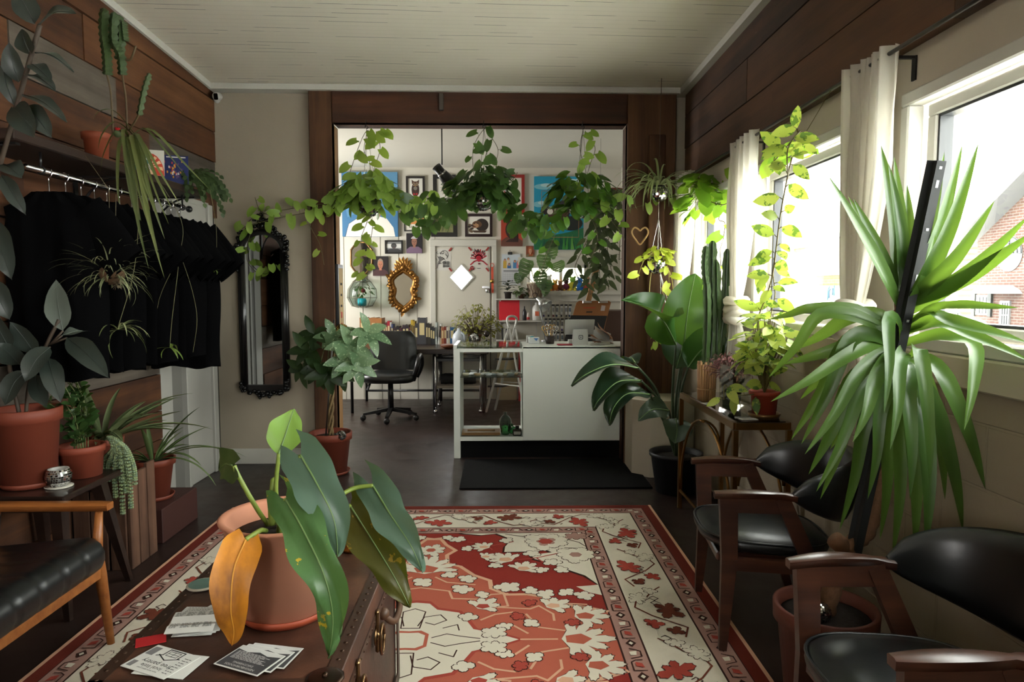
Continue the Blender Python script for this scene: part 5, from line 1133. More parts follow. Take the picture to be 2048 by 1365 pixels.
# ------------------------------------------------------------------ pothos in mirror-ball planters along the opening
PDARK = leafmat('pothos_dark', (42, 70, 32), (76, 110, 50), .22, .35); PMID = leafmat('pothos_mid', (124, 160, 64), (166, 196, 96), .42, .38); PLIME = leafmat('pothos_lime', (128, 158, 58), (172, 192, 86), .45, .42); VST = M((86, 78, 44), .6)
YV = 5.52
def hang_pothos(name, label, cpx, hookpx, ball_r, n, mats, vines, extra=(), y=YV):
    c = at(cpx[0], cpx[1], Y=y); hk = at(hookpx[0], hookpx[1], Y=y); r = thing(name, label, 'plant', c, 'pothos in mirror-ball planters across the opening')
    m = MB(); disco(m, c, ball_r, 30, 0, -1, .55); m.ball(c, ball_r*.975, 22, 1); m.build('planter', [MIRR, SEAM], r)
    m = MB()
    for a in (0, 2.1, 4.2): p = c+V((ball_r*.8*math.cos(a), ball_r*.8*math.sin(a), ball_r*.6)); m.tube([p, hk], .0018, 5)
    m.build('chain', CHROME, r); m = MB(); m.tube([(hk.x+.012*math.cos(a), hk.y, hk.z+.012+.012*math.sin(a)) for a in [PI*1.6*i/10-1.6 for i in range(11)]]+[(hk.x, hk.y, OZ)], .003, 6); m.build('hook', BLACKM, r)
    ms, ml, ml2 = MB(), MB(), MB(); top = c+V((0, 0, ball_r*.7))
    clump(None, ml, c+V((0, .01, ball_r*1.25)), (ball_r*2.8, ball_r*1.6, ball_r*1.9), int(n*1.3), .13, face=(0, -1, .2), low=-.7)
    for v in vines:
        pts = [top]+[at(p[0], p[1], Y=(p[2] if len(p) > 2 else y)) for p in v[0]]; vine(ms, ml2 if v[1] == 'b' else ml, pts, v[2], v[3])
    ms.build('vine_stem', VST, r); ml.build('foliage', mats[0], r)
    if ml2.v: ml2.build('foliage', mats[1], r)['label'] = 'lighter green leaves on the longer vines'
    return r
hang_pothos('hanging_pothos', 'light green pothos in the left mirror-ball planter of the opening, trailing to the black mirror', (738, 412), (733, 258), .088, 100, (PMID, PLIME), [
    ([(700, 365), (708, 320), (733, 262), (750, 280), (765, 262)], 'b', .09, .105), ([(748, 340), (760, 300), (756, 268)], 'b', .07, .10), ([(740, 330), (728, 300), (736, 262)], 'b', .1, .09),
    ([(690, 395), (650, 410), (600, 428), (545, 432), (520, 420), (510, 395)], 'a', .055, .10), ([(640, 420), (560, 436), (500, 450), (478, 462)], 'a', .06, .10), ([(660, 430), (620, 445), (640, 490), (648, 530)], 'b', .1, .08),
    ([(735, 440), (722, 480), (728, 530), (718, 560)], 'b', .05, .09), ([(745, 450), (738, 500), (735, 560)], 'b', .06, .08),
    ([(520, 430, 5.6), (500, 470, 5.62), (494, 520, 5.63), (520, 548, 5.6), (540, 530, 5.6)], 'a', .07, .085),
    ([(800, 400), (840, 415), (880, 410)], 'a', .022, .11)])
hang_pothos('hanging_pothos', 'dark green pothos in the middle mirror-ball planter of the opening', (966, 400), (968, 258), .088, 95, (PDARK, PDARK), [
    ([(950, 360), (946, 300), (965, 262), (985, 250), (960, 258)], 'a', .085, .10), ([(985, 340), (996, 300), (975, 265)], 'a', .075, .10), ([(968, 330), (975, 300)], 'a', .05, .10),
    ([(920, 390), (880, 415), (840, 410), (805, 420)], 'a', .02, .11), ([(930, 410), (890, 430), (860, 450), (818, 455)], 'a', .02, .11), ([(1000, 400), (1030, 430), (1070, 450), (1110, 440)], 'a', .02, .11), ([(1000, 380), (1025, 360), (1035, 345)], 'a', .05, .10), ([(1010, 420), (1040, 455), (1075, 462)], 'a', .024, .10)])
hang_pothos('hanging_pothos', 'pothos in the right mirror-ball planter of the opening beside the timber post', (1160, 415), (1166, 258), .09, 95, (leafmat('pothos_deep', (46, 84, 30), (88, 128, 46), .28, .36), PMID), [
    ([(1172, 350), (1160, 300), (1166, 262)], 'b', .07, .11), ([(1180, 330), (1190, 295), (1170, 262)], 'b', .07, .10), ([(1120, 440), (1080, 455), (1060, 465)], 'a', .02, .11), ([(1200, 420), (1230, 450), (1250, 480)], 'b', .06, .10), ([(1215, 400), (1240, 420), (1290, 410), (1340, 395), (1400, 385), (1440, 400)], 'b', .075, .11), ([(1130, 430), (1110, 470), (1090, 520), (1080, 560)], 'a', .07, .08), ([(1185, 440), (1195, 480), (1180, 520)], 'a', .06, .09)])
# pendant lamp
c0, c1 = at(882, 190, Y=5.57), at(882, 262, Y=5.57)
r = thing('spot_lamp', 'black cone spot lamp on a thin rod hanging in front of the opening header', 'lamp', at(888, 345, Y=6.3)); 
m = MB(); yy = 6.3; e = at(884, 330, Y=yy); m.tube([(e.x, yy, 3.06), e], .006, 8); m.build('rod', BLACKM, r)
a, b = at(872, 333, Y=yy-.06), at(902, 368, Y=yy+.02); d = (b-a); q = d.to_track_quat('Z', 'Y').to_matrix().to_4x4(); L = d.length
m = MB(); m.lathe([(.0, .02), (.036, .02), (.04, 0), (.042, 0), (.04, L*.35), (.045, L*.4), (.066, L*.98), (.06, L), (.05, L*.9), (0, L*.8)], a, 24, 0, q); m.build('shade', BLACKM, r)
m = MB(); m.lathe([(.0415, L*.34), (.046, L*.36), (.046, L*.4), (.043, L*.42)], a, 24, 0, q); m.build('collar', CHROME, r)
m = MB(); m.bb((c0.x-.018, YF-.03, at(0, 218, Y=YF).z), (c0.x+.018, YF, 3.02), 0, .004); single(m, 'conduit_bracket', M((74, 66, 58), .6), 'grey metal bracket fixed to the middle of the wooden header', 'bracket')
# framed tall print on the reveal of the left post
r = thing('tall_frame', 'narrow black framed strip print standing against the left post reveal', 'frame', (OX0+.01, 5.72, .93)); xx = OX0+.004
z0, z1 = at(690, 762, Y=5.75).z, at(690, 530, Y=5.75).z
m = MB(); m.bb((xx, 5.62, z0), (xx+.02, 5.80, z1)); m.build('frame', BLACKM, r); m = MB(); m.bb((xx+.02, 5.645, z0+.03), (xx+.0215, 5.785, z1-.03)); m.build('paper', M((204, 176, 132), .7), r)
m = MB()
for i in range(9): y0 = z0+.08+(z1-z0-.16)*i/9; w = R.uniform(.03, .07); m.bb((xx+.0215, 5.715-w/2, y0), (xx+.022, 5.715+w/2, y0+(.02 if i not in (3, 4, 5) else .05)), 1 if i in (3, 4, 5) else 0)
m.build('print', [M((50, 40, 34), .7), M((196, 84, 66), .7)], r)
# money tree by the left post
r, t = potted('money_tree', 'money tree with braided trunk in a terracotta pot at the foot of the left post', 'plant', (-1.345, 5.37, .004), .12, .166, .32, TERRA2, rim=.06, sauc=.15)
m = MB(); tp = at(664, 700, Y=5.37)
for k in range(3): m.tube([t+(tp-t)*(i/24)+V((.016*math.cos(i*.55+k*2.1), .016*math.sin(i*.55+k*2.1), 0)) for i in range(25)], .010, 6)
m.build('braided_trunk', wood('braid', [(.3, (84, 66, 40)), (.7, (140, 116, 76))], 'Z', 6, .7, .3, .3), r)
m = MB(); m.tube([t+V((-.03, -.03, 0)), at(668, 640, Y=5.33)], .006, 8); m.build('stake', STEEL, r)
m = MB(); q = MB()
def palm5(c, d, L, n=6, tgt=m):
    d = V(d).normalized(); s = d.cross(V((0, 0, 1))).normalized(); u = s.cross(d)
    for i in range(n):
        a = 2*PI*i/n+.3; e = (d*.45+s*math.cos(a)+u*math.sin(a)*.8+V((0, 0, -.3))).normalized(); leaf(tgt, c, e, d+V((0, -.1, .5)), L*R.uniform(.8, 1.1), L*.42, 'ovate', .5, .25, 7)
m2 = MB()
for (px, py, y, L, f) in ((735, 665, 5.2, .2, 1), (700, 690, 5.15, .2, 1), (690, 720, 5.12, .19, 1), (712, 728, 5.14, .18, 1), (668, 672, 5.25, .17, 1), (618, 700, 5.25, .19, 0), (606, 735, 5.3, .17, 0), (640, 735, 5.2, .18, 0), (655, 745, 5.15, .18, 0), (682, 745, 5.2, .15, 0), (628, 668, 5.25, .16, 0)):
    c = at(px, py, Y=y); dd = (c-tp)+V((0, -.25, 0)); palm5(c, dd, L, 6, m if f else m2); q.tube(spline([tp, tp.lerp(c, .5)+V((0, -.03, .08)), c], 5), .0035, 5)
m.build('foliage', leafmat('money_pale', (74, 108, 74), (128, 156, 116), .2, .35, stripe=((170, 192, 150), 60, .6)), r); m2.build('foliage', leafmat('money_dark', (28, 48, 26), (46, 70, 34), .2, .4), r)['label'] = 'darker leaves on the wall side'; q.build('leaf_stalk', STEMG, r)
def mball(label, px, py, y, rad, mat=MIRR, name='mirror_ball', n=26):
    c = at(px, py, Y=y); r = thing(name, label, 'mirror ball', c); m = MB(); disco(m, c, rad, n, 0); m.ball(c, rad*.975, 18, 1); m.build('ball', [mat, SEAM], r); return c, r
c, r = mball('gold mirror ball hanging above the money tree at the left post', 684, 661, 5.42, .052, GOLDM)
m = MB(); m.tube([c+V((0, 0, .05)), V((c.x, c.y, c.z+.09)), V((OX0+.03, 5.62, c.z+.2))], .0012, 4); m.build('string', BLACKM, r)
mball('small silver mirror ball lying on the soil of the money tree pot', 682, 872, 5.27, .04)
m = MB(); hp = [(0, .12), (-.1, .2), (-.2, .22), (-.28, .12), (-.26, 0), (-.14, -.16), (0, -.3)]; hp2 = [(-p[0], p[1]) for p in hp[::-1]][1:-1]
pts = [V((p[0]*.23, 0, p[1]*.26)) for p in hp+hp2]; c = at(1280, 470, Y=5.52); pp = spline([c+p for p in pts]+[c+pts[0]], 4); m.tube(pp, .006, 8, cap=False, flat=1.2)
single(m, 'wooden_heart', M((196, 158, 104), .6), 'small open wooden heart hanging on the right timber post', 'ornament')
# ================================================================== back room
def quadmat(px0, py0, px1, py1, Y):
    a, b = at(px0, py0, Y=Y), at(px1, py1, Y=Y); w, h = abs(b.x-a.x), abs(a.z-b.z)
    return Matrix(((1, 0, 0, (a.x+b.x)/2), (0, 0, -1, Y), (0, 1, 0, (a.z+b.z)/2), (0, 0, 0, 1))), w, h
def el(cx, cy, rx, ry, n=20, a0=0, a1=2*PI): return [(cx+rx*math.cos(a0+(a1-a0)*i/n), cy+ry*math.sin(a0+(a1-a0)*i/n)) for i in range(n+(a1-a0 < 6))]
class Art:
    """paints flat shapes in unit coordinates (-.5 .. .5) on a picture"""
    def __init__(s, mt, w, h): s.m = MB(); s.mt = mt; s.w = w; s.h = h; s.z = .0006; s.mats = []
    def c(s, col, rough=.6):
        k = M(col, rough)
        if k not in s.mats: s.mats.append(k)
        return s.mats.index(k)
    def p(s, pts, col): s.z += .00025; s.m.add([(max(-.5, min(.5, x))*s.w, max(-.5, min(.5, y))*s.h, s.z) for x, y in pts], [list(range(len(pts)))], s.c(col), False, s.mt)
    def l(s, pts, wd, col):
        s.z += .00025; k = s.c(col)
        ln(s.m, s.mt, [(x*s.w, y*s.h) for x, y in pts], wd, k, s.z)
def picture(name, label, cat, box, draw, bg, fr=None, fw=.02, mat=None, matw=.03, dep=.025, Y=None):
    Y = Y or YB-.006; mt, w, h = quadmat(*box, Y); r = thing(name, label, cat, mt.translation-V((0, 0, h/2)))
    if fr:
        m = MB()
        for a, b in (((-w/2, h/2-fw), (w/2, h/2)), ((-w/2, -h/2), (w/2, -h/2+fw)), ((-w/2, -h/2+fw), (-w/2+fw, h/2-fw)), ((w/2-fw, -h/2+fw), (w/2, h/2-fw))): m.add([], []); q = MB(); q.bb((a[0], a[1], 0), (b[0], b[1], dep)); m.add(q.v, q.f, 0, False, mt)
        m.build('frame', M(fr, .4), r); iw, ih = w-2*fw, h-2*fw
    else: iw, ih = w, h
    m = MB(); q = MB(); z1 = dep*.5 if fr else dep; q.bb((-iw/2, -ih/2, 0), (iw/2, ih/2, z1)); m.add(q.v, q.f, 0, False, mt); m.build('mat' if mat else 'canvas', M(mat or bg, .7), r)
    if mat: iw, ih = iw-2*matw, ih-2*matw
    a = Art(mt @ Matrix.Translation((0, 0, z1)), iw, ih)
    if mat: a.p([(-.5, -.5), (.5, -.5), (.5, .5), (-.5, .5)], bg)
    draw(a); a.m.build('artwork', a.mats, r) if a.m.v else None
    return r
def bust(skin, hair, top, cap=None, glasses=False, long=False):
    def f(a):
        a.p([(-.5, -.5), (-.48, -.3), (-.25, -.17), (.25, -.17), (.48, -.3), (.5, -.5)], top)
        if long: a.p(el(0, .1, .3, .33)+[(.3, -.35), (-.3, -.35)][::-1], hair)
        a.p([(-.08, -.22), (.08, -.22), (.08, .0), (-.08, .0)], skin)
        if not long: a.p(el(0, .13, .19, .25), hair)
        a.p(el(0, .07, .165, .22), skin)
        a.p(el(0, .25, .17, .1, 12, 0, PI), cap or hair)
        if cap: a.p([(-.2, .22), (.2, .22), (.2, .27), (-.2, .27)], cap)
        for s in (-1, 1): a.p(el(.065*s, .09, .028, .018), (40, 28, 24))
        a.p([(-.02, .07), (.02, .07), (.03, .0), (-.03, .0)], tuple(int(v*.8) for v in skin)); a.p(el(0, -.06, .06, .018), (140, 70, 62))
        if glasses:
            for s in (-1, 1): a.l(el(.07*s, .09, .06, .05, 14), .004, (30, 22, 20))
    return f
def bluefig(a):
    a.p([(-.5, .2), (-.2, .5), (.5, .5), (.5, .1), (.1, .0), (-.4, -.2)], (88, 140, 176))
    a.p(el(-.02, -.02, .2, .36), (120, 170, 204)); a.p(el(.06, -.06, .15, .22), (176, 128, 96)); a.p([(-.44, -.5), (-.38, -.3), (-.2, -.2), (.1, -.17), (.3, -.22), (.42, -.36), (.45, -.5)], (232, 230, 222)); a.p(el(0, -.2, .16, .06), (226, 222, 212)); a.l([(-.45, -.5), (-.38, -.3), (-.2, -.2)], .006, (60, 80, 96))
picture('painting', 'large blue painting of a white robed figure behind the left hanging pothos', 'painting', (684, 345, 797, 474), bluefig, (66, 118, 160), dep=.04)
def owl(a):
    a.p(el(0, -.08, .27, .38), (64, 38, 30)); a.p([(-.24, .2), (-.26, .44), (-.1, .34), (.1, .34), (.26, .44), (.24, .2)], (70, 42, 32))
    for s in (-1, 1): a.p(el(.11*s, .2, .09, .085), (150, 130, 104)); a.p(el(.11*s, .2, .04, .04), (24, 18, 16)); a.p(el(.17*s, -.12, .09, .24), (46, 28, 24))
    a.p([(-.03, .15), (.03, .15), (0, .06)], (190, 150, 70)); a.p(el(0, -.02, .13, .1), (120, 116, 104))
    for s in (-1, 1): a.p([(0, -.32), (.14*s, -.25), (.14*s, -.39)], (176, 36, 40))
picture('framed_picture', 'black framed drawing of a brown owl with a red bow tie', 'picture', (812, 353, 850, 400), owl, (222, 220, 210), (26, 20, 18), .028)
def feathers(a):
    for i in range(15):
        t = PI*.42+PI*1.1*i/14; c, s = math.cos(t), math.sin(t); q = .05
        a.p([(.12+.16*c-q*s*.5, .16*s+q*c*.5), (.12+.44*c, .44*s), (.12+.16*c+q*s*.5, .16*s-q*c*.5)], (26, 26, 30) if i % 2 else (206, 190, 150))
    a.p(el(.12, -.02, .16, .17), (208, 180, 120)); a.p(el(.16, -.12, .12, .2), (150, 120, 70)); a.p(el(.24, .18, .07, .06), (186, 60, 110)); a.p(el(.2, -.26, .05, .08), (190, 50, 50))
picture('framed_picture', 'wide black framed drawing of a feathered headdress behind the spot lamp', 'picture', (866, 350, 912, 405), feathers, (220, 218, 208), (20, 18, 18), .05)
picture('framed_picture', 'thin black framed sheet with a plain orange block', 'picture', (808, 404, 855, 463), lambda a: (a.p([(-.36, -.28), (.38, -.28), (.38, .12), (-.36, .12)], (206, 136, 72)), a.p([(-.3, .2), (-.05, .2), (-.05, .4), (-.3, .4)], (90, 84, 80))), (222, 218, 206), (22, 20, 20), .014)
def grassy(a):
    for i in range(40): x = R.uniform(-.45, .45); y = R.uniform(-.5, .1); a.l([(x, y), (x+R.uniform(-.12, .12), y+R.uniform(.15, .4))], .008, R.choice([(90, 110, 50), (150, 150, 90), (60, 84, 40), (196, 190, 150)]))
picture('framed_picture', 'wide black framed green grass picture below the trailing leaves', 'picture', (862, 418, 915, 474), grassy, (126, 126, 84), (24, 22, 20), .055)
def ape(a):
    a.p(el(.14, .02, .3, .36), (40, 30, 26)); a.p(el(-.08, .05, .22, .2), (96, 66, 44)); a.p(el(-.16, -.02, .16, .14), (170, 128, 92)); a.p(el(-.2, .1, .04, .03), (20, 14, 12)); a.p(el(-.05, .12, .04, .03), (20, 14, 12)); a.p(el(-.2, -.08, .08, .03), (80, 40, 36))
    for i in range(9): a.p(el(-.36+.06*math.cos(i*2.4), -.18+.2*math.sin(i*1.7), .07, .06), (112, 92, 70) if i % 2 else (60, 46, 40))
    a.p([(-.3, -.3), (.36, -.3), (.3, -.42), (-.2, -.42)], (70, 52, 40))
picture('framed_picture', 'dark red and black framed drawing of an ape under the middle mirror ball', 'picture', (930, 428, 985, 474), ape, (224, 220, 210), (34, 14, 16), .035)
picture('framed_picture', 'bright red framed pale print half hidden by the dark pothos', 'picture', (1008, 350, 1049, 430), lambda a: a.p(el(0, -.05, .3, .35), (196, 196, 180)), (216, 214, 200), (150, 34, 28), .04)
picture('portrait', 'portrait of a long haired person with glasses on a red ground', 'portrait', (1002, 438, 1045, 493), bust((150, 92, 66), (46, 24, 20), (104, 62, 50), None, True, True), (172, 62, 40), dep=.03)
def eagle(a):
    for x, y, rx in ((-.3, .36, .2), (.2, .42, .25), (-.4, .12, .12), (-.2, .05, .16), (.3, .22, .15)): a.p(el(x, y, rx, .04), (126, 190, 204)); a.p(el(x+.05, y+.02, rx*.6, .025), (178, 214, 216))
    a.p([(-.5, -.5), (.5, -.5), (.5, -.2), (.2, -.26), (-.1, -.3), (-.5, -.28)], (28, 104, 66))
    for i in range(26): x = R.uniform(-.46, .46); a.p([(x, -.5), (x+.06, -.5), (x+.03+R.uniform(-.05, .05), R.uniform(-.4, -.28))], R.choice([(60, 140, 60), (96, 160, 70), (20, 80, 64)]))
    a.p(el(.24, -.14, .24, .1), (20, 30, 28)); a.p([(-.38, .02), (-.24, .24), (-.2, .05), (.1, .2), (.3, .42), (.26, .1), (.2, -.05), (-.1, -.1)], (40, 38, 40)); a.p(el(-.02, .0, .2, .1), (70, 46, 34)); a.p(el(-.18, .02, .06, .04), (220, 216, 204))
    a.l([(-.35, .3), (.4, .3), (.4, -.33), (-.35, -.33), (-.35, .3)], .006, (160, 120, 80))
picture('painting', 'large turquoise and green painting of a dark eagle on the right of the back wall', 'painting', (1068, 354, 1166, 500), eagle, (30, 148, 182), dep=.04)
picture('photo_print', 'tiny snapshot of a red haired child above the back window', 'photo', (1052, 492, 1069, 516), bust((206, 150, 120), (168, 84, 44), (120, 110, 80), None, False, True), (128, 66, 42), dep=.004)
picture('portrait', 'portrait of a bearded person with a light cap and purple shirt on black', 'portrait', (813, 467, 845, 507), bust((150, 104, 84), (50, 34, 30), (116, 92, 116), (190, 186, 190)), (22, 16, 22), dep=.025)
picture('portrait', 'portrait of a grey haired person on black beside the gilt mirror', 'portrait', (746, 513, 777, 552), bust((178, 116, 88), (150, 130, 112), (70, 38, 40)), (22, 12, 12), dep=.025)
picture('framed_picture', 'small black framed grey photograph of a person by a bright window', 'picture', (770, 481, 806, 508), lambda a: (a.p([(-.5, -.1), (.5, -.1), (.5, .3), (-.5, .3)], (210, 210, 206)), bust((70, 70, 70), (40, 40, 40), (48, 48, 50))(a)), (120, 122, 122), (20, 18, 18), .02)
# calendar
def cal(a):
    a.p([(-.46, .02), (.46, .02), (.46, .46), (-.46, .46)], (196, 206, 214))
    for x, y, hc, tc in ((-.32, .3, (60, 36, 24), (196, 160, 60)), (-.14, .34, (40, 26, 20), (206, 196, 180)), (-.1, .16, (70, 40, 26), (60, 100, 150)), (.2, .26, (120, 70, 40), (70, 130, 180)), (.38, .24, (160, 100, 60), (200, 120, 130))):
        a.p([(x-.1, .04), (x+.1, .04), (x+.09, y-.02), (x-.09, y-.02)], tc); a.p(el(x, y, .06, .045), hc); a.p(el(x, y-.01, .045, .035), (206, 150, 118))
    a.p([(-.4, -.06), (.4, -.06), (.4, -.03), (-.4, -.03)], (90, 90, 96))
    for i in range(6): a.l([(-.42, -.1-.065*i), (.42, -.1-.065*i)], .003, (150, 150, 154))
    for i in range(8): a.l([(-.42+.12*i, -.1), (-.42+.12*i, -.43)], .002, (160, 160, 164))
r = picture('wall_calendar', 'wall calendar with a photo of a group of people beside the door', 'calendar', (1003, 508, 1041, 571), cal, (200, 202, 204), dep=.01)
c = at(1020, 507, Y=YB-.02); m = MB(); m.box(c, (.06, .02, .035), None, 0, .004); m.tube([c+V((-.015, 0, .015)), c+V((0, 0, .04)), c+V((.015, 0, .015))], .003, 5); m.build('clip', BLACKM, r)
# posters taped to the door
def tape(a):
    for x, y in ((-.47, .47), (.47, .47), (-.47, -.47), (.47, -.47)):
        q = .07; s = 1 if x*y > 0 else -1; a.z += .0002; ln(a.m, a.mt, [((x-q*.7)*a.w, (y-q*.7*s)*a.h), ((x+q*.7)*a.w, (y+q*.7*s)*a.h)], .022, a.c((150, 44, 38)), a.z)
def sketch(a):
    K = (40, 38, 38)
    for i in range(16): x, y = R.uniform(-.3, .3), R.uniform(-.2, .4); a.l([(x, y), (x+R.uniform(-.12, .12), y+R.uniform(-.12, .12)), (x+R.uniform(-.1, .1), y+R.uniform(-.1, .1))], .005, K)
    a.l(el(.12, .22, .22, .2, 14, -1, 3), .006, K); a.l([(-.3, -.4), (-.22, -.1), (.0, .1), (.14, .0)], .007, K); a.p(el(-.12, .02, .08, .1), (110, 108, 106))
    for i in range(4): a.l([(.06, -.12-.07*i), (.4, -.12-.07*i)], .012, K); a.l([(.08, -.14-.07*i), (.34, -.10-.07*i)], .008, K)
    tape(a)
picture('poster', 'black line drawing poster taped to the left of the back door', 'poster', (867, 498, 902, 541), sketch, (206, 204, 196), dep=.002, Y=YB-.0125)
def redhand(a):
    Rd, K = (176, 24, 48), (44, 20, 28)
    for i in range(9): t = .25+2.65*i/8; a.l([(0, .0), (.2*math.cos(t), .2*math.sin(t)), (.42*math.cos(t+.1), .44*math.sin(t+.1))], .016, Rd)
    for s in (-1, 1): a.l([(0, -.02), (.25*s, -.1), (.44*s, -.24)], .016, Rd)
    for i in range(14): t = R.uniform(.3, 2.9); q = R.uniform(.3, .46); a.l([(q*math.cos(t), q*math.sin(t)), (q*math.cos(t)+R.uniform(-.07, .07), q*math.sin(t)+.07)], .01, K)
    a.p(el(0, -.02, .09, .1), Rd); a.p(el(.02, -.2, .06, .04), (100, 20, 40)); a.p(el(0, -.4, .12, .03, 12, PI, 2*PI), (70, 80, 76))
    c = (-.36, -.4); a.l(el(c[0], c[1], .1, .085, 18)+[(c[0]+.1, c[1])], .008, Rd); a.l([(c[0]-.07, c[1]-.07), (c[0], c[1]+.08), (c[0]+.07, c[1]-.07)], .008, Rd); a.l([(c[0]-.06, c[1]-.02), (c[0]+.06, c[1]-.02)], .007, Rd); tape(a)
picture('poster', 'red and black spiky hand poster taped to the right of the back door', 'poster', (939, 497, 976, 541), redhand, (208, 204, 194), dep=.002, Y=YB-.0125)
r = thing('lanyard', 'bright orange red lanyard hanging from a hook on the door frame', 'lanyard', at(985, 600, Y=YB-.05)); P = lambda a, b, y=YB-.045: at(a, b, Y=y)
m = MB(); m.tube([P(984+4*math.cos(t), 531+4*math.sin(t)) for t in [2*PI*i/14 for i in range(15)]], .004, 5); m.bar(P(984.5, 535), P(985, 586), .03, .004, up=(0, 1, 0)); m.build('strap', M((206, 84, 58), .6), r); m = MB(); m.ball(P(984, 563), .028, 12); m.build('bell', BRASS, r)
# octagonal mirror bracket with glass terrarium
r = thing('mirror_sconce', 'octagonal gilt mirror with a caged glass planter and turquoise cup on the back wall', 'sconce', at(724, 620, Y=YB-.08))
P = lambda a, b, y=YB-.03: at(a, b, Y=y)
oc = [P(*q) for q in ((714, 485), (731, 485), (744, 500), (744, 532), (731, 548), (714, 548), (702, 532), (702, 500))]; m = MB(); m.tube(oc+[oc[0]], .014, 6); m.build('frame', M((120, 92, 52), .35, .8), r)
m = MB(); m.face(oc[::-1]); m.build('mirror_glass', M((190, 190, 186), .05, 1), r)
m = MB(); m.bb(P(720, 560, YB-.06), P(726, 510, YB-.005)); m.bb(P(712, 514, YB-.05), P(736, 510, YB-.02)); m.build('bracket', M((96, 84, 70), .4, .8), r)
g = P(724, 588, YB-.12); m = MB(); m.lathe([(.04, -.18), (.13, -.16), (.19, -.05), (.18, .06), (.11, .16), (.05, .2), (.05, .21)], g, 24); m.build('glass_globe', glassmat('globe_glass', (235, 245, 240), .1), r)
m = MB()
for i in range(8): t = 2*PI*i/8; m.tube([g+V((q*math.cos(t), q*math.sin(t), z)) for q, z in ((.05, -.18), (.135, -.16), (.195, -.05), (.185, .06), (.115, .16), (.05, .21))], .004, 4)
for q, z in ((.135, -.16), (.195, -.05), (.115, .16)): m.tube([g+V((q*math.cos(t), q*math.sin(t), z)) for t in [2*PI*i/20 for i in range(21)]], .004, 4)
m.build('cage', M((120, 112, 96), .4, .8), r); m = MB(); m.lathe([(.03, 0), (.055, .01), (.06, .07), (.05, .1), (.045, .1), (.0, .03)], g+V((0, 0, -.16)), 20); m.build('cup', M((40, 170, 190), .4), r)
m = MB(); clump(None, m, g+V((0, 0, .02)), (.14, .12, .12), 30, .07, 'ovate', .4, lobe=0); m.build('foliage', PDARK, r); m = MB(); m.ball(g+V((.04, -.12, .04)), .03, 8); m.build('flower', M((130, 40, 44), .6), r)
# gilt mirror
def gilt():
    Y = YB-.03; P = lambda a, b, y=Y: at(a, b, Y=y); r = thing('gilt_mirror', 'ornate gold baroque mirror hanging left of the back door', 'mirror', P(806, 630))
    hp = [(0, -.5), (.12, -.44), (.3, -.34), (.42, -.2), (.36, -.02), (.44, .12), (.46, .26), (.3, .38), (.12, .46), (0, .5)]; full = hp+[(-p[0], p[1]) for p in hp[::-1]][1:-1]
    o = P(807, 580); w = P(831, 580).x-P(783, 580).x; h = P(807, 545).z-P(807, 620).z
    ring_ = spline([o+V((p[0]*w, 0, p[1]*h)) for p in full]+[o+V((full[0][0]*w, 0, full[0][1]*h))], 4); m = MB(); m.face([tuple(q) for q in ring_[:-1]]); m.build('mirror_glass', M((196, 196, 190), .04, 1), r)
    G = M((150, 106, 54), .33, .9, ns=(20, .4)); m = MB(); m.tube(ring_, .03, 8, cap=False); m.build('frame', G, r)
    m = MB(); rr = random.Random(9)
    for i, q in enumerate(ring_[::2]):
        d = (q-o); d.normalize(); m.ball(q+d*.035+V((0, -.02, 0)), rr.uniform(.018, .04), 8); leaf(m, q+d*.02+V((0, -.02, 0)), d+rv(.5), (0, -1, 0), rr.uniform(.05, .1), .05, 'ovate', rr.uniform(-1, 1), .4, 4)
    t = P(807, 540)
    for i in range(9): a = PI*(.08+.84*i/8); leaf(m, t+V((0, -.02, 0)), (math.cos(a), -.1, math.sin(a)), (0, -1, 0), .12+.06*math.sin(a), .06, 'ovate', .5, .4, 5)
    m.ball(t+V((0, -.02, .03)), .04, 10); m.build('carving', G, r)
gilt()
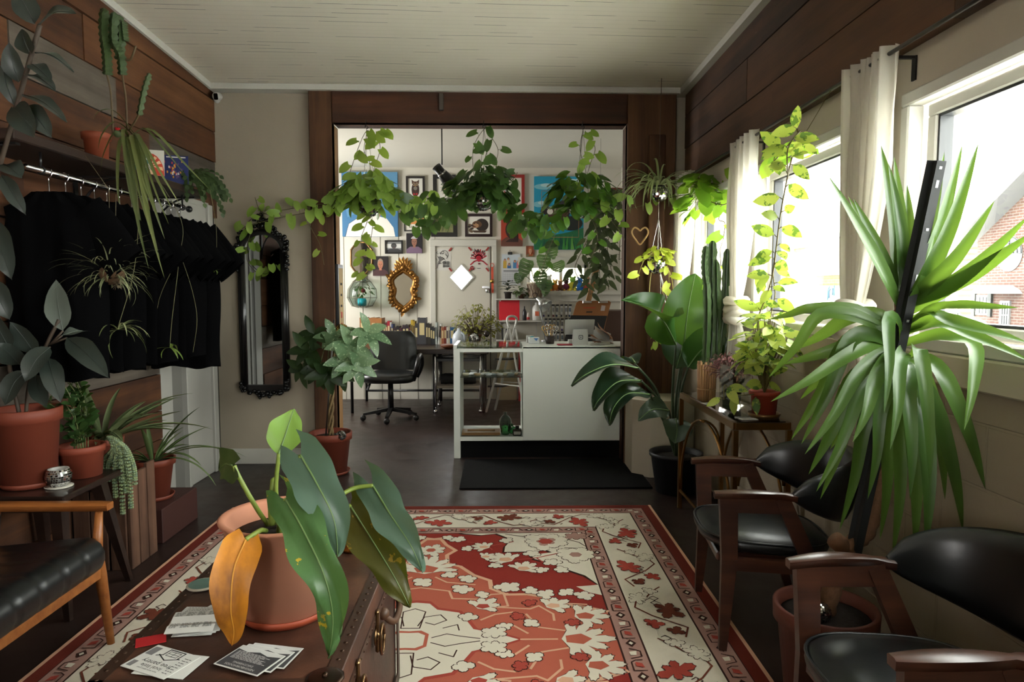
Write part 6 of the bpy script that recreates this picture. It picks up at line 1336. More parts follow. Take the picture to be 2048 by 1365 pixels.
# ------------------------------------------------------------------ desk, books, chair, trolley
DX0, DX1, DY0, DY1, DZ = at(690, 700, Y=8.0).x, at(977, 700, Y=8.0).x, 8.0, 9.02, .765
r = thing('writing_desk', 'long dark wooden desk against the back wall', 'desk', ((DX0+DX1)/2, 8.5, 0))
m = MB(); m.bb((DX0, DY0, DZ-.06), (DX1, DY1, DZ), 0, .006); m.build('desktop', DKW, r)
for x in (DX0+.06, DX0+.30, -.78, DX1-.06):
    for y in (DY0+.06, DY1-.08):
        if x in (DX0+.30,) : continue
        m = MB(); m.tube([(x, y, 0), (x, y, DZ-.06)], .018, 8); m.build('leg', BLACKM, r)
m = MB(); m.tube([(DX0+.06, DY1-.08, .14), (DX1-.06, DY1-.08, .14)], .015, 8); m.build('rail', BLACKM, r)
BKY = 8.72
def book(px0, px1, pyt, col, lab, dep=.2, lean=0, grp='books on the back desk', spine=None):
    a, b = at(px0, 692, Y=BKY), at(px1, pyt, Y=BKY); w = max(.012, b.x-a.x-.002); h = b.z-DZ; r = thing('book', lab, 'book', (a.x+w/2, BKY, DZ+.001), grp); rm = Matrix.Rotation(lean, 3, 'Y')
    def put(mm, lo, hi):
        q = MB(); q.bb(lo, hi)
        for v in q.v: pass
        mm.add(q.v, q.f, 0, False, Matrix.Translation((a.x, BKY, DZ+.001)) @ Matrix.Rotation(lean, 4, 'Y'))
    m = MB(); put(m, (0, 0, 0), (w, .004, h)); put(m, (0, .004, 0), (.003, dep, h)); put(m, (w-.003, .004, 0), (w, dep, h)); m.build('cover', M(col, .55), r)
    m = MB(); put(m, (.003, .004, .004), (w-.003, dep-.004, h-.004)); m.build('pages', M((206, 198, 178), .8), r)
    if w > .016: m = MB(); put(m, (w*.2, -.0006, h*.35), (w*.8, 0, h*.8)); m.build('title', M(spine or ((206, 190, 140) if sum(col) < 330 else (60, 50, 44)), .6), r) if spine is not False else None
for i, x in enumerate((720, 731, 742, 753)): book(x, x+10.5, 636+i % 2, (146+6*i, 98+3*i, 56), 'tall tan leather ledger, %s of the four on the back desk' % ('leftmost', 'second from left', 'third from left', 'rightmost')[i], .26, 0, 'tan ledgers on the desk')
BK = [(767, 771, 648, (60, 34, 44), 'plum'), (771, 775, 646, (96, 24, 34), 'maroon'), (775, 780, 643, (164, 30, 44), 'red'), (780, 783, 645, (190, 186, 180), 'white'), (783, 786, 649, (60, 70, 110), 'navy'), (787, 793, 655, (46, 30, 34), 'brown-black'), (793, 799, 653, (30, 26, 30), 'black'), (799, 804, 656, (70, 32, 40), 'wine'), (805, 811, 651, (54, 36, 46), 'aubergine'), (811, 818, 650, (38, 30, 36), 'charcoal'), (818, 822, 655, (84, 40, 44), 'brick'), (822, 826, 641, (190, 160, 50), 'yellow'), (826, 830, 643, (170, 140, 44), 'mustard'), (830, 836, 648, (60, 56, 58), 'dark grey'), (836, 852, 636, (64, 64, 68), 'very thick slate grey'), (852, 856, 647, (40, 38, 36), 'thin black'), (856, 861, 648, (52, 46, 40), 'umber'), (861, 865, 654, (34, 36, 38), 'gunmetal'), (865, 870, 656, (46, 50, 52), 'graphite'), (871, 874, 646, (186, 196, 190), 'pale green'), (879, 883, 653, (190, 170, 140), 'beige'), (883, 888, 655, (156, 90, 60), 'rust'), (888, 893, 654, (110, 40, 30), 'oxblood'), (893, 897, 655, (206, 202, 192), 'cream white'), (897, 900, 654, (190, 180, 150), 'ivory'), (900, 909, 655, (44, 88, 130), 'blue')]
for x0, x1, yt, c, nm in BK: book(x0, x1, yt, c, '%s book standing in the row along the back of the desk' % nm, .18)
book(875, 879, 648, (206, 206, 200), 'slim white book leaning against the rust and beige books', .2, .1)
def office_chair():
    r = thing('office_chair', 'black leather swivel office chair pulled out from the back desk', 'chair', (-1.24, 7.72, 0)); P = lambda a, b: at(a, b, Y=7.75)
    cx = -1.235; m = MB(); cushion(m, (cx, 7.62), .29, .26, .44, .53, .03, 3.4); m.build('seat', LEATHER, r)
    n = 9; rows = []; zt, zb = P(795, 664).z, P(795, 742).z
    for i in range(13):
        t = i/12; z = zb+(zt-zb)*t; w = .245+.02*math.sin(PI*t)-(.05*max(0, t-.85)/.15); seam = -.012*math.exp(-((t-.72)*30)**2)
        rows.append([(cx+w*q, 7.86+.05*t-.05*(1-q*q)*.4+.05*q*q*0-(seam*1)-.028*(1-abs(q)**4)+.012*math.exp(-((abs(q)-.55)*18)**2), z) for q in [-1+2*k/16 for k in range(17)]])
    m = MB(); m.grid(rows); m.grid([[(p[0], p[1]+.07, p[2]) for p in x[::-1]] for x in rows]); m.grid([[rows[-1][k], tuple(V(rows[-1][k])+V((0, .07, 0)))] for k in range(17)])
    for k in (0, 16): m.grid([[x[k], (x[k][0], x[k][1]+.07, x[k][2])] for x in rows])
    m.build('backrest', LEATHER, r)
    for s in (-1, 1):
        m = MB(); m.tube(spline([(cx+s*.27, 7.86, .46), (cx+s*.33, 7.84, .6), (cx+s*.33, 7.78, .71), (cx+s*.33, 7.58, .70), (cx+s*.32, 7.5, .62), (cx+s*.27, 7.55, .46)], 6), .028, 8); m.build('armrest', BLACKM, r)
    m = MB(); m.tube([(cx, 7.66, .1), (cx, 7.66, .46)], [.035, .028], 12); m.box((cx, 7.66, .44), (.24, .24, .04)); m.build('gas_lift', BLACKM, r)
    m = MB(); m.bar((cx-.2, 7.5, .43), (cx-.22, 7.44, .36), .02, .02); m.build('lever', BLACKM, r)
    for i in range(5):
        a = 2*PI*i/5-.3; e = V((cx+.31*math.cos(a), 7.66+.31*math.sin(a), .075)); m = MB(); m.bar((cx, 7.66, .12), e, .05, .04, w2=.035, h2=.025); b = m.build('base_leg', BLACKM, r)
        m = MB(); m.lathe([(0, -.02), (.03, -.02), (.033, 0), (.03, .02), (0, .02)], e+V((0, 0, -.041)), 14, 0, Matrix.Rotation(PI/2, 4, 'X')); m.build('caster', BLACKM, b)
office_chair()
r = thing('trolley', 'two shelf chrome trolley pushed under the right end of the desk', 'trolley', (-.52, 8.2, 0)); tx0, tx1, ty0, ty1 = at(871, 800, Y=8.0).x, at(961, 800, Y=8.0).x, 8.02, 8.5
for x in (tx0, tx1):
    for y in (ty0, ty1): m = MB(); m.tube([(x, y, .05), (x, y, .68)], .012, 8); m.ball((x, y, .025), .025, 10); m.build('post', CHROME, r)
for z, mt in ((.62, BLACKM), (.30, M((150, 140, 126), .5))): m = MB(); m.bb((tx0, ty0, z), (tx1, ty1, z+.03)); m.build('shelf', mt, r)
r = thing('paper_stack', 'loose heap of white papers on the upper shelf of the trolley', 'papers', (-.5, 8.2, .65)); 
for i in range(9): m = MB(); m.box(((tx0+tx1)/2+R.uniform(-.08, .1), 8.22+R.uniform(-.06, .06), .653+.004*i), (.26, .2, .0025), R.uniform(-.5, .5)); m.build('sheet', PAPER, r)
m = MB(); rows = []
for i in range(9):
    t = i/8; rows.append([(tx0+.05+.42*t, 8.2+.12*math.cos(a)*math.sin(PI*max(.08, min(.92, t)))**.4, .332+.06+(.06+.012*math.sin(t*17+a*3))*math.sin(a)) for a in [2*PI*k/12 for k in range(13)]])
m.grid(rows); m.face(rows[0][:12]); m.face(rows[-1][:12][::-1]); single(m, 'black_bag', M((14, 14, 15), .7, ns=(20, .3), bump=.4), 'crumpled black bag on the lower shelf of the trolley', 'bag')
# things on the desk
def lathe_thing(name, label, cat, c, pr, mat, part='body', n=24, extra=None):
    r = thing(name, label, cat, c); m = MB(); m.lathe(pr, c, n); m.build(part, mat, r); return r
c = at(918, 690, Y=8.15); c = V((c.x, 8.15, DZ+.001)); r = lathe_thing('milk_jug', 'translucent white gallon jug at the right end of the desk', 'jug', c, [(.05, 0), (.078, .005), (.08, .12), (.07, .16), (.035, .2), (.02, .215), (.02, .235), (0, .235)], M((196, 204, 212), .4)); m = MB(); m.tube(spline([c+V((.03, -.05, .19)), c+V((.065, -.06, .16)), c+V((.07, -.06, .09))], 5), .012, 8); m.build('handle', M((186, 196, 206), .4), r)
c, r = mball('silver mirror ball sitting on the desk in front of the yellow-green plant', 948, 678, 8.15, .066, MIRR, 'mirror_ball', 24)
r, t = potted('desk_plant', 'bushy yellow-green small leaved plant in a terracotta pot on the desk', 'plant', (at(950, 690, Y=8.55).x, 8.55, DZ+.001), .06, .085, .14, TERRA, rim=.03); m, ms = MB(), MB(); cc = at(950, 645, Y=8.5)
clump(ms, m, cc, (.30, .22, .25), 230, .052, 'ovate', .62, root=t, lobe=0, low=-1); clump(ms, m, at(985, 650, Y=8.5), (.1, .1, .14), 40, .052, 'ovate', .62, root=t, lobe=0, low=-1); m.build('foliage', leafmat('olive_small', (112, 116, 48), (168, 164, 84), .3, .5), r); ms.build('stem', STEMB, r)
c = V((at(974, 690, Y=8.2).x, 8.2, DZ+.001)); lathe_thing('cup', 'small dark green cup beside the mirror ball on the desk', 'cup', c, [(.03, 0), (.04, .08), (.036, .08), (.0, .02)], M((36, 54, 44), .5)); 
c = at(973, 668, Y=8.3); r = thing('globe_bulb', 'dark glass globe on a short stand behind the green cup', 'globe', V((c.x, 8.3, DZ))); m = MB(); m.ball(c, .04, 14); m.build('globe', M((50, 42, 36), .1), r); m = MB(); m.lathe([(.03, 0), (.03, .01), (.008, .02), (.008, .09)], (c.x, 8.3, DZ+.001), 14); m.build('stand', BLACKM, r)
c = V((at(897, 695, Y=8.08).x, 8.09, DZ+.001)); lathe_thing('wooden_bowl', 'shallow round wooden bowl on the desk edge', 'bowl', c, [(.04, 0), (.09, .02), (.1, .05), (.092, .05), (.0, .015)], M((120, 68, 40), .5))
# ------------------------------------------------------------------ counter
KX0, KXM, KX1, KY0, KY1, KZ = -.40, .195, 1.30, 5.83, 6.4, .975
CW = M((226, 230, 222), .35, ns=(3, .04)); GT = glassmat('green_glass', (238, 248, 243), .1)
r = thing('shop_counter', 'white shop counter with an open glass display at the left and a solid right half', 'counter', ((KX0+KX1)/2, 6.1, 0))
m = MB(); m.bb((KX0, KY0, 0), (KX0+.055, KY1, KZ-.02), 0, .003); m.build('side_panel', CW, r)
m = MB(); m.bb((KXM, KY0, .155), (KX1, KY0+.02, KZ-.005), 0, .002); m.bb((KXM, KY0+.02, .155), (KXM+.02, KY1, KZ-.02)); m.build('front_panel', CW, r)
m = MB(); m.bb((KX0+.055, KY0+.02, .15), (KX1, KY1, .175)); m.bb((KX0+.055, KY0, .155), (KXM, KY0+.02, .19)); m.build('bottom_board', CW, r)
m = MB(); m.bb((KX0+.055, KY0+.035, 0), (KX1, KY0+.05, .15)); m.build('kick_board', M((7, 7, 8), .8, spec=.15), r)
m = MB(); m.bb((KXM-.01, KY0+.0, KZ-.018), (KX1, KY1, KZ)); m.build('worktop', CW, r)
m = MB(); m.bb((KX0+.055, KY0, KZ-.05), (KXM, KY0+.02, KZ-.02)); m.bb((KX0, KY0, KZ-.02), (KX0+.03, KY1, KZ+.01)); m.bb((KX0+.055, KY1-.02, KZ-.05), (KXM, KY1, KZ-.02)); m.build('top_rail', CW, r)
m = MB(); m.bb((KX0+.03, KY0, KZ-.012), (KXM, KY1, KZ)); m.build('glass_top', GT, r)
m = MB(); m.bb((KX0+.056, KY0+.03, .70), (KXM-.001, KY1, .708)); m.build('glass_shelf', GT, r)
m = MB(); m.bb((KX0+.056, KY0+.004, .19), (KXM-.001, KY0+.008, KZ-.05)); m.build('glass_front', GLASS, r)
for i in range(15):
    x = KX0+.1+.033*i; col = [(214, 206, 176), (222, 226, 226), (170, 184, 188), (190, 164, 120), (226, 226, 222)][i % 5]; m = MB(); cc = (x, KY0+.12+.06*(i % 3), .709)
    if i % 3: m.box((cc[0], cc[1], cc[2]+.006), (.06, .08, .010), R.uniform(-.6, .6), 0, .002)
    else: m.lathe([(.02, 0), (.028, .006), (.03, .02), (.026, .022), (.0, .008)], cc, 14)
    single(m, 'trinket_dish' if i % 3 == 0 else 'trinket_box', M(col, .35), ('round glass dish' if i % 3 == 0 else 'small flat jewellery box or card')+' among the trinkets on the glass shelf of the counter', 'trinket', 'trinkets on the counter glass shelf')
r = thing('flat_picture_frame', 'wooden picture frame lying flat on the bottom board of the counter display', 'frame', (-.17, 5.98, .176)); m = MB(); x0, x1, y0, y1 = -.335, .0, 5.88, 6.06
for a, b in (((x0, y0), (x1, y0+.045)), ((x0, y1-.045), (x1, y1)), ((x0, y0+.045), (x0+.045, y1-.045)), ((x1-.045, y0+.045), (x1, y1-.045))): m.bb((a[0], a[1], .191), (b[0], b[1], .216))
m.build('frame', M((150, 112, 66), .5), r); m = MB(); m.bb((x0+.03, y0+.03, .192), (x1-.03, y1-.03, .2)); m.build('picture', M((204, 206, 202), .4), r)
GG = glassmat('bottle_green', (120, 190, 140), .3)
c = V((.045, 5.98, .176)); r = thing('glass_skull_jar', 'green glass jar shaped like a head with a stopper on the counter bottom board', 'jar', c); m = MB(); m.lathe([(.03, 0), (.04, .01), (.042, .05), (.05, .07), (.056, .11), (.05, .145), (.03, .17), (.014, .18), (.014, .2), (.018, .205), (.0, .205)], c, 22); m.build('jar', GG, r); m = MB()
for s in (-1, 1): m.ball(c+V((.02*s, -.047, .1)), .013, 10, 0, (1, .6, .9))
m.ball(c+V((0, -.054, .075)), .006, 8); m.build('eye_sockets', M((30, 60, 44), .3), r)
c = V((.10, 6.0, .176)); r = thing('glass_ornament', 'small green glass ornament of clustered bulbs beside the head jar', 'ornament', c); m = MB()
for q in ((0, 0, .025, .025), (.02, .01, .05, .02), (-.015, 0, .06, .018), (.005, -.01, .085, .015), (.03, -.01, .03, .02)): m.ball(c+V(q[:3]), q[3], 12)
m.build('bulbs', GG, r)
c = V((.15, 5.95, .176)); r = thing('ink_bottle', 'squat dark bottle with a white label at the right of the counter display', 'bottle', c); m = MB(); m.box(c+V((0, 0, .03)), (.08, .06, .058), None, 0, .008); m.build('bottle', M((50, 44, 38), .2), r); m = MB(); m.lathe([(.018, .058), (.018, .085), (0, .085)], c, 14); m.build('cap', BLACKM, r); m = MB(); m.bb((c.x-.03, c.y-.0312, c.z+.012), (c.x+.03, c.y-.03, c.z+.04)); m.build('label', PAPER, r)
# terminal with the nested square mark
TP = lambda a, b, y=6.0: at(a, b, Y=y)
r = thing('payment_terminal', 'white tablet payment terminal on the counter seen from the back', 'terminal', V((TP(1162, 690).x, 6.05, KZ)))
TW = M((196, 198, 192), .35); cx = TP(1161.5, 690).x; m = MB(); x0, x1 = TP(1147, 690).x, TP(1176, 690).x; zt = TP(1160, 659).z
m.add([(x0, 6.0, KZ), (x1, 6.0, KZ), (x1, 6.12, KZ), (x0, 6.12, KZ), (x0, 6.0, zt), (x1, 6.0, zt), (x1, 6.05, zt), (x0, 6.05, zt)], [(3, 2, 1, 0), (4, 5, 6, 7), (0, 1, 5, 4), (1, 2, 6, 5), (2, 3, 7, 6), (3, 0, 4, 7)]); m.build('stand', TW, r)
q = MB(); w, h = TP(1190, 650).x-TP(1131, 650).x, .16; q.box((0, 0, 0), (w, .012, h), None, 0, .012); mt = Matrix.Translation(((TP(1160, 655)).x, 6.04, TP(1160, 655).z)) @ Matrix.Rotation(.0, 4, 'Z') @ Matrix.Rotation(.55, 4, 'X'); m = MB(); m.add(q.v, q.f, 0, True, mt); m.build('tablet', TW, r)
m = MB(); lc = V((cx, 5.9985, TP(1161, 675).z)); mt = Matrix(((1, 0, 0, lc.x), (0, 0, -1, lc.y), (0, 1, 0, lc.z), (0, 0, 0, 1))); k = .0165
pts = superell(k, k, 28, 5); m2 = spline([(x, y, 0) for x, y in pts]+[(pts[0][0], pts[0][1], 0)], 1); ln(m, mt, [(p.x, p.y) for p in m2], .006); quad(m, mt, -.005, -.005, .005, .005); m.build('logo', M((70, 74, 74), .5), r)
# other things on the counter
c = V((TP(1100, 690, 6.1).x, 6.1, KZ+.001)); r = thing('scissor_pot', 'dark pot crammed with scissors and pens on the counter', 'pot', c); m = MB(); m.lathe([(.035, 0), (.045, .07), (.04, .07), (0, .01)], c, 18); m.build('pot', M((44, 32, 26), .6), r)
for i, (dx, tz) in enumerate(((-.045, .15), (-.015, .165), (.02, .16), (.048, .15))):
    e = c+V((dx, .0, tz)); m = MB()
    for s in (-1, 1): o = e+V((.014*s, .004*s, -.01)); m.tube([o+V((.013*math.cos(a), 0, .02*math.sin(a))) for a in [2*PI*k/12 for k in range(13)]], .004, 5); m.tube([o+V((0, 0, -.02)), c+V((dx*.3, 0, .03))], .003, 5)
    single(m, 'scissors', CHROME if i % 2 else M((190, 150, 80), .3, 1), ('leftmost brass handled scissors in the dark pot', 'second steel scissors from the left in the dark pot', 'third brass handled scissors in the dark pot', 'rightmost steel scissors in the dark pot')[i], 'scissors', 'scissors in the counter pot')
def bx(name, label, cat, px0, px1, pyt, y, d, col, z=None, parts=None):
    a, b = at(px0, pyt, Y=y), at(px1, pyt, Y=y); z = KZ+.001 if z is None else z; r = thing(name, label, cat, ((a.x+b.x)/2, y+d/2, z)); m = MB(); m.bb((a.x, y, z), (b.x, y+d, a.z), 0, .003); m.build('body', M(col, .5), r); return r, a, b
r, a, b = bx('small_carton', 'white carton with a blue triangle on the counter by the scissors', 'carton', 1058, 1079, 676, 6.12, .09, (206, 210, 208)); m = MB(); m.face([(a.x+.04, 6.119, a.z-.004), (b.x-.01, 6.119, a.z-.004), ((a.x+b.x)/2+.02, 6.119, a.z-.03)][::-1]); m.build('triangle_mark', M((60, 110, 170), .6), r)
bx('small_carton', 'plain cream carton at the right of the payment terminal', 'carton', 1204, 1221, 684, 6.0, .06, (196, 192, 176))
bx('card_reader', 'flat white card reader just left of the payment terminal', 'reader', 1137, 1147, 680, 6.1, .06, (204, 204, 196))
m = MB(); a = TP(1123, 692, 5.9); m.box((a.x+.03, 5.93, KZ+.007), (.13, .06, .012), .1, 0, .003); single(m, 'notebook', M((146, 40, 50), .5), 'thin dark red notebook lying flat on the counter', 'notebook')
for i in range(3): m = MB(); m.box((TP(1195, 690, 5.95).x+.02*i, 5.97+.03*i, KZ+.004+.0035*i), (.12, .09, .003), .2*i); single(m, 'paper_slip', PAPER, ('lowest', 'middle', 'top')[i]+' white paper slip in the small stack right of the terminal', 'paper', 'paper slips on the counter')
r = thing('receipt_heap', 'crumpled heap of white and brown papers at the right end of the counter', 'papers', V((.99, 6.1, KZ)))
for i in range(7):
    a = (.93+.012*i, 6.06+.02*i, KZ+.012+.008*i); q = MB(); rows = [[(-.09+.06*k, .05*j, .012*math.sin(k*1.3+j+i)) for k in range(4)] for j in range(4)]; q.grid(rows); m = MB(); m.add(q.v, q.f, 0, True, Matrix.Translation(a) @ rotz(.3*i) @ Matrix.Rotation(-.25*(i > 3)*i*.3, 4, 'Y') @ Matrix.Rotation(.12*i, 4, 'X')); m.build('sheet', PAPER if i % 3 else M((150, 100, 60), .7), r)
# ------------------------------------------------------------------ shelves right of the door
SH = M((200, 198, 190), .5)
for (px0, px1, py, lab) in ((990, 1075, 598, 'top white wall shelf right of the back door, carrying plants'), (990, 1086, 642, 'middle white wall shelf with bottles and a red square'), (992, 1062, 681, 'bottom white wall shelf behind the step ladder')):
    a, b = at(px0, py, Y=8.86), at(px1, py, Y=8.86); r = thing('wall_shelf', lab, 'shelf', ((a.x+b.x)/2, 8.98, a.z)); m = MB(); m.bb((a.x, 8.86, a.z-.018), (b.x, YB-.001, a.z), 0, .003); m.build('board', SH, r)
    for q in (a.x+.06, b.x-.08): m = MB(); m.bb((q, 8.9, a.z-.035), (q+.015, YB-.002, a.z-.018)); m.bb((q, YB-.015, a.z-.2), (q+.015, YB-.002, a.z-.018)); m.build('bracket', SH, r)
z1, z2, z3 = (at(1000, q, Y=8.86).z+.001 for q in (598, 642, 681)); sx = lambda p: at(p, 600, Y=8.95).x
r = thing('red_canvas', 'plain bright red square canvas standing on the middle shelf', 'canvas', (sx(1018), 8.95, z2)); m = MB(); m.bb((sx(998), 8.95, z2), (sx(1039), 8.97, at(1000, 601, Y=8.95).z), 0, .002); m.build('canvas', M((214, 28, 44), .5), r)
c = V((sx(1049), 8.95, z2)); r = lathe_thing('black_bottle', 'black pointed bottle on the middle shelf', 'bottle', c, [(.024, 0), (.026, .005), (.026, .11), (.018, .135), (.008, .15), (.006, .185), (0, .19)], M((22, 22, 28), .3))
c = V((sx(1056.5), 8.94, z2)); r = lathe_thing('small_bottle', 'small white and red bottle beside the black bottle', 'bottle', c, [(.018, 0), (.02, .004), (.02, .07), (.014, .08), (.014, .1), (0, .1)], M((206, 196, 188), .4)); m = MB(); m.lathe([(.0205, .01), (.0205, .045)], c, 18); m.build('label', M((180, 60, 56), .5), r)
c = V((sx(1073), 8.95, z2)); r = lathe_thing('gesso_bottle', 'large white plastic bottle with an orange label on the middle shelf', 'bottle', c, [(.05, 0), (.055, .006), (.055, .15), (.04, .19), (.02, .2), (.02, .235), (0, .235)], M((206, 204, 198), .4)); m = MB(); m.bb((c.x-.02, c.y-.057, z2+.06), (c.x+.03, c.y-.053, z2+.12)); m.build('label', M((196, 92, 60), .5), r)
m = MB(); m.box((sx(1020), 8.9, z2+.004), (.2, .06, .006), .05); single(m, 'paper_pad', M((206, 180, 180), .6), 'thin pale pad lying in front of the red canvas', 'pad')
for i in range(3): m = MB(); m.bb((sx(1003)+.028*i, 8.9, z3), (sx(1003)+.028*i+.022, 9.06, z3+.16-.01*i)); r = single(m, 'spiral_notebook', M((44, 44, 46) if i != 1 else (190, 188, 180), .5), ('leftmost black', 'middle white', 'rightmost black')[i]+' spiral notebook on the bottom shelf', 'notebook', 'notebooks on the bottom shelf')
r, a, b = bx('teal_box', 'small white and turquoise box at the end of the bottom shelf', 'box', 1052, 1068, 672, 8.5, .06, (206, 208, 204), KZ) if False else bx('teal_box', 'small white and turquoise box behind the carton', 'box', 1053, 1068, 672, 6.25, .05, (206, 208, 204)); m = MB(); m.bb((b.x-.033, 6.248, a.z-.055), (b.x-.002, 6.25, a.z-.004)); m.build('panel', M((64, 186, 196), .5), r)
c = V((sx(1016), 8.95, z1)); r, t = potted('small_rubber_plant', 'small dark rubber plant on the top shelf beside the calendar', 'plant', c, .04, .055, .09, M((40, 34, 30), .5), rim=.02); m = MB()
for i in range(11): a = i*2.4; leaf(m, t+V((0, 0, .03+.012*i)), (math.cos(a), math.sin(a), .5), (0, 0, 1), .15, .065, 'ovate', .9, .2, 6)
m.build('foliage', leafmat('small_rubber', (36, 46, 34), (64, 74, 54), .1, .35), r)
c = V((sx(1043), 8.95, z1)); r, t = potted('variegated_plant', 'small variegated plant between the rubber plant and the monstera', 'plant', c, .035, .05, .06, M((90, 60, 44), .6), rim=.02); m = MB(); clump(None, m, t+V((0, 0, .07)), (.09, .07, .09), 26, .075, 'ovate', .6, lobe=0); m.build('foliage', leafmat('variegated', (50, 70, 44), (110, 124, 84), .2, .4, stripe=((200, 200, 170), 30, .62)), r)
# monstera in a woven pot on the window ledge
c = V((at(1070, 595, Y=8.93).x, 8.95, at(1070, 596, Y=8.95).z)); r, t = potted('monstera', 'monstera with split leaves in a woven white pot by the back window', 'plant', c, .08, .105, .2, M((190, 176, 150), .6), rim=.02); m = MB()
for i in range(14):
    for sgn in (-1, 1): m.tube([c+V(((.082+.024*k/6)*1.0*math.cos(2*PI*i/14+sgn*k*.1), (.082+.024*k/6)*math.sin(2*PI*i/14+sgn*k*.1), .01+.028*k)) for k in range(7)], .003, 4)
m.build('lattice', M((120, 84, 66), .6), r)
def split_leaf(m, base, tip, w, up):
    a, b = V(base), V(tip); d = b-a; L = d.length; d.normalize(); s = d.cross(V(up)).normalized(); nr = s.cross(d)
    for sg in (-1, 1):
        for i in range(6):
            t0, t1 = i/6, (i+.82)/6; w0, w1 = (w/2*prof('arrow', min(.97, t))*1.15 for t in (t0+.04, t1)); back = -.04*L
            m.add([a+d*L*t0, a+d*L*t1, a+d*(L*t1+back*.2)+s*sg*w1+nr*-.03*L, a+d*(L*t0+back)+s*sg*w0*.95+nr*-.02*L], [(0, 1, 2, 3) if sg < 0 else (3, 2, 1, 0)])
m, q = MB(), MB(); P = lambda a, b, y: at(a, b, Y=y)
for (b, e, w) in (((1056, 520), (1042, 560), .2), ((1088, 510), (1086, 545), .2), ((1100, 488), (1108, 520), .2), ((1112, 525), (1122, 545), .22), ((1080, 545), (1084, 582), .19), ((1102, 500), (1100, 478), .18), ((1040, 548), (1034, 568), .15), ((1095, 560), (1088, 595), .16)): split_leaf(m, P(*b, 8.8), P(*e, 8.72), w*1.05, (0, -1, .2)); q.tube(spline([t, P((b[0]+1070)/2, (b[1]+590)/2-14, 8.86), P(*b, 8.8)], 5), .005, 5)
m.build('foliage', leafmat('monstera_leaf', (40, 66, 42), (96, 120, 82), .2, .4), r); q.build('leaf_stalk', STEMG, r)
# toy figures on the ledge: plain stuffed and wooden shapes
zl = wz0+.0
for i, (px, cols, h, lab) in enumerate(((1096, ((34, 120, 60), (226, 226, 216), (230, 140, 40)), .2, 'green and white plush toy with orange paws on the window ledge'), (1110, ((206, 120, 40), (230, 180, 80), (150, 70, 40)), .14, 'orange toy figure beside the green plush'), (1120, ((120, 70, 44), (160, 110, 70), (90, 50, 34)), .13, 'brown round toy animal on the window ledge'), (1132, ((110, 40, 70), (60, 30, 30), (206, 160, 60)), .15, 'plum coloured doll with dark hair on the window ledge'), (1145, ((206, 200, 60), (120, 170, 60), (226, 206, 80)), .18, 'yellow and green toy figure on the window ledge'), (1160, ((36, 110, 190), (36, 110, 190), (30, 90, 160)), .17, 'bright blue toy figure on the window ledge'), (1172, ((180, 60, 50), (206, 150, 120), (150, 40, 40)), .17, 'small red toy figure at the right end of the window ledge'))):
    x = at(px, 580, Y=YB-.04).x; c = V((x, YB-.055, wz0)); r = thing('toy_figure', lab, 'toy', c, 'toys on the back window ledge'); w = h*.3
    m = MB(); m.ball(c+V((0, 0, h*.38)), w, 12, 0, (1, .7, 1.1)); 
    for s in (-1, 1): m.ball(c+V((s*w*.6, 0, h*.1)), w*.45, 10, 0, (1, .8, 1)); m.ball(c+V((s*w*1.05, -.005, h*.45)), w*.38, 8, 0, (1.2, .8, .8))
    m.build('body', M(cols[0], .8), r); m = MB(); m.ball(c+V((0, -.004, h*.8)), w*.72, 12, 0, (1, .8, 1))
    for s in (-1, 1): m.ball(c+V((s*w*.55, 0, h*1.0)), w*.28, 8)
    m.build('head', M(cols[1], .8), r); m = MB()
    for s in (-1, 1): m.ball(c+V((s*w*.6, -.02, h*.06)), w*.36, 8)
    m.build('foot', M(cols[2], .8), r)
# desk lamp
r = thing('desk_lamp', 'silver clamp desk lamp with a cone shade in front of the paint tubes', 'lamp', V((at(1092, 690, Y=6.35).x, 6.35, KZ))); P = lambda a, b, y=6.35: at(a, b, Y=y)
m = MB(); m.tube([P(1092, 690), P(1084, 640), P(1080, 612)], .006, 8); m.tube([P(1095, 690), P(1087, 640)], .004, 6); m.build('arm', STEEL, r)
a, b = P(1074, 596), P(1092, 612, 6.3); q = (b-a).to_track_quat('Z', 'Y').to_matrix().to_4x4(); L = (b-a).length
m = MB(); m.lathe([(.012, 0), (.02, .01), (.022, L*.35), (.045, L*.5), (.068, L*1.1), (.064, L*1.1), (.04, L*.5), (0, L*.4)], a, 22, 0, q); m.build('shade', M((170, 172, 170), .3, .8), r); m = MB(); m.tube([P(1070+5*math.cos(t), 591+5*math.sin(t)) for t in [2*PI*i/12 for i in range(13)]], .003, 5); m.ball(P(1075, 598), .016, 10); m.build('joint', BLACKM, r)
m = MB(); m.lathe([(.05, 0), (.05, .012), (.012, .018), (.01, .03)], (P(1093, 690).x, 6.35, KZ+.001), 18); m.build('base', STEEL, r)
